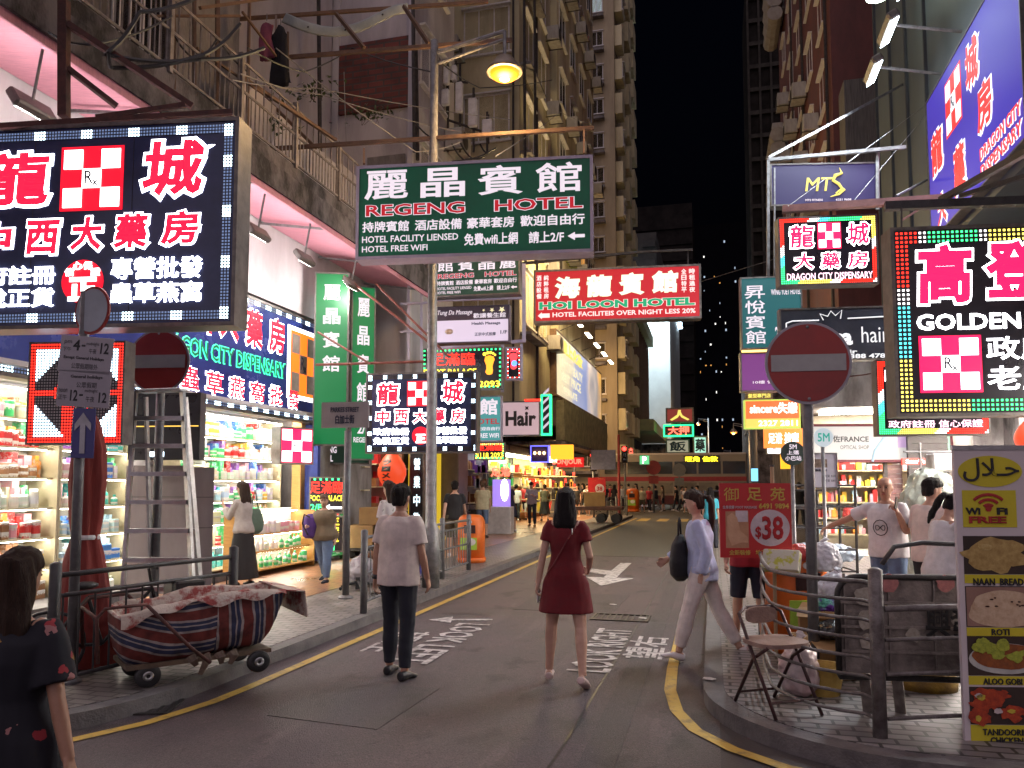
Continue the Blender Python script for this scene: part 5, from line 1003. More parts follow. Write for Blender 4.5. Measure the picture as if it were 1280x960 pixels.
# post with parking plates
q = P(94, 700, 6.45); t = thing('parking_sign_post', 'grey post with two white time plates, a blue arrow plate and a round sign', 'road sign', (q.x, q.y, .125), R(12)); ht = P(110, 365, 6.45).z; post(t, ht - .125, .04)
z = P(110, 390, 6.45).z - .125; round_plate(t, z, .205, -.05, mk('pale sign back', (.36, .40, .46), (.28, .31, .36), 3, .35), sred, 'round_sign', .10, R(-20))
def plate(t, x, z, w, h, lines, tilt, nm='time_plate', pm=sgrey):
    M = Matrix.Translation((x, -.052, z)) @ Matrix.Rotation(tilt, 4, 'Y'); m = MB(); m.box((0, 0, 0), (w, .012, h), bev=.004); m.v = [M @ v for v in m.v]; o = m.build(nm, pm, t); m = MB()
    for (s_, x0, x1, z0, z1, b_) in lines: put_text(m, s_, x0 * w, x1 * w, z0 * h, z1 * h, -.008, b_, .002)
    if lines: m.v = [M @ v for v in m.v]; m.build('lettering', sink, o, fix=False)
    return o
k = 6.45 / F; zz = lambda py: P(105, py, 6.45).z - .125
plate(t, .055, zz(445), 68 * k, 46 * k, (('pm', -.42, -.28, .25, .36, .0), ('4', -.25, -.12, .10, .40, .02), ('-', -.09, -.02, .22, .27, .02), ('midnight', 0, .24, .24, .36, .0), ('12', .27, .43, .06, .36, .02), ('下午', -.44, -.28, .06, .18, 0), ('午夜', .06, .20, .04, .18, 0), ('Except General Holidays', -.40, .36, -.16, -.05, .01), ('公眾假期除外', -.24, .26, -.40, -.24, .0)), R(5))
plate(t, .050, zz(487), 68 * k, 46 * k, (('General holidays', -.26, .34, .26, .37, .01), ('公眾假期', -.14, .24, .02, .18, 0), ('noon', -.46, -.3, -.12, -.02, 0), ('正午', -.46, -.3, -.32, -.18, 0), ('12', -.24, -.1, -.34, -.04, .02), ('-', -.07, 0, -.2, -.15, .02), ('midnight', .03, .27, -.12, 0, 0), ('12', .3, .45, -.36, -.08, .02), ('午夜', .06, .22, -.36, -.2, 0)), R(3))
o = plate(t, .06, zz(542), 29 * k, 62 * k, (), R(1), 'arrow_plate', sblue); m = MB(); m.prism([(.04, -.18), (.04, .06), (.082, .02), (.06, .16), (.06, .16), (0.03 - .03 + .0, .185), (-.082 + .02, .16), (-.082, .02), (-.04, .06), (-.04, -.18)] if False else [(.022, -.17), (.022, .07), (.07, .02), (.07, .075), (0, .17), (-.07, .075), (-.07, .02), (-.022, .07), (-.022, -.17)], -.0585 - .008, -.0585, 'xz', Matrix.Translation((.06, 0, zz(542)))); m.build('white_arrow', mk('arrow white', (.5, .5, .55)), o)
# street name post
q = G(432, 748, .125); t = thing('sign_post', 'thin grey post carrying the grey street name plate', 'post', (q.x, q.y, .125)); post(t, P(432, 537, 10.9).z - .125, .05)
# stepladder
def ladder():
    d = 8.0; a = P(166, 489, d); b = P(231, 489, d); bl = P(150, 770, d - .25); br = P(246, 770, d - .25); t = thing('stepladder', 'tall aluminium stepladder standing open in front of the wrapped boards', 'ladder', (a.x, a.y, .125)); o = Vector((a.x, a.y, .125))
    bl.z = br.z = .13; al, ar = P(170, 489, d) - o, P(228, 489, d) - o; bl -= o; br -= o; m = MB(); m.beam(bl, al, .03, .07).beam(br, ar, .03, .07); m.each('rail', alu, t)
    back = Vector((-.22, .6, 0)); m = MB(); m.beam(bl + back + Vector((.12, 0, 0)), al + Vector((.04, .1, -.05)), .025, .05).beam(br + back - Vector((.12, 0, 0)), ar + Vector((-.04, .1, -.05)), .025, .05); m.each('rear_rail', alu, t)
    m = MB()
    for i in range(1, 9): f = i / 9; m.beam(bl.lerp(al, f), br.lerp(ar, f), .085, .045)
    m.each('step', alu, t); c = (al + ar) / 2; MB().box((c.x, c.y + .04, c.z + .01), ((ar - al).length + .05, .16, .035), bev=.008).build('top_cap', alu, t); m = MB()
    for i in (2, 4, 6): f = i / 9; m.bar((bl + back + Vector((.12, 0, 0))).lerp(al, f), (br + back - Vector((.12, 0, 0))).lerp(ar, f), .01, 6)
    m.each('brace', alu, t)
ladder()
# closed red parasol
q = P(96, 700, 6.75); t = thing('closed_parasol', 'tied up dark red parasol standing against the parking sign post', 'parasol', (q.x - .07, q.y + .16, .125)); rc = mk('dark red canvas', (.24, .03, .022), (.15, .02, .016), 5, .8, 0, .4, (1, 1, .2))
m = MB(); n = 28; prof = [(.30, .05), (.27, .35), (.21, .75), (.155, 1.05), (.11, 1.22), (.135, 1.4), (.155, 1.75), (.14, 2.05), (.075, 2.32), (.03, 2.4)]; vs = []
for i, (r, z) in enumerate(prof):
    for j in range(n): a = 6.2832 * j / n; rr_ = r * (1 + .16 * math.sin(7 * a + z * 1.3)); vs.append((rr_ * math.cos(a), rr_ * math.sin(a) * .8, z * .95))
m.add(vs, [[i * n + j, i * n + (j + 1) % n, (i + 1) * n + (j + 1) % n, (i + 1) * n + j] for i in range(len(prof) - 1) for j in range(n)] + [list(range(n))[::-1], [(len(prof) - 1) * n + j for j in range(n)]]); m.build('canvas', rc, t, True); MB().bar((0, 0, 0), (0, 0, 2.5), .02).build('pole', wood, t); m = MB(); m.lathe([(.118, 1.14), (.122, 1.16), (.118, 1.18)], n=20); m.build('tie', wht, t)
# railings
def railing(label, path, h, posts, bars_h=(), vert=0, pm=postm, z0=.125, thick=.028, rad=.018, topr=.022):
    t = thing('railing', label, 'railing', (path[0][0], path[0][1], z0)); o = Vector((path[0][0], path[0][1], 0)); pts = [Vector((x, y, 0)) - o for x, y in path]
    m = MB()
    for i in posts: p = pts[i]; m.lathe([(.045, 0), (.045, h + .09), (.02, h + .105)], p, 12)
    m.each('post', pm, t, True)
    for z in bars_h: m = MB(); m.loft([p + Vector((0, 0, z)) for p in pts], [topr if z == max(bars_h) else rad] * len(pts), side=(0, 0, 1), n=6); m.build('rail', pm, t, True)
    if vert:
        m = MB()
        for a, b_ in zip(pts, pts[1:]):
            L_ = (b_ - a).length; k_ = max(1, int(L_ / vert))
            for i in range(k_): p = a.lerp(b_, (i + .5) / k_); m.bar(p + Vector((0, 0, min(bars_h))), p + Vector((0, 0, sorted(bars_h)[-2] if len(bars_h) > 2 else max(bars_h))), .009, 5)
        m.each('bar', pm, t)
    return t
blackm = mk('black railing paint', (.05, .048, .05), (.028, .027, .028), 9, .5, .2, .2)
railing('black kerb railing with thin bars behind the striped cart', [(-4.96, 4.95), (-4.86, 5.5), (-4.72, 6.1), (-4.58, 6.7)], .92, (0, 3), (.12, .76, .92), .13, blackm)
railing('grey kerb railing with upright bars between the man and the orange bin', [(-4.32, 9.1), (-4.45, 10.9), (-4.56, 12.7), (-4.56, 14.2)], .95, (0, 2, 3), (.14, .5, .82, .95), .15)
rp_ = [(.48, 8.5), (.42, 7.6), (.40, 6.9)] + [(1.05 + .65 * math.cos(R(a)), 6.45 + .78 * math.sin(R(a))) for a in (190, 205, 220, 235, 250, 262)] + [(1.02, 5.52)]
railing('curved grey railing of many thin rails around the right hand corner', rp_, .98, (0, len(rp_) - 1), [.10 + .125 * i for i in range(8)], 0, mk('worn grey rail', (.20, .18, .175), (.09, .075, .07), 12, .55, .2, .3), rad=.012, topr=.016)
railing('straight grey railing panel running right from the corner post', [(1.07, 5.52), (1.5, 5.70), (2.9, 6.08)], .95, (2,), (.12, .40, .62, .82), 0, mk('worn grey rail', (0, 0, 0)), rad=.014)
railing('railing around the far left corner beside the parked bicycle', [(-4.35, 36), (-4.35, 38), (-4.4, 41)], 1.0, (0, 1, 2), (.14, .5, .95), .3)
# orange litter bins
orm = mk('orange bin plastic', (.78, .17, .02), (.62, .12, .015), 4, .4, 0, .08)
def bin_(label, x, y, rz, s=1.0, top=True):
    t = thing('litter_bin', label, 'litter bin', (x, y, .13), rz); m = MB(); m.lathe([(.29, 0), (.31, .05), (.31, .10)], n=28); m.build('base', orm, t, True)
    m = MB(); m.lathe([(.285, .101), (.29, .6), (.29, .82), (.285, .86), (.25, .94), (.18, .99), (.05, 1.0)], n=28); m.build('body', orm, t, True)
    m = MB(); m.box((0, -.283, .70), (.24, .03, .17), bev=.01); m.build('opening', mk('bin slot', (.03, .005, .005)), t); m = MB(); m.box((-.02, -.292, .40), (.34, .02, .25), bev=.004); p = m.build('notice_panel', mk('lime label', (.35, .55, .05), (.28, .45, .05), 8), t); m = MB(); m.prism([(.03 + .10 * math.cos(a * .2618), .44 + .075 * math.sin(a * .2618)) for a in range(24)], -.305, -.3035, 'xz'); m.build('sticker', wht, p)
    m = MB(); m.prism([(.05 * math.cos(a * .2618), .85 + .035 * math.sin(a * .2618)) for a in range(24)], -.300, -.280, 'xz'); m.build('badge', wht, t); t.scale = (s, s, s); return t
bn = bin_('orange round litter bin at the end of the grey kerb railing on the left', -4.95, 15.6, R(10)); q = G(985, 790, .125); bn2 = bin_('orange litter bin piled with rubbish bags behind the right railing', .78, 8.15, R(18)); q = G(838, 640, .13)
bin_('far orange litter bin beside the crossing people', -4.7, 47.0, 0, 1.4); 
# ---------------------------------------------------------------- striped cart
def cart():
    stripe = bpy.data.materials.new('red white blue striped canvas'); stripe.use_nodes = True; T = stripe.node_tree; N = T.nodes; L = T.links; b = N['Principled BSDF']; b.inputs['Roughness'].default_value = .7
    tc = N.new('ShaderNodeTexCoord'); nz = N.new('ShaderNodeTexNoise'); nz.inputs['Scale'].default_value = 2.6; nz.inputs['Detail'].default_value = 3; L.new(tc.outputs['Object'], nz.inputs['Vector']); sp = N.new('ShaderNodeSeparateXYZ'); L.new(tc.outputs['Object'], sp.inputs[0])
    def mth(op, a, b_): 
        x = N.new('ShaderNodeMath'); x.operation = op
        for i, v in enumerate((a, b_)):
            if isinstance(v, (int, float)): x.inputs[i].default_value = v
            else: L.new(v, x.inputs[i])
        return x.outputs[0]
    # stripes lie almost level at the handle end and turn upright towards the other end
    q = mth('GREATER_THAN', sp.outputs[0], .10); lv_ = mth('ADD', mth('MULTIPLY', sp.outputs[2], 1.0), mth('MULTIPLY', sp.outputs[0], mth('ADD', mth('MULTIPLY', sp.outputs[0], -.55), -.12)))
    u = mth('ADD', mth('MULTIPLY', q, mth('ADD', sp.outputs[0], mth('MULTIPLY', sp.outputs[2], .10))), mth('MULTIPLY', mth('SUBTRACT', 1, q), lv_))
    u = mth('MULTIPLY', mth('ADD', u, mth('MULTIPLY', nz.outputs['Fac'], .07)), 4.6); fr = mth('FRACT', u, 0)
    r = N.new('ShaderNodeValToRGB'); r.color_ramp.interpolation = 'CONSTANT'; e = r.color_ramp.elements; e[0].color = (.19, .035, .03, 1); e[1].position = .34; e[1].color = (.42, .37, .36, 1)
    for p, c in ((.44, (.035, .045, .11)), (.62, (.42, .37, .36)), (.68, (.035, .045, .11)), (.82, (.42, .37, .36)), (.92, (.19, .035, .03))): k_ = e.new(p); k_.color = (*c, 1)
    L.new(fr, r.inputs[0]); n3 = N.new('ShaderNodeTexNoise'); n3.inputs['Scale'].default_value = 9; n3.inputs['Detail'].default_value = 6; L.new(tc.outputs['Object'], n3.inputs['Vector']); mr = N.new('ShaderNodeMapRange'); mr.inputs['From Min'].default_value = .3; mr.inputs['From Max'].default_value = .6; mr.inputs['To Min'].default_value = .35; L.new(n3.outputs['Fac'], mr.inputs[0]); mx = N.new('ShaderNodeMixRGB'); mx.blend_type = 'MULTIPLY'; mx.inputs[0].default_value = 1; L.new(r.outputs[0], mx.inputs[1]); L.new(mr.outputs[0], mx.inputs[2]); L.new(mx.outputs[0], b.inputs['Base Color'])
    bp = N.new('ShaderNodeBump'); bp.inputs['Strength'].default_value = .5; bp.inputs['Distance'].default_value = .05; L.new(nz.outputs['Fac'], bp.inputs['Height']); L.new(bp.outputs[0], b.inputs['Normal'])
    floral = mk('stained floral lining', (.50, .42, .36), (.26, .045, .04), 7, .8, 0, .4, lo=.40, hi=.52)
    t = thing('hand_cart', 'four wheeled hand cart with a sagging red white and blue striped canvas tub', 'cart', (-4.36, 5.84, .125), R(52)); t.scale = (.93, .93, .86)
    nx, ny = 26, 10; L2, W2 = .74, .36
    def ring(k, z, sx, sy, inset=0):
        out = []
        for i in range(64):
            a = 6.2832 * i / 64; c, s_ = math.cos(a), math.sin(a); x = math.copysign(abs(c) ** .35, c) * (L2 * sx - inset); y = math.copysign(abs(s_) ** .35, s_) * (W2 * sy - inset)
            sag = .045 * math.sin(3.1 * x + 1) + .03 * math.sin(9 * x + 2 * y); wob = .022 * math.sin(14 * x + 5 * z * 6) * (1 - abs(z - .4)); out.append((x + .10 * (z - .4), y * (1 + wob), z + sag * (1 if z > .5 else .4) + .05 * x))
        return out
    lv = [(.22, .72, .60), (.25, .80, .74), (.36, .88, .90), (.50, .94, .97), (.64, .98, .99), (.76, 1.0, 1.0)]; rs = [ring(i, *q_) for i, q_ in enumerate(lv)]; vs = [v for r_ in rs for v in r_]; fs = [[i * 64 + j, i * 64 + (j + 1) % 64, (i + 1) * 64 + (j + 1) % 64, (i + 1) * 64 + j] for i in range(len(lv) - 1) for j in range(64)] + [list(range(64))[::-1]]
    m = MB(); m.add(vs, fs); tub = m.build('tub', stripe, t, True, fix=False)
    lv2 = [(.76, 1.0, 1.0), (.775, .99, .97), (.75, .95, .91), (.55, .90, .86), (.34, .8, .7)]; rs = [ring(i, *q_, inset=.0) for i, q_ in enumerate(lv2)]; vs = [v for r_ in rs for v in r_]; fs = [[i * 64 + j, i * 64 + (j + 1) % 64, (i + 1) * 64 + (j + 1) % 64, (i + 1) * 64 + j] for i in range(len(lv2) - 1) for j in range(64)] + [[(len(lv2) - 1) * 64 + j for j in range(64)]]
    m = MB(); m.add(vs, fs); m.build('lining', floral, t, True, fix=False)
    # flap hanging over the far end and folded rim on the near side
    m = MB(); fl_ = [(.72, -.36, .81), (.72, .34, .83), (.90, .36, .80), (.93, -.34, .78), (.95, -.37, .52), (.90, .37, .58)]; m.add(fl_ + [(x - .012, y, z - .012) for x, y, z in fl_], [(0, 3, 2, 1), (3, 4, 5, 2), (6, 7, 8, 9), (9, 8, 11, 10), (3, 9, 10, 4), (2, 5, 11, 8), (0, 6, 9, 3), (1, 2, 8, 7), (4, 10, 11, 5)]); m.build('flap', floral, t)
    m = MB(); vs = []; n_ = 30
    for i in range(n_ + 1):
        x = -.70 + 1.42 * i / n_; d_ = .06 + .03 * math.sin(7 * x) + .03 * math.sin(17 * x); z = .765 + .045 * math.sin(3.1 * x + 1) + .05 * x; vs += [(x, -.352, z + .02), (x, -.392, z + .0), (x, -.402 - .01 * math.sin(13 * x), z - d_)]
    m.add(vs, [[3 * i + k_, 3 * i + k_ + 1, 3 * i + k_ + 4, 3 * i + k_ + 3] for i in range(n_) for k_ in (0, 1)]); m.build('rim_fold', floral, t, True)
    m = MB()
    for y in (-.38, .38):
        m.loft([(-.86, y, .30), (-.88, y, .70), (-.82, y, .78), (-.5, y * 1.04, .79)], .016, n=6); m.loft([(-.5, y * 1.06, .78), (-.15, y * 1.14, .36), (.05, y * .9, .17)], .016, n=6)
    m.bar((-.88, -.38, .70), (-.88, .38, .70), .016, 6); m.each('frame_tube', rust, t, True)
    m = MB(); m.box((0, 0, .20), (1.25, .58, .04)).build('deck', mk('old plywood', (.16, .11, .07), (.08, .055, .04), 6, .8), t)
    for x, y in ((-.45, -.26), (.5, -.30), (-.45, .26), (.5, .28)):
        m = MB(); m.lathe([(.06, -.028), (.098, -.03), (.108, -.015), (.108, .015), (.098, .03), (.06, .028)], n=24, axis='y'); M = Matrix.Translation((x, y, .108)); m.v = [M @ v for v in m.v]; w = m.build('wheel', blk, t, True); m = MB(); m.lathe([(.0595, -.024), (.05, -.034), (.02, -.036), (.018, .036), (.0595, .024)], (x, y, .108), 18, 'y'); m.build('hub', alu, w, True); m = MB(); m.beam((x - .03, y + .045, .11), (x - .03, y + .045, .20), .02, .05); m.build('fork', dsteel, w)
    m = MB(); r3 = random.Random(2)
    for i in range(4): x = -.1 + i * .12; q_ = r3.uniform(.05, .15); m.loft([(x, -.27, .24), (x + .02, -.30, .2), (x + r3.uniform(-.05, .05), -.29, q_)], [(.05, .02), (.04, .014), (.02, .004)], n=6)
    m.each('torn_rag', mk('dirty rag', (.17, .12, .09), (.09, .06, .045), 9), t)
cart()
# bicycle-like parts behind the black railing
def bicycle(label, x, y, rz, z=.125, s=1, col=blk):
    t = thing('bicycle', label, 'bicycle', (x, y, z), rz); 
    for px in (-.52, .52):
        m = MB(); m.loft([(px + .32 * math.cos(6.2832 * i / 24), 0, .33 + .32 * math.sin(6.2832 * i / 24)) for i in range(25)], .017, side=(0, 1, 0), n=6); w = m.build('wheel', blk, t, True); m = MB()
        for k_ in range(8): m.bar((px, 0, .33), (px + .31 * math.cos(k_ * .785), 0, .33 + .31 * math.sin(k_ * .785)), .003, 4)
        m.build('spokes', steel, w)
    m = MB(); A, B, C_, D = (-.52, 0, .33), (-.05, 0, .30), (-.18, 0, .75), (.40, 0, .78); [m.bar(a, b_, .018, 6) for a, b_ in ((A, B), (B, C_), (C_, D), (B, D), (A, C_), (D, (.52, 0, .33)))]; m.build('frame', col, t); m = MB(); m.bar((.40, 0, .78), (.36, 0, .98), .015, 6).bar((.34, -.27, 1.0), (.36, .27, 1.0), .014, 6); m.build('handlebar', col, t); m = MB(); m.ell((-.22, 0, .86), (.13, .07, .04), 10); m.build('saddle', blk, t, True); m = MB(); m.box((.72, 0, .72), (.3, .34, .24), bev=.02); m.build('basket', blk, t); t.scale = (s, s, s)
bicycle('dark bicycle leaning behind the black railing and the striped cart', -5.06, 5.62, R(60), s=.9); bicycle('black bicycle parked at the far left corner railing', -4.75, 37.2, R(100)); bicycle('dark bicycle beside the phone stall at the shutters', -7.6, 23.2, R(80))
# goods by the railing
q = G(560, 705, .13); t = thing('blue_carton', 'blue and purple printed carton with a yellow tray behind the grey railing', 'carton', (-4.95, 13.2, .13), R(15)); MB().box((0, 0, .3), (.42, .35, .6), bev=.01).build('box', mk('blue purple print', (.10, .10, .45), (.6, .6, .68), 9, .5, 0, .05, lo=.45, hi=.52), t); MB().box((0, 0, .64), (.5, .38, .07), bev=.02).build('tray', mk('yellow plastic', (.65, .45, .03)), t)
t = thing('black_white_carton', 'black and white printed carton stack just behind the man by the railing', 'carton', (-4.85, 11.4, .13), R(8)); m = MB(); m.box((0, 0, .24), (.5, .36, .24), bev=.01).box((.02, 0, .485), (.48, .35, .24), bev=.01).box((0, 0, .06), (.5, .36, .115), bev=.01); m.each('box', mk('black white print', (.6, .58, .6), (.03, .03, .05), 12, .5, 0, .05, lo=.47, hi=.5), t)
def bag(label, x, y, z, s, mat, seed=0, knot=True, rz=0, name='plastic_bag', sq=(1, 1, 1)):
    t = thing(name, label, 'bag', (x, y, z), rz); m = MB(); r3 = random.Random(seed); prof = [(.55, 0), (.9, .08), (1.0, .28), (.97, .5), (.8, .7), (.5, .86), (.16, .93)]; lean_ = r3.uniform(-.1, .1)
    m.loft([(s * lean_ * z_ * z_, 0, s * z_ * .9 * sq[2]) for r, z_ in prof], [(s * r * .5 * sq[0], s * r * .5 * sq[1]) for r, z_ in prof], n=16); me = remesh(m, s * .035, 2, s * .045, 3.2 / s, (1, 1, 1), seed, 1.5); sk_ = link('sack', me, t); me.materials.append(mat); z0 = min(v.co.z for v in me.vertices)
    for v in me.vertices: v.co.z -= z0 - .002
    if knot: m = MB(); q = s * .86 * sq[2]; m.loft([(s * lean_ * .8, 0, q - s * .12), (s * lean_, 0, q), (s * .02, 0, q + s * .05), (s * .09, .02, q + s * .10)], [s * .12, s * .05, (s * .08, s * .03), (s * .12, s * .015)], n=9); link('knot', remesh(m, s * .02, 1, s * .02, 9 / s, (1, 1, 1), seed, 1), t).data.materials.append(mat)
    return t
wb = mk('white plastic film', (.62, .62, .66), (.50, .50, .54), 4, .3, 0, .5, bscale=14, coat=.3); pb_ = mk('pinkish plastic film', (.60, .40, .40), (.55, .5, .5), 3, .3, 0, .5, bscale=14); bk = mk('black plastic film', (.02, .02, .022), (.012, .012, .013), 5, .28, 0, .6, bscale=16)
q = G(447, 735, .125); bag('clear grey rubbish bag beside the post and the office chair base', q.x - .1, q.y + .35, .125, .55, mk('grey film', (.38, .36, .40), (.28, .26, .3), 6, .3, 0, .6, bscale=18), 3)
t = thing('chair_base', 'upturned black five legged office chair base on the left pavement', 'chair base', (q.x + .1, q.y - .2, .14)); m = MB(); m.lathe([(.04, 0), (.035, .18)], n=10); m.build('column', blk, t)
for k in range(5): a = k * 1.2566 + .3; m = MB(); m.loft([(0, 0, .12), (.28 * math.cos(a), .28 * math.sin(a), .06)], [.025, .016], n=6); l_ = m.build('leg', blk, t); m = MB(); m.ell((.29 * math.cos(a), .29 * math.sin(a), .028), (.028, .028, .028), 8); m.build('castor', blk, l_, True)
# carton trolley at the cosmetics shop
q = P(447, 640, 17.2); t = thing('carton_trolley', 'flat trolley under a large stack of brown cartons at the cosmetics shop', 'trolley', (-7.3, 16.0, .13), R(12)); MB().box((0, 0, .2), (1.3, .7, .05)).build('deck', dsteel, t); m = MB(); [m.lathe([(.06, -.02), (.08, 0), (.06, .02)], (x, y, .085), 14, 'y') for x in (-.5, .5) for y in (-.25, .25)]; m.each('castor', blk, t)
crd = mk('brown cardboard', (.40, .24, .10), (.32, .19, .08), 4, .8, 0, .1)
for (x, y, z, w, h) in ((-7.6, 15.92, .36, .55, .5), (-7.0, 16.05, .36, .5, .5), (-7.35, 16.0, .87, .6, .38)):
    t = thing('cardboard_carton', f'brown cardboard carton on the flat trolley, {"left" if x < -7.5 else "right" if x > -7.2 else "top"} one of the stack', 'carton', (x, y, z), R(12)); MB().box((0, 0, h / 2), (w, .5, h), bev=.008).build('box', crd, t); MB().box((0, 0, h + .002), (.05, .501, .003)).build('tape', mk('tape', (.45, .34, .2)), t)
# far cart on the pavement with a box and a red placard
t = thing('hand_cart', 'flat wooden hand cart on two wheels far along the left pavement', 'cart', (-4.75, 33.2, .13), R(0)); MB().box((0, 0, .62), (2.0, 1.1, .16), bev=.02).build('deck', mk('dark wood', (.14, .06, .045), (.08, .035, .03), 5), t); m = MB(); [m.lathe([(.12, -.05), (.2, -.05), (.2, .05), (.12, .05)], (x, y, .2), 18, 'y') for x in (.1, .75) for y in (-.4, .4)]; m.each('wheel', blk, t); m = MB(); m.beam((-1, 0, .6), (-1.1, 0, .2), .08, .06).beam((.4, -.4, .55), (.4, -.4, .25), .06, .06); m.each('strut', dsteel, t)
t = thing('cardboard_carton', 'cardboard box lying on the far wooden hand cart', 'carton', (-4.95, 33.2, .835), R(8)); MB().box((0, 0, .3), (.9, .7, .6), bev=.01).build('box', crd, t); MB().box((0, 0, .602), (.07, .701, .003)).build('tape', mk('tape', (0, 0, 0)), t)
# ---------------------------------------------------------------- right foreground: chair, trolley, bags, boxes, banner
def chair():
    q1 = G(910, 897, .125); q = G(955, 880, .125); t = thing('folding_chair', 'rickety brown folding chair with a round back at the right kerb', 'chair', (.42, 6.02, .13), R(32)); mm = mk('worn maroon tube', (.075, .03, .03), (.035, .018, .018), 16, .4, .4, .3); pad = mk('worn brown vinyl', (.30, .20, .16), (.18, .11, .09), 7, .6, 0, .3)
    for x in (-.19, .19):
        m = MB(); m.loft([(x, -.26, 0), (x, .0, .40), (x * .97, .17, .66), (x * .6, .19, .70)], .013, n=8); m.build('rear_leg' if False else 'leg', mm, t, True); m = MB(); m.loft([(x * .9, .26, 0), (x * .9, .02, .36), (x * .9, -.16, .47)], .013, n=8); m.build('leg', mm, t, True)
    m = MB(); m.bar((-.17, .2, .08), (.17, .2, .08), .01, 6).bar((-.19, -.2, .1), (.19, -.2, .1), .01, 6).bar((-.115, .19, .70), (.115, .19, .70), .013, 8); m.each('crossbar', mm, t)
    m = MB(); m.prism([(.21 * math.copysign(abs(math.cos(a)) ** .6, math.cos(a)), .19 * math.copysign(abs(math.sin(a)) ** .6, math.sin(a)) - .01) for a in [k * .2618 for k in range(24)]], .462, .492); m.build('seat', pad, t); m = MB(); m.prism([(.13 * math.copysign(abs(math.cos(a)) ** .6, math.cos(a)), .645 + .06 * math.copysign(abs(math.sin(a)) ** .6, math.sin(a))) for a in [k * .2618 for k in range(24)]], .15, .172, 'xz'); m.build('backrest', pad, t)
chair(); bag('crumpled pinkish plastic bag hanging under the folding chair', .62, 6.42, .13, .46, pb_, 5, sq=(.7, .7, 1.1))
def trolley():
    t = thing('platform_trolley', 'grimy steel platform trolley tipped on its side behind the right railing', 'trolley', (1.14, 6.0, .20), R(7)); gm_ = mk('grimy trolley steel', (.32, .28, .25), (.12, .10, .09), 5, .6, .3, .4); n = 10
    m = MB(); W, H, r = 1.75, .90, .14; out = [(0, .22)] + [(r + r * math.cos(R(180 - a)), H - r + r * math.sin(R(180 - a))) for a in range(0, 91, 18)] + [(W - r + r * math.cos(R(90 - a)), H - r + r * math.sin(R(90 - a))) for a in range(0, 91, 18)] + [(W, .22)]
    m.prism([(x - .3, z) for x, z in out], .0, .035, 'xz'); m.build('platform', gm_, t); m = MB(); m.loft([(x - .3, -.02, z) for x, z in out + [(W, .20), (0, .20), (0, .22)]], .022, side=(0, 1, 0), n=8); m.build('edge_tube', mk('black worn tube', (.05, .045, .042), (.02, .02, .02), 14, .4, .4), t, True)
    m = MB(); m.loft([(.05, .1, .98), (.15, .14, 1.10), (.35, .16, 1.13), (1.15, .16, 1.10)], .018, n=8); m.build('handle', blackm, t, True)
    m = MB(); [m.beam((-.25 + k * .3, -.008, .25), (-.25 + k * .3, -.008, .92), .03, .012) for k in range(6)]; m.each('rib', gm_, t)
    m = MB(); [m.beam((-.28, -.022, z), (1.22, -.022, z), .012, .02) for z in (.38, .55, .72)]; m.each('cross_rib', gm_, t)
    r3 = random.Random(9); sc_ = [mk('pink sticker', (.45, .18, .16), (.3, .12, .11), 30), mk('pale sticker', (.42, .38, .32), (.28, .25, .2), 30)]
    for (x, z, rad, c) in ((.05, .86, .07, 0), (.42, .86, .06, 0), (.95, .66, .085, 0), (-.1, .60, .075, 1), (-.12, .76, .07, 1), (.62, .40, .06, 0), (.2, .50, .05, 1), (.5, .62, .05, 1), (-.1, .45, .06, 1)):
        m = MB(); m.prism([(x + rad * math.cos(a * .3927) * r3.uniform(.8, 1.1), z + rad * math.sin(a * .3927) * r3.uniform(.8, 1.1)) for a in range(16)], -.033 - r3.uniform(0, .003), -.029, 'xz'); m.build('sticker', sc_[c], t)
    m = MB(); put_text(m, '興發', .28, .62, .48, .72, -.034, .03, .003); m.build('painted_writing', mk('black paint', (.015, .014, .014)), t, fix=False)
    for x in (-.12, .1): m = MB(); m.beam((x, .02, .2), (x + .05, .12, -.07), .07, .03); m.build('leg', gm_, t)
    m = MB(); m.loft([(.60, -.05, 1.1), (.63, -.06, .95), (.72, -.06, .82), (.70, -.06, .55), (.73, -.06, .42)], .009, n=6); m.build('cord', mk('grey cord', (.30, .26, .2), None, 30), t); m = MB(); m.ell((.735, -.065, .40), (.035, .025, .04), 8); m.build('orange_tag', mk('orange tag', (.6, .2, .12)), t, True)
trolley()
q = G(1160, 862, .125); t = thing('yellow_bollard', 'squat dirty yellow bollard stump under the tipped trolley', 'bollard', (q.x, q.y + .1, .125)); ym = mk('chipped yellow paint', (.42, .26, .04), (.20, .12, .03), 8, .6, 0, .3); m = MB(); m.lathe([(.24, 0), (.24, .06), (.21, .2)], n=24); m.build('base', ym, t, True); m = MB(); m.lathe([(.16, .201), (.18, .22), (.165, .30), (.17, .34), (.15, .36)], n=24); m.build('neck', ym, t, True)
bag('black rubbish bag at the foot of the food banner', 2.0, 6.35, .125, .5, bk, 8)
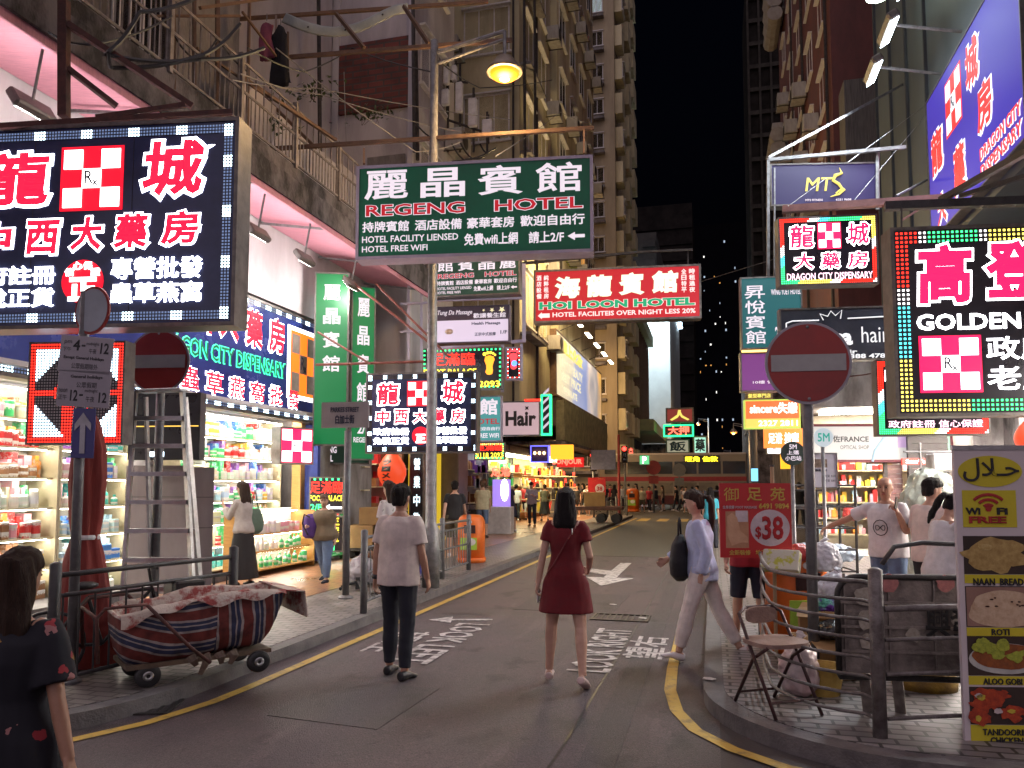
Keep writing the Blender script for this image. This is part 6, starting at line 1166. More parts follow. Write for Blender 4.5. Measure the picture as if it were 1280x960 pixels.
# rubbish round the bin
bag('white knotted rubbish bag balanced on top of the right orange bin', 1.02, 7.9, .92, .34, wb, 1); bag('second white bag slumped against the post below the topmost one', 1.06, 7.5, .66, .36, wb, 2); bag('red carrier bag squeezed between the bin and the white bags', .80, 7.95, 1.0, .22, mk('red film', (.55, .06, .05), None, 5, .3), 4, False); bag('purple and green snack bag lying among the rubbish', .92, 7.15, .66, .2, mk('purple foil', (.18, .05, .38), (.1, .4, .3), 9, .25, .4, .3, lo=.45, hi=.55), 6, False, sq=(1.2, .6, .8)); bag('black rubbish bag on the cardboard carton behind the railing', 1.0, 7.02, .46, .38, bk, 7, sq=(1.4, 1, .5)); bag('black bag sagging against the tipped trolley', 1.35, 6.9, .35, .42, bk, 12)
for i, (x, y, z, w, d_, h, lab) in enumerate(((.92, 7.15, .13, .48, .4, .33, 'crushed brown carton standing on the paving behind the curved railing'), (1.0, 7.55, .13, .5, .42, .52, 'tall brown carton under the slumped white bag'))):
    t = thing('cardboard_carton', lab, 'carton', (x, y, z), R(20 - 30 * i)); MB().box((0, 0, h / 2), (w, d_, h), bev=.012).build('box', crd, t); m = MB(); m.add([(-w / 2, -d_ / 2, h), (w / 2, -d_ / 2, h), (w / 2, -d_ / 2 - .14, h - .06), (-w / 2, -d_ / 2 - .14, h - .05)], [(0, 1, 2, 3)]); m.build('open_flap', crd, t)
q = G(985, 845, .125); t = thing('plastic_basket', 'small yellow plastic basket on the paving behind the railing', 'basket', (.80, 6.55, .125)); m = MB(); m.lathe([(.13, 0), (.17, .2), (.18, .2), (.18, .22), (.16, .22), (.12, .02)], n=20); m.build('bowl', mk('faded yellow', (.5, .34, .08), None, 6), t)
t = thing('carton_flyer', 'bright leaflet carton tilted on top of the orange bin', 'carton', (.62, 7.75, .93), R(-20)); m = MB(); m.box((0, 0, .1), (.34, .1, .2), rx=R(-25), bev=.006); m.build('box', mk('leaflet print', (.62, .60, .48), (.5, .5, .05), 12, .5, 0, 0, lo=.42, hi=.5), t)
# metal frame stall cage
def cage(label, x, y, w, d_, h, rz):
    t = thing('roll_cage', label, 'roll cage', (x, y, .125), rz); m = MB()
    for px in (0, w):
        for py in (0, d_): m.bar((px, py, 0), (px, py, h), .018, 6)
    m.each('upright', dsteel, t); m = MB(); k = 0
    for z in [h * i / 6 for i in range(1, 7)]: m.bar((0, 0, z), (w, 0, z), .012, 5).bar((0, d_, z), (w, d_, z), .012, 5).bar((0, 0, z), (0, d_, z), .012, 5).bar((w, 0, z), (w, d_, z), .012, 5)
    m.each('rail', dsteel, t)
c = P(975, 720, 9.8); cage('tall tubular steel cage trolley beside the bald man', c.x, c.y, .95, .6, 1.62, R(10)); c = P(906, 700, 11); cage('second steel cage trolley behind the price placard', c.x + .55, c.y, .8, .5, 1.55, R(4))
c = P(1030, 715, 9.9); bag('pile of pale blue plastic sheeting lying in the steel cage trolley', c.x, c.y + .25, .72, .7, mk('pale blue film', (.42, .50, .60), (.3, .36, .45), 6, .3, 0, .6, bscale=14), 9, False, sq=(1.5, .8, .45))
for i, (px, c_) in enumerate(((918, (.1, .08, .3)), (930, (.4, .05, .08)), (940, (.05, .3, .3)))): 
    c = P(px, 655, 11.2); t = thing('cloth_roll', ('dark blue', 'wine red', 'teal')[i] + ' upright cloth roll in the cage behind the placard', 'cloth roll', (c.x, c.y + .2, .8)); m = MB(); m.lathe([(.05, 0), (.06, .02), (.06, .75), (.04, .77)], n=12); m.build('roll', cloth('roll%d' % i, c_), t, True); MB().lathe([(.02, .771), (.02, .80)], n=10).build('core', crd, t)
# plastic covered pile
c = G(1170, 690, .125); c = P(1166, 660, 12.2); t = thing('covered_stall', 'stall wrapped in shiny clear plastic sheeting in front of the dark shutter', 'stall', (c.x, c.y, .125), R(10)); m = MB(); vs = []; n = 24; prof = [(.75, 0), (.8, .5), (.85, 1.1), (.75, 1.55), (.5, 1.8), (.2, 1.9)]
for i, (r, z) in enumerate(prof):
    for j in range(n): a = 6.2832 * j / n; f = 1 + .22 * noise.noise((math.cos(a) * 1.7, math.sin(a) * 1.7, z * 2.3)) + .04 * math.sin(11 * a); vs.append((.62 * r * f * math.cos(a), .55 * r * f * math.sin(a), z))
m.add(vs, [[i * n + j, i * n + (j + 1) % n, (i + 1) * n + (j + 1) % n, (i + 1) * n + j] for i in range(len(prof) - 1) for j in range(n)] + [list(range(n))[::-1], [(len(prof) - 1) * n + j for j in range(n)]]); me = remesh(m, .035, 1, .05, 3.4, (1, 1, .6), 2, 1.6); link('plastic_sheet', me, t); me.materials.append(mk('shiny clear sheet', (.46, .50, .44), (.30, .33, .28), 5, .25, 0, .9, bscale=9, coat=.3))
m = MB(); m.bar((-.4, 0, 2.15), (.5, 0, 2.15), .02, 6).bar((-.15, 0, 1.7), (-.15, 0, 2.3), .02, 6); m.each('pole', steel, t); MB().box((.15, 0, 1.98), (.34, .3, .28), bev=.02).build('bucket', wht, t)
# roll-up food banner
def food():
    s = Sign('roll up food banner with halal and WiFi signs and four dishes', 1192, 1300, 562, 945, 5.02, 12, .03, mk('banner white', (.62, .56, .58), (.56, .50, .52), 2, .5, 0, .05), steel, name='food_banner', cat='banner', fr=False)
    yl = mk('banner yellow', (.60, .52, .03), (.55, .47, .03), 3); w, h = s.w, s.h; vx = lambda px: (px - 1192) / 108; vy = lambda py: (py - 562) / 383
    R_ = lambda a, b_, c, d, mt, o=.003, nm='panel': s.rect(vx(a), vx(b_), vy(c), vy(d), mt, o, nm, .002)
    s.disc(vx(1236), vy(590), 40 / 108 * w, yl, .004, 'yellow_oval', 36, ry=20 / 383 * h); s.txt('\ufedd\ufefc\u0640\ufea3', vx(1202), vx(1272), vy(573), vy(603), sink, .012, off=.006)
    R_(1200, 1267, 614, 661, yl, nm='yellow_square'); rd = mk('banner red', (.42, .035, .03)); s.txt('Wi', vx(1203), vx(1222), vy(636), vy(645), sink, .05, off=.006); s.txt('Fi', vx(1242), vx(1256), vy(636), vy(645), sink, .05, off=.006); s.txt('FREE', vx(1207), vx(1254), vy(647), vy(656), rd, .05, off=.006)
    cx, cz = vx(1232) * w, (1 - vy(638)) * h
    for r in (.03, .065, .1): m = MB(); m.loft([(cx + r * 1.15 * math.sin(R(a)), -.007, cz + r * math.cos(R(a)) * .95) for a in range(-52, 53, 13)], [(.003, .011)] * 9, side=(0, 1, 0), n=6); m.build('wifi_arc', rd, s.root)
    m = MB(); m.prism([(cx + .02 * math.cos(a * .5236), cz + .004 + .02 * math.sin(a * .5236)) for a in range(12)], -.008, -.005, 'xz'); m.build('wifi_dot', rd, s.root)
    for (a, b_, t1, y0, y1) in ((672, 720, 'NAAN  BREAD', 725, 734), (735, 786, 'ROTI', 788, 796), (797, 846, 'ALOO GOBI', 849, 857), (860, 906, 'TANDOORIE', 911, 919)):
        lab = R_(1199, 1300, b_ + .6, b_ + 11.5 if 'TAND' not in t1 else 930, yl, nm='yellow_label'); wd_ = {'NAAN  BREAD': 62, 'ROTI': 22, 'ALOO GOBI': 48, 'TANDOORIE': 54}[t1]; s.txt(t1, vx(1240 - wd_ / 2), vx(1240 + wd_ / 2), vy(y0), vy(y1), sink, .03, off=.007)
        R_(1199, 1300, a, b_, mk('photo dark', (.05, .028, .022), (.03, .02, .016), 5), nm='photo')
    s.txt('CHICKEN', vx(1222), vx(1262), vy(921), vy(929), sink, .03, off=.007)
    rnd = random.Random(4)
    def blob(cx_, cy_, rx_, ry_, mt, nm, o=.006, jag=.12, n=26):
        m = MB(); ph = rnd.uniform(0, 9); m.prism([(vx(cx_ + rx_ * math.cos(6.2832 * i / n) * (1 + jag * noise.noise((math.cos(6.2832 * i / n) * 2 + ph, math.sin(6.2832 * i / n) * 2, ph)))) * w, (1 - vy(cy_ + ry_ * math.sin(6.2832 * i / n) * (1 + jag * noise.noise((ph, math.cos(6.2832 * i / n) * 2, math.sin(6.2832 * i / n) * 2))))) * h) for i in range(n)], -o, -o + .002, 'xz'); m.build(nm, mt, s.root)
    naan = mk('printed naan', (.50, .36, .13), (.32, .20, .06), 26, .5, 0, 0); roti = mk('printed roti', (.62, .47, .32), (.42, .26, .15), 22, .5, 0, 0, lo=.25, hi=.6)
    blob(1238, 697, 42, 21, naan, 'printed_bread', jag=.45); blob(1226, 686, 9, 4, mk('printed naan spot', (.55, .42, .18), (.4, .27, .08), 40), 'printed_spot', .008)
    R_(1200, 1299, 736, 785, mk('roti background', (.34, .20, .15), (.25, .14, .11), 4), .005, 'photo_background')
    for i in range(5): blob(1246, 771 - i * 4, 44 - i * 1.5, 15, roti, 'printed_flatbread', .006 + i * .0015, .06)
    for i in range(9): blob(1246 + rnd.uniform(-26, 26), 754 + rnd.uniform(-7, 7), rnd.uniform(1.2, 3), 1, mk('char spot', (.06, .025, .015)), 'printed_char', .014, .3)
    blob(1246, 825, 46, 19, mk('bowl white', (.55, .55, .52)), 'printed_bowl', .006, .02); blob(1246, 822, 42, 16, mk('curry', (.30, .09, .02), (.18, .05, .015), 30), 'printed_curry', .008, .1)
    for i in range(11): blob(1246 + rnd.uniform(-32, 30), 812 + rnd.uniform(-7, 12), rnd.uniform(6, 11), rnd.uniform(4.5, 7.5), mk('cauliflower', (.42, .46, .05), (.22, .27, .03), 40), 'printed_cauliflower', .010 + i * .0007, .5)
    for i in range(8): blob(1246 + rnd.uniform(-38, 38), 882 + rnd.uniform(-15, 16), rnd.uniform(11, 17), rnd.uniform(6, 10), mk('tandoori', (.50, .07, .02), (.24, .025, .012), 30), 'printed_chicken', .008 + i * .0008, .7)
    for i in range(7): blob(1246 + rnd.uniform(-42, 42), 882 + rnd.uniform(-18, 20), rnd.uniform(3, 6), rnd.uniform(2, 4), mk(('onion', 'lemon')[i % 2], ((.6, .5, .5), (.6, .45, .05))[i % 2], None, 30), 'printed_garnish', .016, .4)
    for c_, a, b_ in ((rd, 626, 640), (mk('tab orange', (.55, .2, .05)), 655, 670), (mk('tab green', (.04, .25, .06)), 688, 704)): R_(1283, 1300, a, b_, c_, .004, 'coloured_tab')
    m = MB(); m.box((w / 2, .02, -.03), (w + .1, .14, .07), bev=.02); m.build('base_cassette', alu, s.root); m = MB(); m.box((w / 2, .01, h + .012), (w + .02, .03, .03)); m.build('top_rail', alu, s.root)
food()
# ---------------------------------------------------------------- overhead ironwork and cables
def iron_frame(name, label, cat, segs, mat, w=.05, rnd_=False):
    a = P(*segs[0][:3]); t = thing(name, label, cat, a); m = MB()
    for s_ in segs:
        p, q_ = P(*s_[:3]) - a, P(*s_[3:6]) - a; ww = s_[6] if len(s_) > 6 else w
        m.bar(p, q_, ww / 2, 7) if rnd_ else m.beam(p, q_, ww, ww)
    m.each('bar', mat, t); return t
D = 7.3
iron_frame('sign_bracket', 'rusty red iron frame holding the big left LED sign from the balcony', 'bracket', [(80, 0, D, 80, 146, D, .085), (84, 30, D, 240, 133, D + .5, .06), (84, 85, D, 146, 133, D + .3, .05), (0, 158, D - .2, 290, 140, D + .3, .05), (120, 147, D, 232, 131, D + .2, .045)], rust)
iron_frame('sign_bracket', 'brown iron frame holding the large green hotel sign', 'bracket', [(310, 188, 12.6, 742, 160, 12.2, .06), (330, 74, 13, 640, 50, 12.4, .06), (304, 95, 13.5, 395, 185, 12.6, .05), (420, 17, 13.6, 455, 60, 12.7, .06), (505, 8, 13.4, 536, 55, 12.7, .06), (455, 205, 11.6, 455, 186, 12.4, .03), (730, 192, 11.6, 730, 163, 12.2, .03), (282, 25, 14.5, 610, 2, 14.2, .06), (345, 20, 14.2, 345, 50, 13.4, .04)], brown)
iron_frame('sign_bracket', 'dark iron arms carrying the red hotel sign', 'bracket', [(648, 330, 18.8, 800, 315, 18.4, .06), (672, 338, 18.5, 672, 322, 18.7, .03), (860, 330, 18.2, 860, 314, 18.3, .03), (800, 315, 18.4, 866, 312, 18.2, .05), (876, 352, 18.0, 980, 320, 16, .015)], dsteel)
iron_frame('sign_bracket', 'lavender painted frame around the massage and foot signs', 'bracket', [(655, 330, 17, 655, 428, 17, .08), (545, 375, 17.2, 656, 372, 17, .07), (545, 436, 17.4, 656, 426, 17, .07), (511, 355, 17.8, 511, 450, 17.8, .06), (527, 330, 17.8, 527, 450, 17.8, .06), (500, 380, 17.8, 545, 378, 17.6, .05), (500, 415, 17.8, 545, 413, 17.6, .05), (628, 430, 18.1, 628, 490, 18.1, .08), (652, 430, 18.1, 652, 476, 18.1, .06)], lav)
iron_frame('sign_bracket', 'reddish tube stays between the awning and the second pharmacy sign', 'bracket', [(395, 456, 14.3, 530, 452, 14.0, .05), (397, 415, 14.3, 463, 455, 14.1, .04), (430, 345, 14.9, 545, 435, 14.0, .05), (470, 355, 15, 560, 445, 14.4, .045)], mk('red brown tube', (.28, .09, .07), (.16, .06, .05), 6, .5, .2), rnd_=True)
iron_frame('sign_bracket', 'white tube frame and stay wires around the purple fitness sign', 'bracket', [(960, 200, 13.6, 1132, 184, 13.4, .06), (960, 200, 13.6, 960, 345, 13.6, .05), (1097, 190, 13.5, 1097, 262, 13.4, .05), (960, 197, 13.6, 1128, 106, 16, .05), (968, 345, 13.6, 968, 210, 13.6, .03)], steel)
iron_frame('sign_bracket', 'pink brown arm carrying the rainbow bordered LED sign', 'bracket', [(978, 262, 13.1, 1182, 248, 12.4, .12), (1175, 245, 12.3, 1128, 275, 12.5, .03)], mk('pinkish steel', (.30, .15, .14), (.2, .1, .1), 6, .5))
iron_frame('sign_bracket', 'heavy dark beams carrying the large rainbow dotted sign at the right', 'bracket', [(1106, 258, 9.3, 1420, 246, 8.6, .10), (1176, 250, 9.3, 1300, 180, 7.5, .07), (1200, 245, 9.2, 1330, 205, 8.2, .05), (1127, 260, 9.2, 1127, 285, 9.0, .02)], blackm)
iron_frame('stay_wires', 'thin stay wires crossing in front of the right blue grey wall', 'wires', [(985, 258, 13, 1175, 118, 15.5, .012), (1068, 250, 13, 1176, 122, 15.5, .012), (1120, 245, 14, 1176, 216, 15.4, .05)], steel, rnd_=True)
def cables(label, paths, mat, r=.014):
    t = thing('cable', label, 'cable', P(*paths[0][0])); o = t.location; m = MB()
    for p_ in paths:
        a = [P(*q_) - o for q_ in p_]; pts = []
        for i in range(len(a) - 1): pts += [a[i].lerp(a[i + 1], k / 6) - Vector((0, 0, .05 * math.sin(math.pi * k / 6))) for k in range(6)]
        m.loft(pts + [a[-1]], r, n=5)
    m.each('strand', mat, t)
cables('black cables sagging along the grimy balcony at the top left', [((135, 65, 7.4), (175, 15, 7.6), (260, -10, 8)), ((135, 65, 7.4), (140, 85, 7.5), (255, 68, 8), (300, 30, 8.6)), ((130, 68, 7.4), (250, 74, 8), (330, 60, 9))], blk, .022)
cables('thin pale wires sagging across the facade to the lamp post', [((300, 92, 10), (400, 118, 14), (575, 165, 16)), ((290, 100, 10), (395, 110, 14), (640, 150, 18)), ((430, 90, 17), (433, 180, 17)), ((345, 60, 12), (520, 190, 14), (575, 178, 15)), ((620, 195, 13), (700, 140, 25), (740, 155, 27))], mk('pale wire', (.3, .29, .28)), .010)
cables('bundle of dark wires hanging below the antenna boxes', [((575, 178, 17), (590, 198, 17), (610, 192, 17), (600, 180, 17)), ((565, 180, 17), (580, 200, 16.8), (620, 185, 17)), ((520, 155, 17), (545, 175, 16.8), (560, 170, 17))], blk, .02)
cables('thin red wire looping between signs and the orange lantern', [((1000, 455, 14), (1030, 470, 13), (1110, 462, 12))], rust, .012)
# antenna boxes on the facade
for i, (px, py, w, h) in enumerate(((558, 95, .16, .5), (568, 92, .14, .45), (557, 122, .22, .45), (574, 122, .2, .85), (591, 141, .25, .8), (609, 159, .28, .42))):
    c = P(px, py, 20.5); t = thing('antenna_box', 'white antenna box on the facade pole beside the cream block, ' + ('uppermost left', 'uppermost right', 'short one', 'tall one left', 'tall one right', 'lowest and widest')[i], 'antenna', (c.x, c.y, c.z), 0, 'antenna boxes on the facade'); MB().box((0, 0, 0), (w, .16, h), bev=.03).build('casing', wht, t); MB().bar((0, .12, -h / 2 - .2), (0, .12, h / 2 + .2), .03, 6).build('mount', dsteel, t)
t = thing('antenna_pole', 'dark horizontal pipe rack behind the antenna boxes', 'pipe rack', P(540, 100, 20.6)); o = t.location; m = MB(); [m.bar(P(a, b_, 20.7) - o, P(c_, d_, 20.7) - o, .035, 6) for a, b_, c_, d_ in ((540, 100, 585, 103), (560, 150, 625, 172), (560, 80, 560, 190), (575, 80, 575, 190), (592, 110, 592, 190), (609, 140, 609, 190))]; m.each('pipe', dsteel, t)
# curved white strip and laundry on the balcony frame
iron_frame('balcony_frame', 'tall brown posts and clothes rods rising along the balcony at the top left', 'iron frame', [(213, -20, 9.5, 213, 112, 9.4, .10), (243, -20, 9.9, 243, 120, 9.8, .04), (272, -10, 10.4, 272, 140, 10.3, .05), (312, -10, 11.2, 309, 160, 11.2, .04), (185, 20, 9.2, 300, 20, 10.6, .03), (250, 10, 9.6, 380, -8, 12, .04), (300, 95, 11, 420, 175, 13, .05), (303, 15, 10.9, 345, 70, 12, .03), (360, 40, 12.8, 360, 90, 12.8, .03), (246, 60, 9.9, 330, 118, 11.4, .03)], brown)
cables('extra cables looping over the balcony posts', [((215, 40, 9.4), (245, 75, 9.7), (272, 48, 10.2), (310, 90, 11)), ((60, 40, 7.4), (120, 55, 7.5), (215, 20, 9)), ((310, 60, 11), (380, 90, 13), (440, 60, 16), (540, 90, 12.5)), ((540, 70, 12.4), (600, 110, 18), (690, 100, 26))], blk, .013)
m = MB(); [m.bar(P(a, b_, d) , P(a + 2, c_, d), .05, 6) for a, b_, c_, d in ((398, -20, 190, 16.6), (516, -20, 190, 18.0), (520, 60, 200, 18.6), (655, -20, 330, 25.5), (668, -20, 330, 26.5))]; t = thing('drain_pipes', 'dark drain pipes running down the tenement fronts behind the lamp post', 'pipes', (0, 0, 0)); m.each('pipe', dsteel, t)
c0 = P(355, 22, 13.8); t = thing('loose_sheet', 'curved pale metal strip sagging from the iron frame above the brick panel', 'metal strip', c0); pts = [P(355 + 155 * k / 10, 22 + 20 * math.sin(math.pi * min(1, k / 10 * 1.15)) - 12 * (k / 10) ** 2, 13.8 - .3 * k / 10) - c0 for k in range(11)]; m = MB(); m.loft(pts, [(.10, .012)] * 11, side=(0, 0, 1), n=8); m.build('strip', mk('pale strip', (.42, .46, .44), (.28, .31, .30), 3, .5), t, True); m = MB(); [m.ell(pts[k] + Vector((0, -.03, 0)), (.02, .01, .02), 6) for k in (2, 5, 8)]; m.each('rivet', dsteel, t)
for i, (px, py, w, h, col, lab) in enumerate(((350, 70, .42, 1.1, (.012, .011, .014), 'black garment hanging from the balcony frame'), (333, 50, .3, .7, (.25, .06, .10), 'pink red garment hanging on the balcony beside the black one'))):
    c = P(px, py, 12.6); t = thing('hanging_garment', lab, 'garment', (c.x, c.y, c.z)); m = MB(); m.loft([(0, 0, h * .5), (0, 0, h * .35), (0, 0, 0), (.02, 0, -h * .4), (.03, 0, -h * .5)], [(.04, .03), (w * .42, .05), (w * .4, .06), (w * .5, .05), (w * .52, .03)], n=14); me = remesh(m, .03, 2, .05, 3, (2.5, 1, .5), i); link('cloth', me, t); me.materials.append(cloth('laundry%d' % i, col)); MB().bar((0, 0, h * .49), (0, 0, h * .5 + .12), .008, 5).build('hook', steel, t)
# plants on the balcony
lf = mk('balcony leaves', (.06, .09, .03), (.03, .05, .018), 20, .6)
for i, (px, py, lab) in enumerate(((335, 172, 'straggling plant growing along the lower balcony ledge'), (388, 122, 'dry weeds sprouting from the balcony wall'), (464, 150, 'small bush growing on the ledge beneath the brick panel'))):
    c = P(px, py, 13 + 2 * i); t = thing('ledge_plant', lab, 'plant', c); m = MB(); r3 = random.Random(i)
    for k in range(90): p = Vector((r3.gauss(0, .3), r3.gauss(0, .1), abs(r3.gauss(0, .18)))); a = Vector((r3.uniform(-1, 1), r3.uniform(-1, 1), r3.uniform(-.3, 1))).normalized() * .11; b_ = a.cross(Vector((0, 0, 1))).normalized() * .03 if abs(a.z) < .1 else Vector((.03, 0, 0)); m.add([p, p + a * .5 + b_, p + a, p + a * .5 - b_], [(0, 1, 2, 3)])
    m.build('foliage', lf, t, fix=False); m = MB(); [m.bar((r3.uniform(-.3, .3), 0, -.1), (r3.uniform(-.35, .35), 0, .25), .006, 4) for k in range(6)]; m.build('stem', mk('twig', (.1, .07, .05)), t)
# ---------------------------------------------------------------- far traffic
def bus():
    x0, x1, y = -7.9, 2.35, 54.6; t = thing('double_decker_bus', 'cream double decker bus with a yellow lit destination display crossing far ahead', 'bus', (x0, y, .02)); L_ = x1 - x0; body = mk('cream bus paint', (.30, .26, .20), (.24, .20, .16), .6, .4, 0, 0); m = MB(); H = 3.95
    m.box((L_ / 2, 1.2, .35 + H / 2 - .17), (L_, 2.4, H - .35), bev=.12); m.build('body', body, t); g = mk('bus glass', (.02, .025, .03), None, 2, .12); m = MB(); [m.b2((.5 + k * 1.62, -.02, 2.5), (1.98 + k * 1.62, .02, 3.35)) for k in range(6)]; m.each('upper_window', g, t); m = MB(); [m.b2((.5 + k * 1.62, -.02, 1.15), (1.98 + k * 1.62, .02, 1.9)) for k in range(6)]; m.each('lower_window', mk('painted lit bus window', (.2, .17, .12), (.12, .1, .08), 1, .3), t)  # lower deck's interior light is painted into its window colour
    m = MB(); m.b2((.1, -.016, .4), (L_ - .1, .012, 1.0)); m.build('dark_skirt', mk('bus skirt', (.10, .02, .025)), t); m = MB(); m.lathe([(.56, -.021), (.56, -.017)], (1.6, 0, .46), 20, 'y').lathe([(.56, -.021), (.56, -.017)], (7.8, 0, .46), 20, 'y'); m.each('wheel_arch', blk, t)
    MB().b2((.1, -.018, 2.0), (L_ - .1, .01, 2.3)).build('red_stripe', mk('bus stripe', (.35, .04, .05)), t); m = MB(); m.b2((6.0, -.05, 3.25), (8.4, -.021, 3.75)); d = m.build('destination_display', blk, t); m = MB(); put_text(m, '旺角 佐敦', 6.1, 8.3, 3.32, 3.70, -.055, .03, .004); m.build('lettering', em('amber display', (1, .75, .02), 2.2), d, fix=False)
    m = MB(); [m.lathe([(.3, -.12), (.46, -.1), (.46, .1), (.3, .12)], (x, .15, .46), 20, 'y') for x in (1.6, 7.8)]; m.each('wheel', blk, t); m = MB(); m.b2((L_ - .3, -.03, .7), (L_ - .05, .02, .85)); m.build('headlight', em('headlight', (1, .95, .85), 4), t)
bus()
def car(label, x, y, rz, col, tail=True):
    t = thing('car', label, 'car', (x, y, .02), rz); m = MB(); m.prism([(-2.1, .35), (-2.15, .75), (-1.9, .95), (-1.3, 1.0), (-.8, 1.42), (.7, 1.45), (1.3, 1.0), (2.0, .9), (2.1, .6), (2.05, .35)], -.82, .82, 'xz', Matrix.Rotation(R(90), 4, 'Z')); m.build('body', mk('car paint ' + str(col), col, None, 2, .25, 0, 0, coat=.5), t); m = MB(); m.b2((-.68, -1.75 + .55, 1.03), (.68, -1.0, 1.36)); m.build('rear_window', glassd, t); m = MB(); [m.b2((q_ - .14, -2.17, .72), (q_ + .14, -2.10, .86)) for q_ in (-.6, .6)]; m.each('tail_light', em('tail lamp', (1, .02, .01), 6), t); m = MB(); [m.lathe([(.2, -.1), (.31, -.09), (.31, .09), (.2, .1)], (.74 * a, b_, .31), 16, 'y', Matrix.Rotation(R(90), 4, 'Z')) if False else m.box((.76 * a, b_, .31), (.2, .6, .6), bev=.19) for a in (-1, 1) for b_ in (-1.3, 1.3)]; m.each('wheel', blk, t)
car('red taxi with glowing tail lights waiting right of the bus', 1.4, 78, 0, (.35, .02, .015)); car('dark car roof just visible behind the price placard', .2, 46, R(8), (.02, .02, .022)); car('second dark car with tail lights far up the road', -1.2, 95, 0, (.03, .03, .035))
def traffic_light(label, px, py, d, h2=3.0, red=True):
    c = P(px, py, d); t = thing('traffic_light', label, 'traffic light', (c.x, c.y, .125)); post(t, c.z + .2, .06); h = c.z - .125; MB().box((0, -.12, h), (.34, .2, .95), bev=.03).build('housing', blk, t); m = MB(); [m.lathe([(.12, -.01), (.12, .01)], (0, -.228, h + z), 16, 'y') for z in (-.3, 0)]; m.each('dark_lens', glassd, t); m = MB(); m.lathe([(.12, -.01), (.12, .012)], (0, -.228, h + .3), 16, 'y'); m.build('red_lens', em('red signal', (1, .03, .02), 5), t); m = MB(); [m.lathe([(.15, -.0), (.15, .12), (.14, .12), (.14, 0)], (0, -.221, h + z), 14, 'y') for z in (-.3, 0, .3)]; m.each('hood', blk, t)
traffic_light('traffic light with a red signal at the far left corner', 781, 568, 42.5); traffic_light('second traffic light beside the grey flag sign at the far left', 742, 577, 38); traffic_light('red signal on the right side far past the junction', 918, 597, 62)
for i, (px, py, d, lab) in enumerate(((817, 585, 48, 'tall red backed sign silhouette at the far crossing'), (849, 588, 50, 'grey octagonal sign backs at the far crossing'))):
    c = P(px, py, d); t = thing('road_sign', lab, 'road sign', (c.x, c.y, .02)); post(t, c.z + .4, .05); m = MB(); m.lathe([(.44, -.015), (.45, .015)], (0, -.08, c.z), 8 if i else 24, 'y'); m.build('plate', (mk('dim red plate', (.3, .04, .04)), mk('grey plate back', (.2, .2, .19)))[i], t); m = MB(); m.box((0, -.08, c.z - .75), (.6, .03, .5)); m.build('lower_plate', (mk('dim red plate', (0, 0, 0)), mk('grey plate back', (0, 0, 0)))[i], t)
c = P(754, 578, 37); t = thing('street_flag_sign', 'grey blue hanging flag sign on a red pole before the far traffic light', 'sign', (c.x, c.y, .125)); m = MB(); m.lathe([(.07, 0), (.06, c.z + 1.2)], (.75, 0, 0), 10); m.build('pole', mk('red pole', (.25, .03, .03)), t); m = MB(); m.box((0, 0, c.z), (1.2, .06, .95), bev=.02); m.build('panel', mk('grey blue flag', (.14, .15, .24), (.08, .09, .16), 6), t)
# ================================================================= PEOPLE
SKIN = [mk('skin light', (.56, .34, .25), (.47, .27, .19), 12, .5, 0, .06), mk('skin warm', (.44, .24, .16), (.36, .19, .125), 12, .5, 0, .06)]
HAIR = {'black': mk('black hair', (.014, .011, .011), (.006, .005, .005), 30, .6, 0, .6, (6, 6, .4), bscale=60, spec=.2), 'brown': mk('brown hair', (.045, .024, .016), (.02, .011, .008), 30, .6, 0, .6, (6, 6, .4), bscale=60, spec=.2), 'grey': mk('short auburn hair', (.14, .07, .035), (.08, .04, .02), 30, .5, 0, .5, (4, 4, 1), bscale=60)}
eyem = mk('dark eye', (.02, .014, .012), None, 9, .2, 0, 0); lipm = mk('lips', (.40, .13, .11), None, 9, .45, 0, 0)
def D3(sw, ab, sd): sw, ab = R(sw), R(ab); return Vector((sd * math.sin(ab), math.sin(sw) * math.cos(ab), -math.cos(sw) * math.cos(ab)))
def torso_prof(fem):
    a = [(-.07, .125, .105), (0, .165, .115), (.08, .16, .11), (.20, .135, .10), (.34, .158, .115), (.44, .165, .105), (.495, .145, .085), (.53, .085, .07), (.555, .058, .058)]
    if fem: a = [(-.07, .13, .105), (0, .168, .118), (.08, .152, .108), (.20, .115, .09), (.34, .138, .115), (.44, .145, .095), (.485, .128, .078), (.52, .07, .062), (.55, .048, .05)]
    return a
def lerp_prof(a, z):
    if z <= a[0][0]: return a[0][1], a[0][2]
    for p, q in zip(a, a[1:]):
        if z <= q[0]: f = (z - p[0]) / (q[0] - p[0]); return p[1] + (q[1] - p[1]) * f, p[2] + (q[2] - p[2]) * f
    return a[-1][1], a[-1][2]
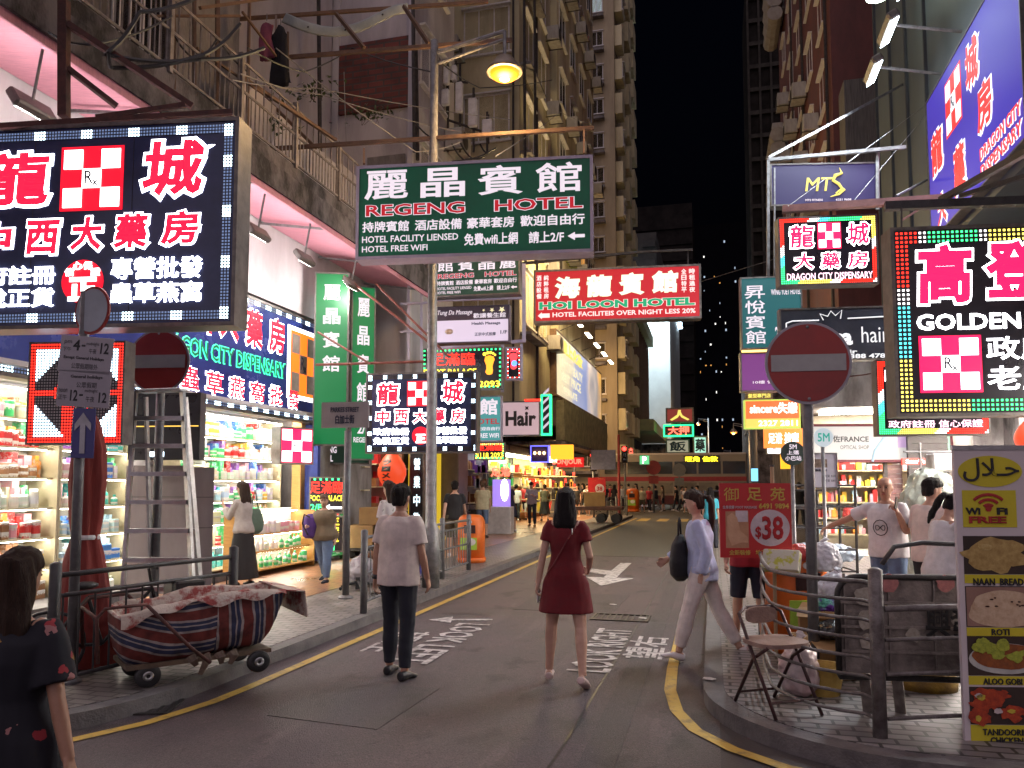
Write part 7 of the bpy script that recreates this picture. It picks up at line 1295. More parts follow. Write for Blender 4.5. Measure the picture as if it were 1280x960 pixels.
def person(label, loc, face, h, la=(5, 8, 12, 4), ra=(5, 8, 12, 4), ll=(8, 4, 3, 0), rl=(-8, 4, 6, 8), lean=3, twist=0, turn=0, nod=0, fem=False, skin=0, hair=('short', 'black'), top=None, bottom=None, shoes=None, vox=.011, fingers=False, group=None, fat=1.0, glow=None, curl=(30, 30)):
    """arms (swing, out, elbow, forearm out); legs (swing, out, knee, foot pitch); top/bottom = dicts"""
    k = h / 1.70; t = thing('person', label, 'person', loc, R(face), group); V = Vector; S = Matrix.Scale(k, 4)
    hw = .088; sh = .172 if not fem else .150; J = {}; low = 9
    for sd, nm, q in ((-1, 'l', ll), (1, 'r', rl)):
        hip = V((sd * hw, 0, 0)); kn = hip + D3(q[0], q[1], sd) * .43; an = kn + D3(q[0] - q[2], q[1] * .6, sd) * .41
        fd = V((sd * .12, math.cos(R(q[3])), -math.sin(R(q[3])))).normalized(); up = V((0, math.sin(R(q[3])), math.cos(R(q[3])))); heel = an - fd * .055 - up * .055; toe = an + fd * .165 - up * .06
        J[nm] = (hip, kn, an, heel, toe, fd, up); low = min(low, heel.z - .012, toe.z - .012)
    Z = Matrix.Translation((0, 0, -low)); U = Z @ Matrix.Rotation(R(twist), 4, 'Z') @ Matrix.Rotation(R(-lean), 4, 'X'); B = S @ Z; UB = S @ U
    prof = torso_prof(fem); prof = [(z, a * (fat if z < .5 else 1), b_ * (1 + (fat - 1) * 1.5 if z < .45 else 1)) for z, a, b_ in prof]
    arms = {}
    for sd, nm, q in ((-1, 'l', la), (1, 'r', ra)):
        s0 = V((sd * sh, 0, .465)); el = s0 + D3(q[0], q[1], sd) * .28; fdir = D3(q[0] + q[2], q[3], sd); wr = el + fdir * .245; arms[nm] = (s0, el, wr, fdir, sd)
    def lf(m, pts, rad, side=(1, 0, 0), n=12, M=None):
        sub = MB(); sub.loft(pts, rad, side, n); m.add(sub.v, sub.f, M)
    # body -------------------------------------------------
    m = MB(); lf(m, [(0, 0, z) for z, a, b_ in prof], [(a * .96, b_ * .96) for z, a, b_ in prof], M=U)
    lf(m, [(0, 0, .51), (0, .012, .56), (0, .02, .62)], [(.055, .058), (.05, .053), (.052, .055)] if not fem else [(.047, .05), (.043, .046), (.046, .05)], M=U)
    H = U @ Matrix.Translation((0, .012, .572)) @ Matrix.Rotation(R(turn), 4, 'Z') @ Matrix.Rotation(R(-nod), 4, 'X')
    hd = [(-.004, .024, .028, .045), (.008, .04, .045, .035), (.03, .054, .066, .02), (.07, .066, .082, .008), (.115, .0725, .092, 0), (.155, .074, .096, -.004), (.195, .064, .083, -.01), (.22, .040, .052, -.012), (.231, .012, .015, -.012)]
    lf(m, [(0, y, z) for z, a, b_, y in hd], [(a, b_) for z, a, b_, y in hd], n=16, M=H)
    lf(m, [(0, .088, .128), (0, .100, .10), (0, .108, .083), (0, .09, .076)], [(.008, .008), (.011, .012), (.015, .012), (.010, .008)], M=H, n=8)
    for sd in (-1, 1): m2 = MB(); m2.ell((sd * .074, -.008, .105), (.010, .020, .032), 8); m.add(m2.v, m2.f, H)
    for nm in 'lr':
        hip, kn, an, heel, toe, fd, up = J[nm]; lf(m, [hip + V((0, 0, .04)), hip.lerp(kn, .15), hip.lerp(kn, .5), kn, kn.lerp(an, .3), kn.lerp(an, .7), an], [.088 * fat, .088 * fat, .072 * fat, .053, .055, .040, .035], M=Z)
        lf(m, [heel + up * .02, heel + fd * .05 + up * .012, an + fd * .07 - up * .035, toe - fd * .04, toe], [(.03, .034), (.036, .036), (.038, .028), (.042, .02), (.028, .012)], M=Z)
        s0, el, wr, fdir, sd = arms[nm]; lf(m, [s0 - V((sd * .05, 0, -.01)), s0, s0.lerp(el, .4), el, el.lerp(wr, .25), wr], [.055, .052 if not fem else .044, .045 if not fem else .038, .037 if not fem else .032, .039 if not fem else .033, (.027, .021)], M=U)
        fw = V((0, 1, 0)) - fdir * fdir.y
        if fw.length < .35: fw = V((0, 0, 1)) - fdir * fdir.z
        fw.normalize(); inn = fdir.cross(fw) * (1 if sd < 0 else -1)
        if inn.x * sd > 0: inn = -inn
        p1 = wr + fdir * .085; lf(m, [wr - fdir * .01, wr + fdir * .03, p1], [(.026, .018), (.036, .016), (.038, .013)], side=fw, M=U)
        cu = curl[0 if nm == 'l' else 1]
        if fingers:
            for i, (off, ln) in enumerate(((.030, .072), (.010, .082), (-.010, .076), (-.029, .058))):
                b0 = p1 + fw * off - fdir * .012; d1 = (fdir * math.cos(R(cu)) + inn * math.sin(R(cu)) + fw * off * 1.2).normalized(); b1 = b0 + d1 * ln * .5; d2 = (fdir * math.cos(R(cu * 2.1)) + inn * math.sin(R(cu * 2.1))).normalized(); b2 = b1 + d2 * ln * .32; d3 = (fdir * math.cos(R(cu * 2.8)) + inn * math.sin(R(cu * 2.8))); lf(m, [b0, b1, b2, b2 + d3 * ln * .25], [.0092, .0088, .0082, .0065], side=fw, n=8, M=U)
            tb = wr + fdir * .03 + fw * .03; td = (fdir * .75 + fw * .55 + inn * .35).normalized(); lf(m, [tb - fw * .012, tb + td * .035, tb + td * .035 + (fdir * .9 + inn * .4).normalized() * .03], [.0125, .0105, .008], side=inn, n=8, M=U)
        else:
            d1 = (fdir * math.cos(R(cu)) + inn * math.sin(R(cu))).normalized(); lf(m, [p1 - fdir * .01, p1 + d1 * .04, p1 + (d1 + inn * .4).normalized() * .08], [(.037, .014), (.034, .013), (.022, .010)], side=fw, M=U); lf(m, [wr + fdir * .03 + fw * .025, wr + fdir * .07 + fw * .05 + inn * .015], [.013, .009], n=8, M=U)
    m.v = [S @ v for v in m.v]; link('body', remesh(m, (.006 if fingers else vox) * k, 3), t).data.materials.append(SKIN[skin]); sc = vox * k
    if vox < .0125:
        m = MB(); e2 = MB(); [e2.ell((sd * .031, .0855, .122), (.0125, .008, .006), 8) for sd in (-1, 1)]; m.add(e2.v, e2.f, S @ H); m.each('eye', eyem, t, True); m = MB(); e2 = MB(); [e2.ell((sd * .033, .0875, .140), (.019, .007, .004), 8) for sd in (-1, 1)]; m.add(e2.v, e2.f, S @ H); m.each('eyebrow', HAIR[hair[1]], t, True); m = MB(); e2 = MB(); e2.ell((0, .0835, .052), (.022, .009, .0075), 10); m.add(e2.v, e2.f, S @ H); m.build('mouth', lipm, t, True)
    # clothes ----------------------------------------------
    def legtube(nm, e0, e1, frac, flare=0):
        hip, kn, an = J[nm][:3]; pts, rr_ = [hip + V((0, 0, .05))], [.09 * fat + e0]; n_ = 9
        for i in range(n_ + 1):
            f = i / n_ * frac; c = hip.lerp(kn, f * 2) if f < .5 else kn.lerp(an, (f - .5) * 2); r = .090 * fat + (.055 - .090 * fat) * min(1, f * 2) if f < .5 else (.057 if f < .7 else .057 - (f - .7) * .06); pts.append(c); rr_.append(r + e0 + (e1 - e0) * f + flare * f * f)
        return pts, rr_
    if bottom:
        m = MB(); c = bottom; kd = c.get('kind', 'trousers'); e0 = c.get('ease', .014)
        if kd == 'skirt':
            ln = c['len']; pts, rad = [], []
            for i in range(8):
                f = i / 7; z = .11 - f * (ln + .11); fr_ = max(0, -z) / .84
                def at(nm): hip, kn, an = J[nm][:3]; return hip.lerp(kn, fr_ * 2) if fr_ < .5 else kn.lerp(an, min(1, (fr_ - .5) * 2))
                A_, B_ = at('l'), at('r'); ctr = (A_ + B_) / 2; a, b_ = lerp_prof(prof, z); pts.append((ctr.x, ctr.y, z)); rad.append((max(a + e0, abs(A_.x - B_.x) / 2 + .075 + .04 * f) + c.get('flare', .05) * f, max(b_ + e0, abs(A_.y - B_.y) / 2 + .08) + c.get('flare', .05) * f * .8))
            lf(m, pts, rad, n=20, M=Z)
        else:
            lf(m, [(0, 0, z) for z in (.11, .06, 0, -.06)], [(lerp_prof(prof, z)[0] + e0 * q, lerp_prof(prof, z)[1] + e0 * q) for z, q in ((.11, .3), (.06, .6), (0, 1), (-.06, 1))], n=16, M=Z)
            for nm in 'lr': p_, r_ = legtube(nm, e0, c.get('ease2', e0), c.get('len', .97), c.get('flare', 0)); lf(m, p_, r_, M=Z)
        m.v = [S @ v for v in m.v]; link({'skirt': 'skirt', 'shorts': 'shorts'}.get(kd, 'trousers'), remesh(m, sc, 3, .007 * k, 7, (1, 1, .55 if kd == 'skirt' else 1.2), 3), t).data.materials.append(c['mat'])
    if top:
        m = MB(); c = top; hem = c.get('hem', -.06); e0 = c.get('ease', .018); loose = c.get('loose', .0); nk = c.get('neck', .505 if fem else .515); pts, rad = [], []; n_ = 12
        for i in range(n_ + 1):
            z = hem + (nk - hem) * i / n_; a, b_ = lerp_prof(prof, z); f = 1 - i / n_; a2, b2 = max(a, loose) if -.3 < z < .42 and not c.get('dress') else a, b_
            if z < 0 and c.get('dress'):
                fr_ = -z / .84; A_ = J['l'][0].lerp(J['l'][1], min(1, fr_ * 2)); B_ = J['r'][0].lerp(J['r'][1], min(1, fr_ * 2)); a2 = max(a2, abs(A_.x - B_.x) / 2 + .098); b2 = max(b2, abs(A_.y - B_.y) / 2 + .098)
            fl = c.get('flare', .015) * f * f; top_ = .8 if i == n_ else 1
            pts.append((0, 0, z)); rad.append(((a2 + e0 + fl) * top_, (b2 + e0 + fl) * top_))
        lf(m, pts, rad, n=22, M=U if not c.get('dress') else U)
        sl = c.get('sleeve', .62)
        for nm in 'lr':
            s0, el, wr, fdir, sd = arms[nm]; pts = [s0 - V((sd * .06, 0, -.005))]; rr_ = [.062 if not fem else .053]; q = 7
            for i in range(q + 1):
                f = i / q * sl; p_ = s0.lerp(el, f) if f < 1 else el.lerp(wr, f - 1); r = ((.052 if not fem else .044) + ((.038 if not fem else .033) - .05) * min(1, f) * .8 if f < 1 else (.040 if not fem else .034) - (f - 1) * .012); pts.append(p_); rr_.append(r + c.get('sease', .014) + c.get('sflare', .008) * f / sl)
            if sl > 0: lf(m, pts, rr_, M=U)
        m.v = [S @ v for v in m.v]; o = link(c.get('name', 'shirt'), remesh(m, sc, 3, c.get('wr', .008) * k, 7, (1.4, 1.4, .5), 1), t); o.data.materials.append(c['mat'])
    if shoes:
        for nm in 'lr':
            hip, kn, an, heel, toe, fd, up = J[nm]; m = MB(); e = .008; hh = shoes[1] if len(shoes) > 1 else .03
            lf(m, [heel - fd * .012 + up * hh * .4, heel + fd * .04 + up * (hh * .45), an + fd * .07 - up * .038, toe - fd * .035 + up * .004, toe + fd * .012 + up * .004], [(.036, .028 + hh * .5), (.043, .032 + hh * .55), (.045, .030), (.048, .024), (.03, .015)], M=B); link('shoe', remesh(m, min(sc, .01), 2), t).data.materials.append(shoes[0])
    # hair --------------------------------------------------
    st, hc = hair
    if st != 'bald':
        m = MB(); vol = 1.06 if st == 'short' else 1.03
        lf(m, [(0, .004, .138), (0, -.006, .168), (0, -.016, .205), (0, -.026, .232), (0, -.030, .243)] if fem or hair[1] != 'black' else [(0, -.004, .140), (0, -.008, .168), (0, -.014, .205), (0, -.018, .234), (0, -.02, .246)], [(.082 * vol, .098 * vol), (.083 * vol, .105 * vol), (.074 * vol, .094 * vol), (.047, .062), (.012, .016)], n=16, M=H)
        lf(m, [(0, -.048, .035), (0, -.045, .07), (0, -.036, .12), (0, -.022, .17)], [(.05, .038), (.072, .055), (.083, .07), (.08, .085)], n=16, M=H)
        if st == 'long': L_ = hair_len.get(label, .22); lf(m, [(0, -.03, .19), (0, -.042, .12), (0, -.055, .02), (0, -.075, -.06), (0, -.09, .06 - L_), (0, -.085, .02 - L_)], [(.08, .085), (.094, .075), (.104, .062), (.112, .05), (.10, .035), (.07, .018)], n=16, M=H)
        if st == 'pony': lf(m, [(0, -.11, .155), (0, -.145, .15), (0, -.165, .08), (0, -.155, -.04), (0, -.14, -.14), (0, -.13, -.2)], [.02, .03, .036, .034, .026, .008], n=10, M=H)
        if st == 'bun': e2 = MB(); e2.ell((0, -.10, .20), (.045, .045, .04), 10); m.add(e2.v, e2.f, H)
        if st == 'side': [lf(m, [(sd * .06, .02, .17), (sd * .078, .012, .11), (sd * .08, .0, .03), (sd * .075, -.02, -.08), (sd * .07, -.03, -.14)], [.02, .022, .026, .026, .01], n=8, M=H) for sd in (-1, 1)]; lf(m, [(0, -.05, .1), (0, -.07, -.02), (0, -.09, -.16)], [(.08, .05), (.08, .04), (.06, .015)], n=12, M=H)
        m.v = [S @ v for v in m.v]; link('hair', remesh(m, min(sc, .009), 2, .009 * k, 14, (3, 3, .3), 2), t).data.materials.append(HAIR[hc])
    MW = Matrix.Translation(loc) @ Matrix.Rotation(R(face), 4, 'Z')
    J['W'] = {n_: (MW @ UB @ v[0], MW @ UB @ v[1], MW @ UB @ v[2], (MW @ UB).to_3x3() @ v[3]) for n_, v in arms.items()}; J['U'] = MW @ UB; J['H'] = MW @ S @ H; J['B'] = MW @ B; J['root'] = t; return J
hair_len = {}
# cloth
cw = lambda n, c: cloth(n, c)
floral = bpy.data.materials.new('dark floral cloth'); floral.use_nodes = True
def mkfloral(m):
    T = m.node_tree; N = T.nodes; L = T.links; b = N['Principled BSDF']; tc = N.new('ShaderNodeTexCoord'); vo = N.new('ShaderNodeTexVoronoi'); vo.inputs['Scale'].default_value = 15; wn = N.new('ShaderNodeTexNoise'); wn.inputs['Scale'].default_value = 30; av = N.new('ShaderNodeMixRGB'); av.inputs[0].default_value = .05; L.new(tc.outputs['Object'], wn.inputs['Vector']); L.new(tc.outputs['Object'], av.inputs[1]); L.new(wn.outputs['Color'], av.inputs[2]); L.new(av.outputs[0], vo.inputs['Vector'])
    sp = N.new('ShaderNodeSeparateColor'); L.new(vo.outputs['Color'], sp.inputs[0]); r = N.new('ShaderNodeValToRGB'); r.color_ramp.interpolation = 'CONSTANT'; e = r.color_ramp.elements; e[0].color = (.007, .007, .014, 1); e[1].position = .62; e[1].color = (.32, .17, .04, 1)
    for p, c in ((.72, (.30, .03, .04)), (.80, (.35, .16, .16)), (.88, (.02, .06, .03)), (.94, (.007, .007, .014))): q_ = e.new(p); q_.color = (*c, 1)
    L.new(sp.outputs[0], r.inputs[0]); lt_ = N.new('ShaderNodeMath'); lt_.operation = 'LESS_THAN'; lt_.inputs[1].default_value = .30; L.new(vo.outputs['Distance'], lt_.inputs[0]); mx = N.new('ShaderNodeMixRGB'); L.new(lt_.outputs[0], mx.inputs[0]); mx.inputs[1].default_value = (.007, .007, .014, 1); L.new(r.outputs[0], mx.inputs[2]); L.new(mx.outputs[0], b.inputs['Base Color']); b.inputs['Roughness'].default_value = .85
mkfloral(floral)
tee_w = cw('white tee', (.72, .62, .57)); jean = cw('dark jeans', (.016, .018, .028)); redd = cw('red dress', (.15, .007, .012)); lb = cw('pale blue shirt', (.50, .56, .80)); wtr = cw('white trousers', (.74, .67, .63)); blkc = cw('black', (.016, .015, .018)); navy = cw('navy', (.018, .022, .04)); grybl = cw('grey blouse', (.42, .38, .36)); purp = cw('purple', (.09, .04, .22)); bjean = cw('blue jeans', (.12, .18, .30)); brn = cw('brown tee', (.16, .12, .075)); whit = cw('bright white', (.68, .66, .68)); redc = cw('red tee', (.42, .03, .045)); camo = cw('camo', (.12, .11, .07)); crm = cw('cream tee', (.60, .54, .36)); cyan = cw('cyan', (.06, .42, .55)); gry = cw('grey', (.20, .19, .19)); lil = cw('lilac', (.36, .31, .36)); sblk = mk('black leather shoe', (.02, .02, .022), None, 9, .35); swht = mk('white shoe', (.66, .62, .62), (.55, .52, .52), 9, .5); stan = mk('pink flat shoe', (.62, .46, .42), None, 9, .6)
def gp(px, py, z=0.0): q = G(px, py, z + .001); return (q.x, q.y, z)
# 1 man in white tee
hair_len['young woman in a short dark red dress walking away up the road'] = .16
J1 = person('young man in a white tee and dark jeans walking away along the road', gp(497, 846), -6, 1.73, la=(-4, 9, 10, 6), ra=(3, 10, 16, 5), ll=(9, 3, 9, 0), rl=(-5, 3, 4, 5), lean=2, skin=1, top=dict(mat=tee_w, hem=-.10, loose=.172, ease=.024, sleeve=.72, sflare=.012, wr=.007), bottom=dict(mat=jean, ease=.016, ease2=.012), shoes=(sblk, .03), fingers=True, curl=(22, 22))
w_ = J1['W']['l']; t = thing('wristband', 'black wristband on the left wrist of the man in the white tee', 'wristband', w_[2] - w_[3] * .02); m = MB(); a = w_[3].normalized(); m.loft([a * -.02, a * .02], [.036, .036], n=14); m.build('band', blk, t, True); m = MB(); m.ell((-.034, 0, 0), (.008, .014, .018), 8); m.build('clasp', blk, t)
# 2 red dress
J2 = person('young woman in a short dark red dress walking away up the road', gp(708, 857), 2, 1.66, la=(-6, 12, 8, 10), ra=(0, 14, 62, -8), ll=(7, 7, 2, 0), rl=(-10, 7, 6, 26), fem=True, top=dict(mat=redd, hem=-.30, dress=True, ease=.014, flare=.012, sleeve=.5, sflare=.014, name='dress', wr=.006), shoes=(stan, .012), hair=('long', 'black'), fingers=True, curl=(38, 40), lean=1)
U = J2['U']; t = thing('shoulder_bag_strap', 'thin strap crossing the back of the red dress', 'bag strap', U @ Vector((0, 0, 0))); o = t.location; m = MB(); m.loft([U @ Vector(p) - o for p in ((.115, -.03, .52), (.10, -.098, .46), (.04, -.135, .36), (-.03, -.125, .24), (-.10, -.115, .12), (-.165, -.06, .04))], [(.007, .003)] * 6, side=(0, 0, 1), n=6); m.build('strap', mk('red leather', (.16, .012, .015), None, 8, .4), t); m = MB(); m.ell(U @ Vector((.075, -.124, .425)) - o, (.006, .006, .03), 6, ); m.build('buckle', alu, t)
w_ = J2['W']['l']; t = thing('phone', 'pale phone held in the left hand of the woman in red', 'phone', w_[2] + w_[3] * .09 + Vector((.012, .02, -.01))); MB().box((0, 0, 0), (.012, .075, .15), bev=.005).build('case', mk('pale phone case', (.6, .56, .6), None, 6, .3), t); MB().box((.0068, 0, 0), (.001, .066, .135)).build('screen', glassd, t)
# 3 woman in pale blue
J3 = person('woman in a loose pale blue shirt and white trousers striding left across the road', gp(880, 827), 84, 1.68, la=(-18, 6, 38, 0), ra=(34, 4, 26, 2), ll=(18, 3, 4, -6), rl=(-19, 3, 10, 30), fem=True, hair=('pony', 'brown'), top=dict(mat=lb, hem=-.10, ease=.026, loose=.135, sleeve=1.92, sflare=.012, sease=.020, wr=.013, name='shirt'), bottom=dict(mat=wtr, ease=.020, ease2=.020, len=.93), shoes=(swht, .02), fingers=True, lean=4, nod=4, curl=(40, 34))
def shoulder_bag(label, c, s, mat, rz=0, strap=None, sq=(1, .45, 1)):
    t = thing('handbag', label, 'bag', c, R(rz)); m = MB(); m.loft([(0, 0, .20 * s), (0, 0, .12 * s), (0, 0, -.05 * s), (0, 0, -.18 * s), (0, 0, -.24 * s)], [(.10 * s, .03 * s), (.17 * s, .07 * s), (.22 * s, .10 * s), (.19 * s, .09 * s), (.10 * s, .04 * s)], n=16); link('pouch', remesh(m, .012, 4, .008, 8), t).data.materials.append(mat)
    m = MB(); m.loft([(-.09 * s, 0, .18 * s), (-.05 * s, 0, .34 * s), (0, 0, (strap or .5) * s), (.05 * s, 0, .34 * s), (.09 * s, 0, .18 * s)], .011, n=6); m.build('strap', mat, t, True)
c = J3['U'] @ Vector((.04, .22, .15)); shoulder_bag('slouchy black shoulder bag carried by the woman in pale blue', c, 1.05, blkc, 84, .36)
# 4 near left woman
hair_len['woman in a dark flowered dress cut off by the left edge of the view'] = .30
J4 = person('woman in a dark flowered dress cut off by the left edge of the view', (-2.50, 2.30, 0), 12, 1.49, la=(0, 8, 10, 4), ra=(-4, 15, 6, 14), fem=True, skin=1, hair=('long', 'brown'), top=dict(mat=floral, hem=-.42, dress=True, ease=.028, flare=.04, sleeve=.78, sflare=.03, sease=.024, name='dress', wr=.008), shoes=(sblk, .01), fingers=True, fat=1.12)
# 5 bald man on the phone, 6, 7
q = P(1108, 610, 8.5); J5 = person('bald man in a white tee with a round print talking on a phone', (q.x, q.y, .125), 150, 1.69, ra=(-4, 62, 8, 66), la=(22, 12, 140, -14), skin=1, hair=('bald', 'black'), top=dict(mat=whit, hem=-.07, loose=.175, ease=.024, sleeve=.72, sflare=.02, wr=.010), bottom=dict(mat=bjean, ease=.018), shoes=(sblk,), fingers=True, fat=1.08, turn=8, curl=(60, 30))
U = J5['U']; m = MB()
t = J5['root']; inv = (Matrix.Translation(t.location) @ Matrix.Rotation(R(150), 4, 'Z')).inverted(); m = MB(); m.loft([inv @ U @ Vector((.02 + .075 * math.cos(a * .5236), .154 + .004 * math.sin(a * .52), .26 + .085 * math.sin(a * .5236))) for a in range(13)], .0045, side=(0, 1, 0), n=5).loft([inv @ U @ Vector((.02 + .05 * math.cos(a * .5236), .158, .26 + .03 * math.sin(a * .5236 * 2))) for a in range(13)], .004, side=(0, 1, 0), n=5); m.build('shirt_print', blkc, t)
w_ = J5['W']['l']; t = thing('phone', 'black phone pressed to the ear of the bald man', 'phone', w_[2] + w_[3] * .08 + Vector((.02, -.0, .02)), R(150)); MB().box((0, 0, 0), (.012, .07, .14), rx=R(25), bev=.005).build('case', blk, t); MB().box((.0068, 0, 0), (.001, .06, .12), rx=R(25)).build('screen', glassd, t)
q = P(1160, 614, 8.0); person('young man with cropped black hair in a plain white tee beside the bald man', (q.x, q.y, .125), -52, 1.68, skin=0, top=dict(mat=tee_w, hem=-.07, loose=.17, ease=.024, sleeve=.7), bottom=dict(mat=blkc), shoes=(sblk,), turn=-20, nod=6, ll=(2, 3, 2, 0), rl=(-2, 3, 2, 0))
q = P(1172, 636, 7.0); person('woman with a black ponytail in a white blouse looking down by the food banner', (q.x, q.y, .125), -70, 1.56, fem=True, hair=('pony', 'black'), top=dict(mat=whit, hem=-.16, ease=.030, loose=.135, sleeve=1.7, sflare=.014, sease=.02, wr=.012), bottom=dict(mat=blkc), shoes=(sblk,), nod=26, lean=10, la=(24, 8, 40, 0), ra=(30, 8, 40, 0), ll=(2, 3, 2, 0), rl=(-2, 3, 2, 0))
# 8 placard holder
q = G(938, 803, .125); J8 = person('person in a red tee and navy shorts behind the large price placard', (q.x, q.y, .125), 186, 1.60, top=dict(mat=redc, hem=-.08, loose=.17, ease=.022, sleeve=.7), bottom=dict(mat=navy, kind='shorts', len=.50, ease=.022, ease2=.034), shoes=(sblk, .0), la=(28, 6, 62, -6), ra=(2, 12, 18, 6), ll=(4, 4, 3, 0), rl=(-4, 4, 4, 4), skin=0, fingers=True)
s = Sign('large red foot massage placard with a price of 38 dollars on a pole', 899, 988, 604, 697, 7.45, 12, .02, mk('placard red', (.52, .02, .025), (.46, .018, .022), 2, .35, 0, .03), None, name='placard', cat='placard', fr=False); yp = mk('placard yellow', (.68, .50, .10)); wp = mk('placard pink white', (.66, .56, .60))
for i, c in enumerate('御足苑'): s.txt(c, .06 + i * .325, .27 + i * .325, .06, .24, yp, .018)
s.txt('6491 9894', .55, .97, .27, .345, yp, .04); s.txt('全身按摩 FOOT MASSAGE', .04, .52, .30, .345, wp, .02); s.disc(.70, .60, .275 * s.w, wp, .004, 'price_oval', ry=.245 * s.h); s.txt('$', .49, .575, .58, .75, mk('price red', (.45, .015, .02)), .03, off=.008); s.txt('38', .585, .885, .44, .76, mk('price red', (0, 0, 0)), .03, off=.008)
s.txt('全新裝修', .12, .42, .895, .965, yp, .02); s.txt('地下電梯直達', .49, .96, .895, .965, yp, .02); s.rect(.08, .40, .38, .87, mk('foot photo', (.52, .28, .16), (.40, .20, .11), 5), .003, 'foot_photo'); s.rect(.22, .39, .37, .52, wp, .006, 'tea_set_print')
m = MB(); m.loft([(.13 * s.w, -.008, .45 * s.h), (.2 * s.w, -.008, .5 * s.h), (.22 * s.w, -.008, .3 * s.h), (.3 * s.w, -.008, .18 * s.h), (.38 * s.w, -.008, .25 * s.h)], [(.02, .003), (.035, .003), (.05, .003), (.05, .003), (.03, .003)], side=(0, 1, 0), n=6) if False else m.prism([(x * s.w, z * s.h) for x, z in ((.10, .55), (.17, .60), (.24, .54), (.28, .36), (.38, .28), (.39, .20), (.28, .20), (.16, .16), (.10, .3))], -.008, -.004, 'xz'); m.build('printed_foot', mk('printed skin', (.62, .38, .24), (.52, .29, .17), 6), s.root)
q = s.root.location; t = thing('placard_pole', 'pale wooden pole carrying the price placard', 'pole', (q.x + .5, q.y + .16, .125)); MB().bar((0, 0, 0), (0, 0, 1.8), .018, 8).build('shaft', mk('pale wood', (.42, .30, .18), (.34, .23, .13), 8, .7, 0, .1, (1, 1, .2)), t); MB().bar((0, 0, 1.801), (0, 0, 1.82), .022, 8).build('end_cap', blk, t)
# 9 .. left pavement
hair_len['woman in a grey blouse and long black skirt standing at the pharmacy shelves'] = .24
q = G(303, 732, .125); J9 = person('woman in a grey blouse and long black skirt standing at the pharmacy shelves', (q.x, q.y, .125), 78, 1.66, fem=True, hair=('long', 'brown'), top=dict(mat=grybl, hem=-.05, ease=.024, loose=.135, sleeve=1.75, sease=.020, sflare=.014, wr=.010, name='blouse'), bottom=dict(mat=blkc, kind='skirt', len=.80, flare=.07), shoes=(sblk,), la=(30, 6, 112, -8), ra=(26, 6, 78, -6), ll=(3, 3, 2, 0), rl=(-3, 3, 2, 0), vox=.012)
c = J9['U'] @ Vector((.20, -.04, .16)); shoulder_bag('green shoulder bag hanging from the woman in the grey blouse', c, .95, cw('green leather', (.10, .16, .12)), 78, .52); w_ = J9['W']['r']; t = thing('blue_packet', 'small blue packet held by the woman in the grey blouse', 'packet', w_[2] + w_[3] * .10 + Vector((0, 0, .04))); MB().box((0, 0, 0), (.09, .05, .12), bev=.01).build('box', mk('blue packet', (.10, .10, .50), None, 8), t); MB().box((0, -.0262, 0), (.07, .002, .05)).build('print', wht, t)
q = G(405, 727, .125); J10 = person('stocky woman in a brown tee and blue jeans with short auburn hair', (q.x, q.y, .125), 176, 1.46, fem=True, fat=1.5, skin=0, hair=('short', 'grey'), top=dict(mat=brn, hem=-.08, ease=.03, loose=.19, sleeve=.8, sflare=.02), bottom=dict(mat=bjean, ease=.022, ease2=.026), shoes=(navy, .02), ll=(14, 5, 6, 0), rl=(-12, 5, 14, 14), la=(-6, 12, 16, 8), ra=(12, 12, 80, -4), turn=24, vox=.012)
c = J10['U'] @ Vector((.25, .13, .20)); t = thing('backpack', 'purple backpack worn by the woman in blue jeans', 'backpack', c, R(150)); m = MB(); m.loft([(0, 0, -.21), (0, 0, -.17), (0, 0, 0), (0, 0, .14), (0, 0, .2)], [(.10, .07), (.16, .10), (.17, .11), (.13, .09), (.05, .04)], n=16); link('sack', remesh(m, .014, 4, .008, 8), t).data.materials.append(purp); m = MB(); m.loft([(-.1, .07, .15), (-.1, .17, .2), (-.1, .2, .05), (-.1, .1, -.14)], .014, n=6); m.build('strap', blkc, t)
m = MB(); m.box((0, -.115, -.06), (.2, .03, .16), bev=.012); m.build('pocket', purp, t)
q = P(489, 613, 11.5); hair_len['woman with long brown hair and printed white top beyond the man in white'] = .2; person('woman with long brown hair and printed white top beyond the man in white', (q.x, q.y, .125), 70, 1.66, fem=True, hair=('long', 'brown'), top=dict(mat=mk('printed white top', (.62, .58, .58), (.12, .14, .08), 10, .8, 0, .1, lo=.34, hi=.38), hem=-.05, ease=.03, loose=.15, sleeve=.8, sflare=.03), bottom=dict(mat=blkc), shoes=(sblk,), vox=.012)
q = G(568, 696, .13); person('man in a black tee and camouflage shorts walking past the roller shutter', (q.x, q.y, .13), 15, 1.72, top=dict(mat=blkc, hem=-.06, loose=.165, sleeve=.6), bottom=dict(mat=camo, kind='shorts', len=.55, ease=.024, ease2=.03), shoes=(swht,), ll=(18, 4, 8, 0), rl=(-18, 4, 16, 22), la=(-18, 8, 16, 6), ra=(18, 8, 22, 6), vox=.013)
P_ = lambda lab, px, py, z, face, h, **kw: person(lab, gp(px, py, z), face, h, vox=kw.pop('vox', .016), **kw)
P_('man in a cream tee standing at the glowing phone stall', 603, 672, .13, 10, 1.74, top=dict(mat=crm, hem=-.08, loose=.18, sleeve=.7), bottom=dict(mat=bjean, kind='shorts', len=.6), shoes=(sblk,), hair=('short', 'grey'), la=(20, 8, 50, 0))
P_('woman in a navy dress bending over the phone stall', 637, 665, .13, 40, 1.74, fem=True, top=dict(mat=navy, hem=-.42, dress=True, sleeve=.5, flare=.04, name='dress'), shoes=(swht,), lean=8, la=(28, 8, 50, 0))
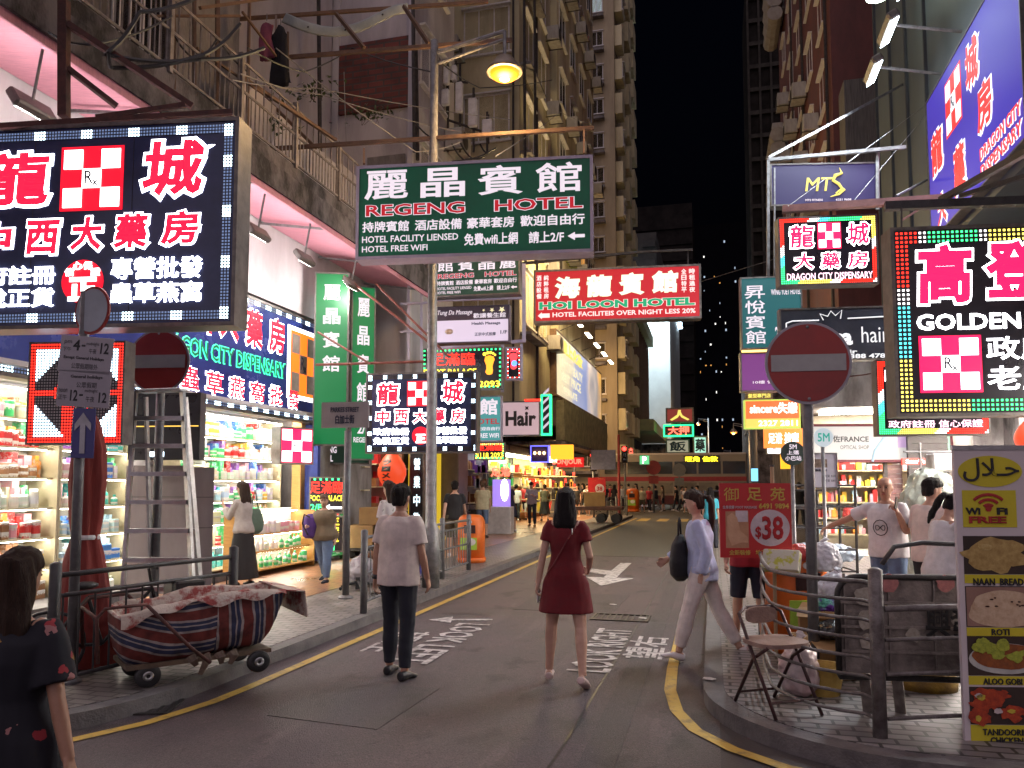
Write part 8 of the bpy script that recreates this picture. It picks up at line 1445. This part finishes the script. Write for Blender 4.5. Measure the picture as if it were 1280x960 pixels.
P_('woman in black leaning beside the navy dress at the phone stall', 628, 664, .13, -30, 1.62, fem=True, top=dict(mat=blkc, hem=-.1, sleeve=.6), bottom=dict(mat=gry, kind='shorts', len=.4), shoes=(sblk,), lean=14)
P_('man in a lilac shirt and dark jeans checking a phone while walking', 665, 658, .13, 178, 1.72, top=dict(mat=lil, hem=-.06, loose=.165, sleeve=1.6), bottom=dict(mat=jean), shoes=(mk('brown shoe', (.18, .09, .05)),), la=(20, 10, 95, -20), ra=(20, 10, 95, -20), nod=20)
P_('woman in a patterned blouse and long black skirt beside the red bag', 681, 651, .13, 20, 1.62, fem=True, hair=('bun', 'brown'), top=dict(mat=camo, hem=-.02, sleeve=.9), bottom=dict(mat=blkc, kind='skirt', len=.6, flare=.04), shoes=(sblk,))
hair_len['woman with very long black hair and a pale skirt near the arcade'] = .5
P_('woman with very long black hair and a pale skirt near the arcade', 695, 650, .13, 0, 1.72, fem=True, hair=('long', 'black'), top=dict(mat=blkc, hem=-.05, sleeve=1.6), bottom=dict(mat=gry, kind='skirt', len=.8, flare=.08), shoes=(sblk,))
P_('man in a dark grey shirt standing behind the head of the woman in red', 710, 649, .13, 5, 1.72, top=dict(mat=gry, hem=-.06, loose=.17, sleeve=1.7), bottom=dict(mat=jean), shoes=(sblk,))
P_('girl in black shorts with a white cap outside the arcade', 722, 646, .13, 170, 1.62, fem=True, top=dict(mat=blkc, hem=-.05, sleeve=.5), bottom=dict(mat=blkc, kind='shorts', len=.3), shoes=(swht,), hair=('long', 'black'))
P_('woman raising the small red price placard', 735, 645, .13, 160, 1.64, fem=True, top=dict(mat=whit, hem=-.05, sleeve=.6), bottom=dict(mat=cw('pale blue skirt', (.5, .55, .6)), kind='skirt', len=.4), shoes=(swht,), la=(60, 10, 60, 0), ra=(60, 10, 60, 0))
s = Sign('small red price placard held up far along the left pavement', 735, 757, 597, 619, 36, 0, .04, mk('placard red', (0, 0, 0)), None, name='placard', cat='placard', fr=False); s.disc(.66, .62, .26 * s.w, wp, .02, 'price_oval'); s.txt('38', .5, .82, .5, .75, mk('price red', (0, 0, 0)), .03, off=.04); s.txt('御足苑', .1, .9, .06, .3, yp, .03, off=.02)
far = [('black tee', blkc, jean), ('white tee', whit, blkc), ('grey tee', gry, jean), ('brown top', brn, navy), ('red top', redc, jean), ('cream top', crm, camo), ('navy top', navy, gry), ('lilac top', lil, blkc)]
spots = [(768, 640, 0, 'left of the parked bicycle', 0), (777, 638, 1, 'right beside the parked bicycle', 200), (786, 636, 2, 'carrying a rucksack by the far railing', 10), (796, 637, 0, 'with bare legs at the crossing edge', 120), (803, 641, 5, 'waiting at the far kerb', 180), (812, 640, 4, 'just left of the far orange bin', 160), (829, 639, 3, 'striding over the yellow crossing marks', 95), (846, 638, 0, 'hurrying across behind the brown top', 80), (858, 642, 1, 'in the group before the bus', 170), (866, 642, 6, 'second in the group before the bus', 20), (880, 636, 5, 'at the right end of the group before the bus', 190), (723, 640, 7, 'deep in the arcade light', 180), (748, 640, 2, 'under the grey blue flag sign', 0), (645, 652, 1, 'just past the phone stall', 10), (653, 650, 4, 'by the yellow drugstore shelves', 60), (672, 648, 6, 'behind the man checking a phone', 30), (702, 645, 3, 'among the arcade shoppers', -20), (716, 643, 1, 'facing out of the arcade', 170), (730, 642, 0, 'behind the flat wooden cart', 90), (741, 639, 5, 'left of the red pole', 20), (763, 636, 4, 'between flag sign and bicycle', 190), (791, 633, 1, 'at the foot of the traffic light', 40), (807, 637, 2, 'walking beyond the far crossing', -90), (820, 640, 6, 'behind the far orange bin', 60), (839, 637, 4, 'stepping off the far kerb', 90), (852, 640, 2, 'dressed in grey near the middle of the bus', -90), (873, 643, 3, 'in front of the bus display', 80), (897, 643, 1, 'just left of the placard far away', 10), (905, 643, 0, 'near the red taxi', 0), (757, 638, 6, 'next to the hand cart', 170)]
for i, (px, py, c, wh, fc) in enumerate(spots):
    lab, a, b_ = far[c]; fm = i % 3 == 0; z = .13 if px < 800 else .01
    P_(f'distant pedestrian in a {lab} {wh}', px, py, z, fc, 1.62 + .03 * (i % 4), fem=fm, hair=('long' if fm else 'short', 'black'), top=dict(mat=a, hem=-.06, sleeve=.7, ease=.022), bottom=dict(mat=b_) if i % 2 else dict(mat=b_, kind='shorts', len=.5), shoes=(swht if i % 2 else sblk,), ll=(16, 4, 6, 0) if i % 2 else (5, 4, 3, 0), rl=(-16, 4, 14, 18) if i % 2 else (-5, 4, 4, 4), vox=.024, group='distant pedestrians')
hair_len['woman with long black hair in a cyan top between the walker and the placard'] = .3
P_('woman with long black hair in a cyan top between the walker and the placard', 889, 690, .0, 0, 1.66, fem=True, hair=('long', 'black'), top=dict(mat=cyan, hem=-.05, sleeve=.8), bottom=dict(mat=jean), shoes=(swht,))
# right hand shoppers
hair_len['woman in a khaki top and short black skirt at the optical shop'] = .2
P_('woman in a khaki top and short black skirt at the optical shop', 1047, 676, .125, 15, 1.66, fem=True, hair=('long', 'brown'), top=dict(mat=camo, hem=-.02, sleeve=1.2), bottom=dict(mat=blkc, kind='skirt', len=.35), shoes=(sblk,), ra=(10, 30, 40, 10))
P_('woman in a grey top browsing the red goods', 1075, 678, .125, -10, 1.66, fem=True, hair=('long', 'black'), top=dict(mat=lil, hem=-.03, sleeve=.9), bottom=dict(mat=blkc, kind='skirt', len=.5), shoes=(sblk,))
P_('shopper in a pale vest and black dungarees by the shop door', 1095, 676, .125, 5, 1.68, fem=True, hair=('bun', 'black'), top=dict(mat=crm, hem=0, sleeve=.3), bottom=dict(mat=blkc), shoes=(sblk,))
P_('dark figure on the right pavement behind the steel cage', 1000, 660, .125, 0, 1.7, top=dict(mat=blkc, hem=-.05, sleeve=.7), bottom=dict(mat=jean), shoes=(sblk,), hair=('short', 'black'))
c = P(1063, 640, 17.0); bag('red shopping bag hanging between the shoppers at the optical shop', c.x, c.y, c.z - .2, .4, mk('red film', (0, 0, 0)), 3, False, sq=(.9, .5, 1)); q = G(690, 648, .13); bag('red shopping bag beside the long black skirt near the arcade', q.x, q.y, .5, .6, mk('red film', (0, 0, 0)), 2, False, sq=(.7, .4, 1))
# glowing phone stall
q = G(620, 668, .13); t = thing('phone_stall', 'small white cabinet stall with a glowing foot shaped light and red lit header', 'stall', (q.x, q.y + .4, .13)); MB().box((0, 0, .45), (.9, .5, .9), bev=.02).build('counter', wht, t); MB().box((.05, .1, 1.35), (.6, .1, .9)).build('display', em('violet display', (.35, .22, .8), .7), t); foots = MB(); foots.ell((.18, 0, 1.45), (.14, .03, .38), 12); foots.build('lit_shape', em('white lit shape', (.9, .9, 1), 3), t, True); m = MB(); put_text(m, '足浴', -.3, .4, 1.9, 2.2, 0, .04, .01); m.build('lettering', em('bright red letters', (0, 0, 0)), t, fix=False)

bpy.data.scenes.remove(WS)
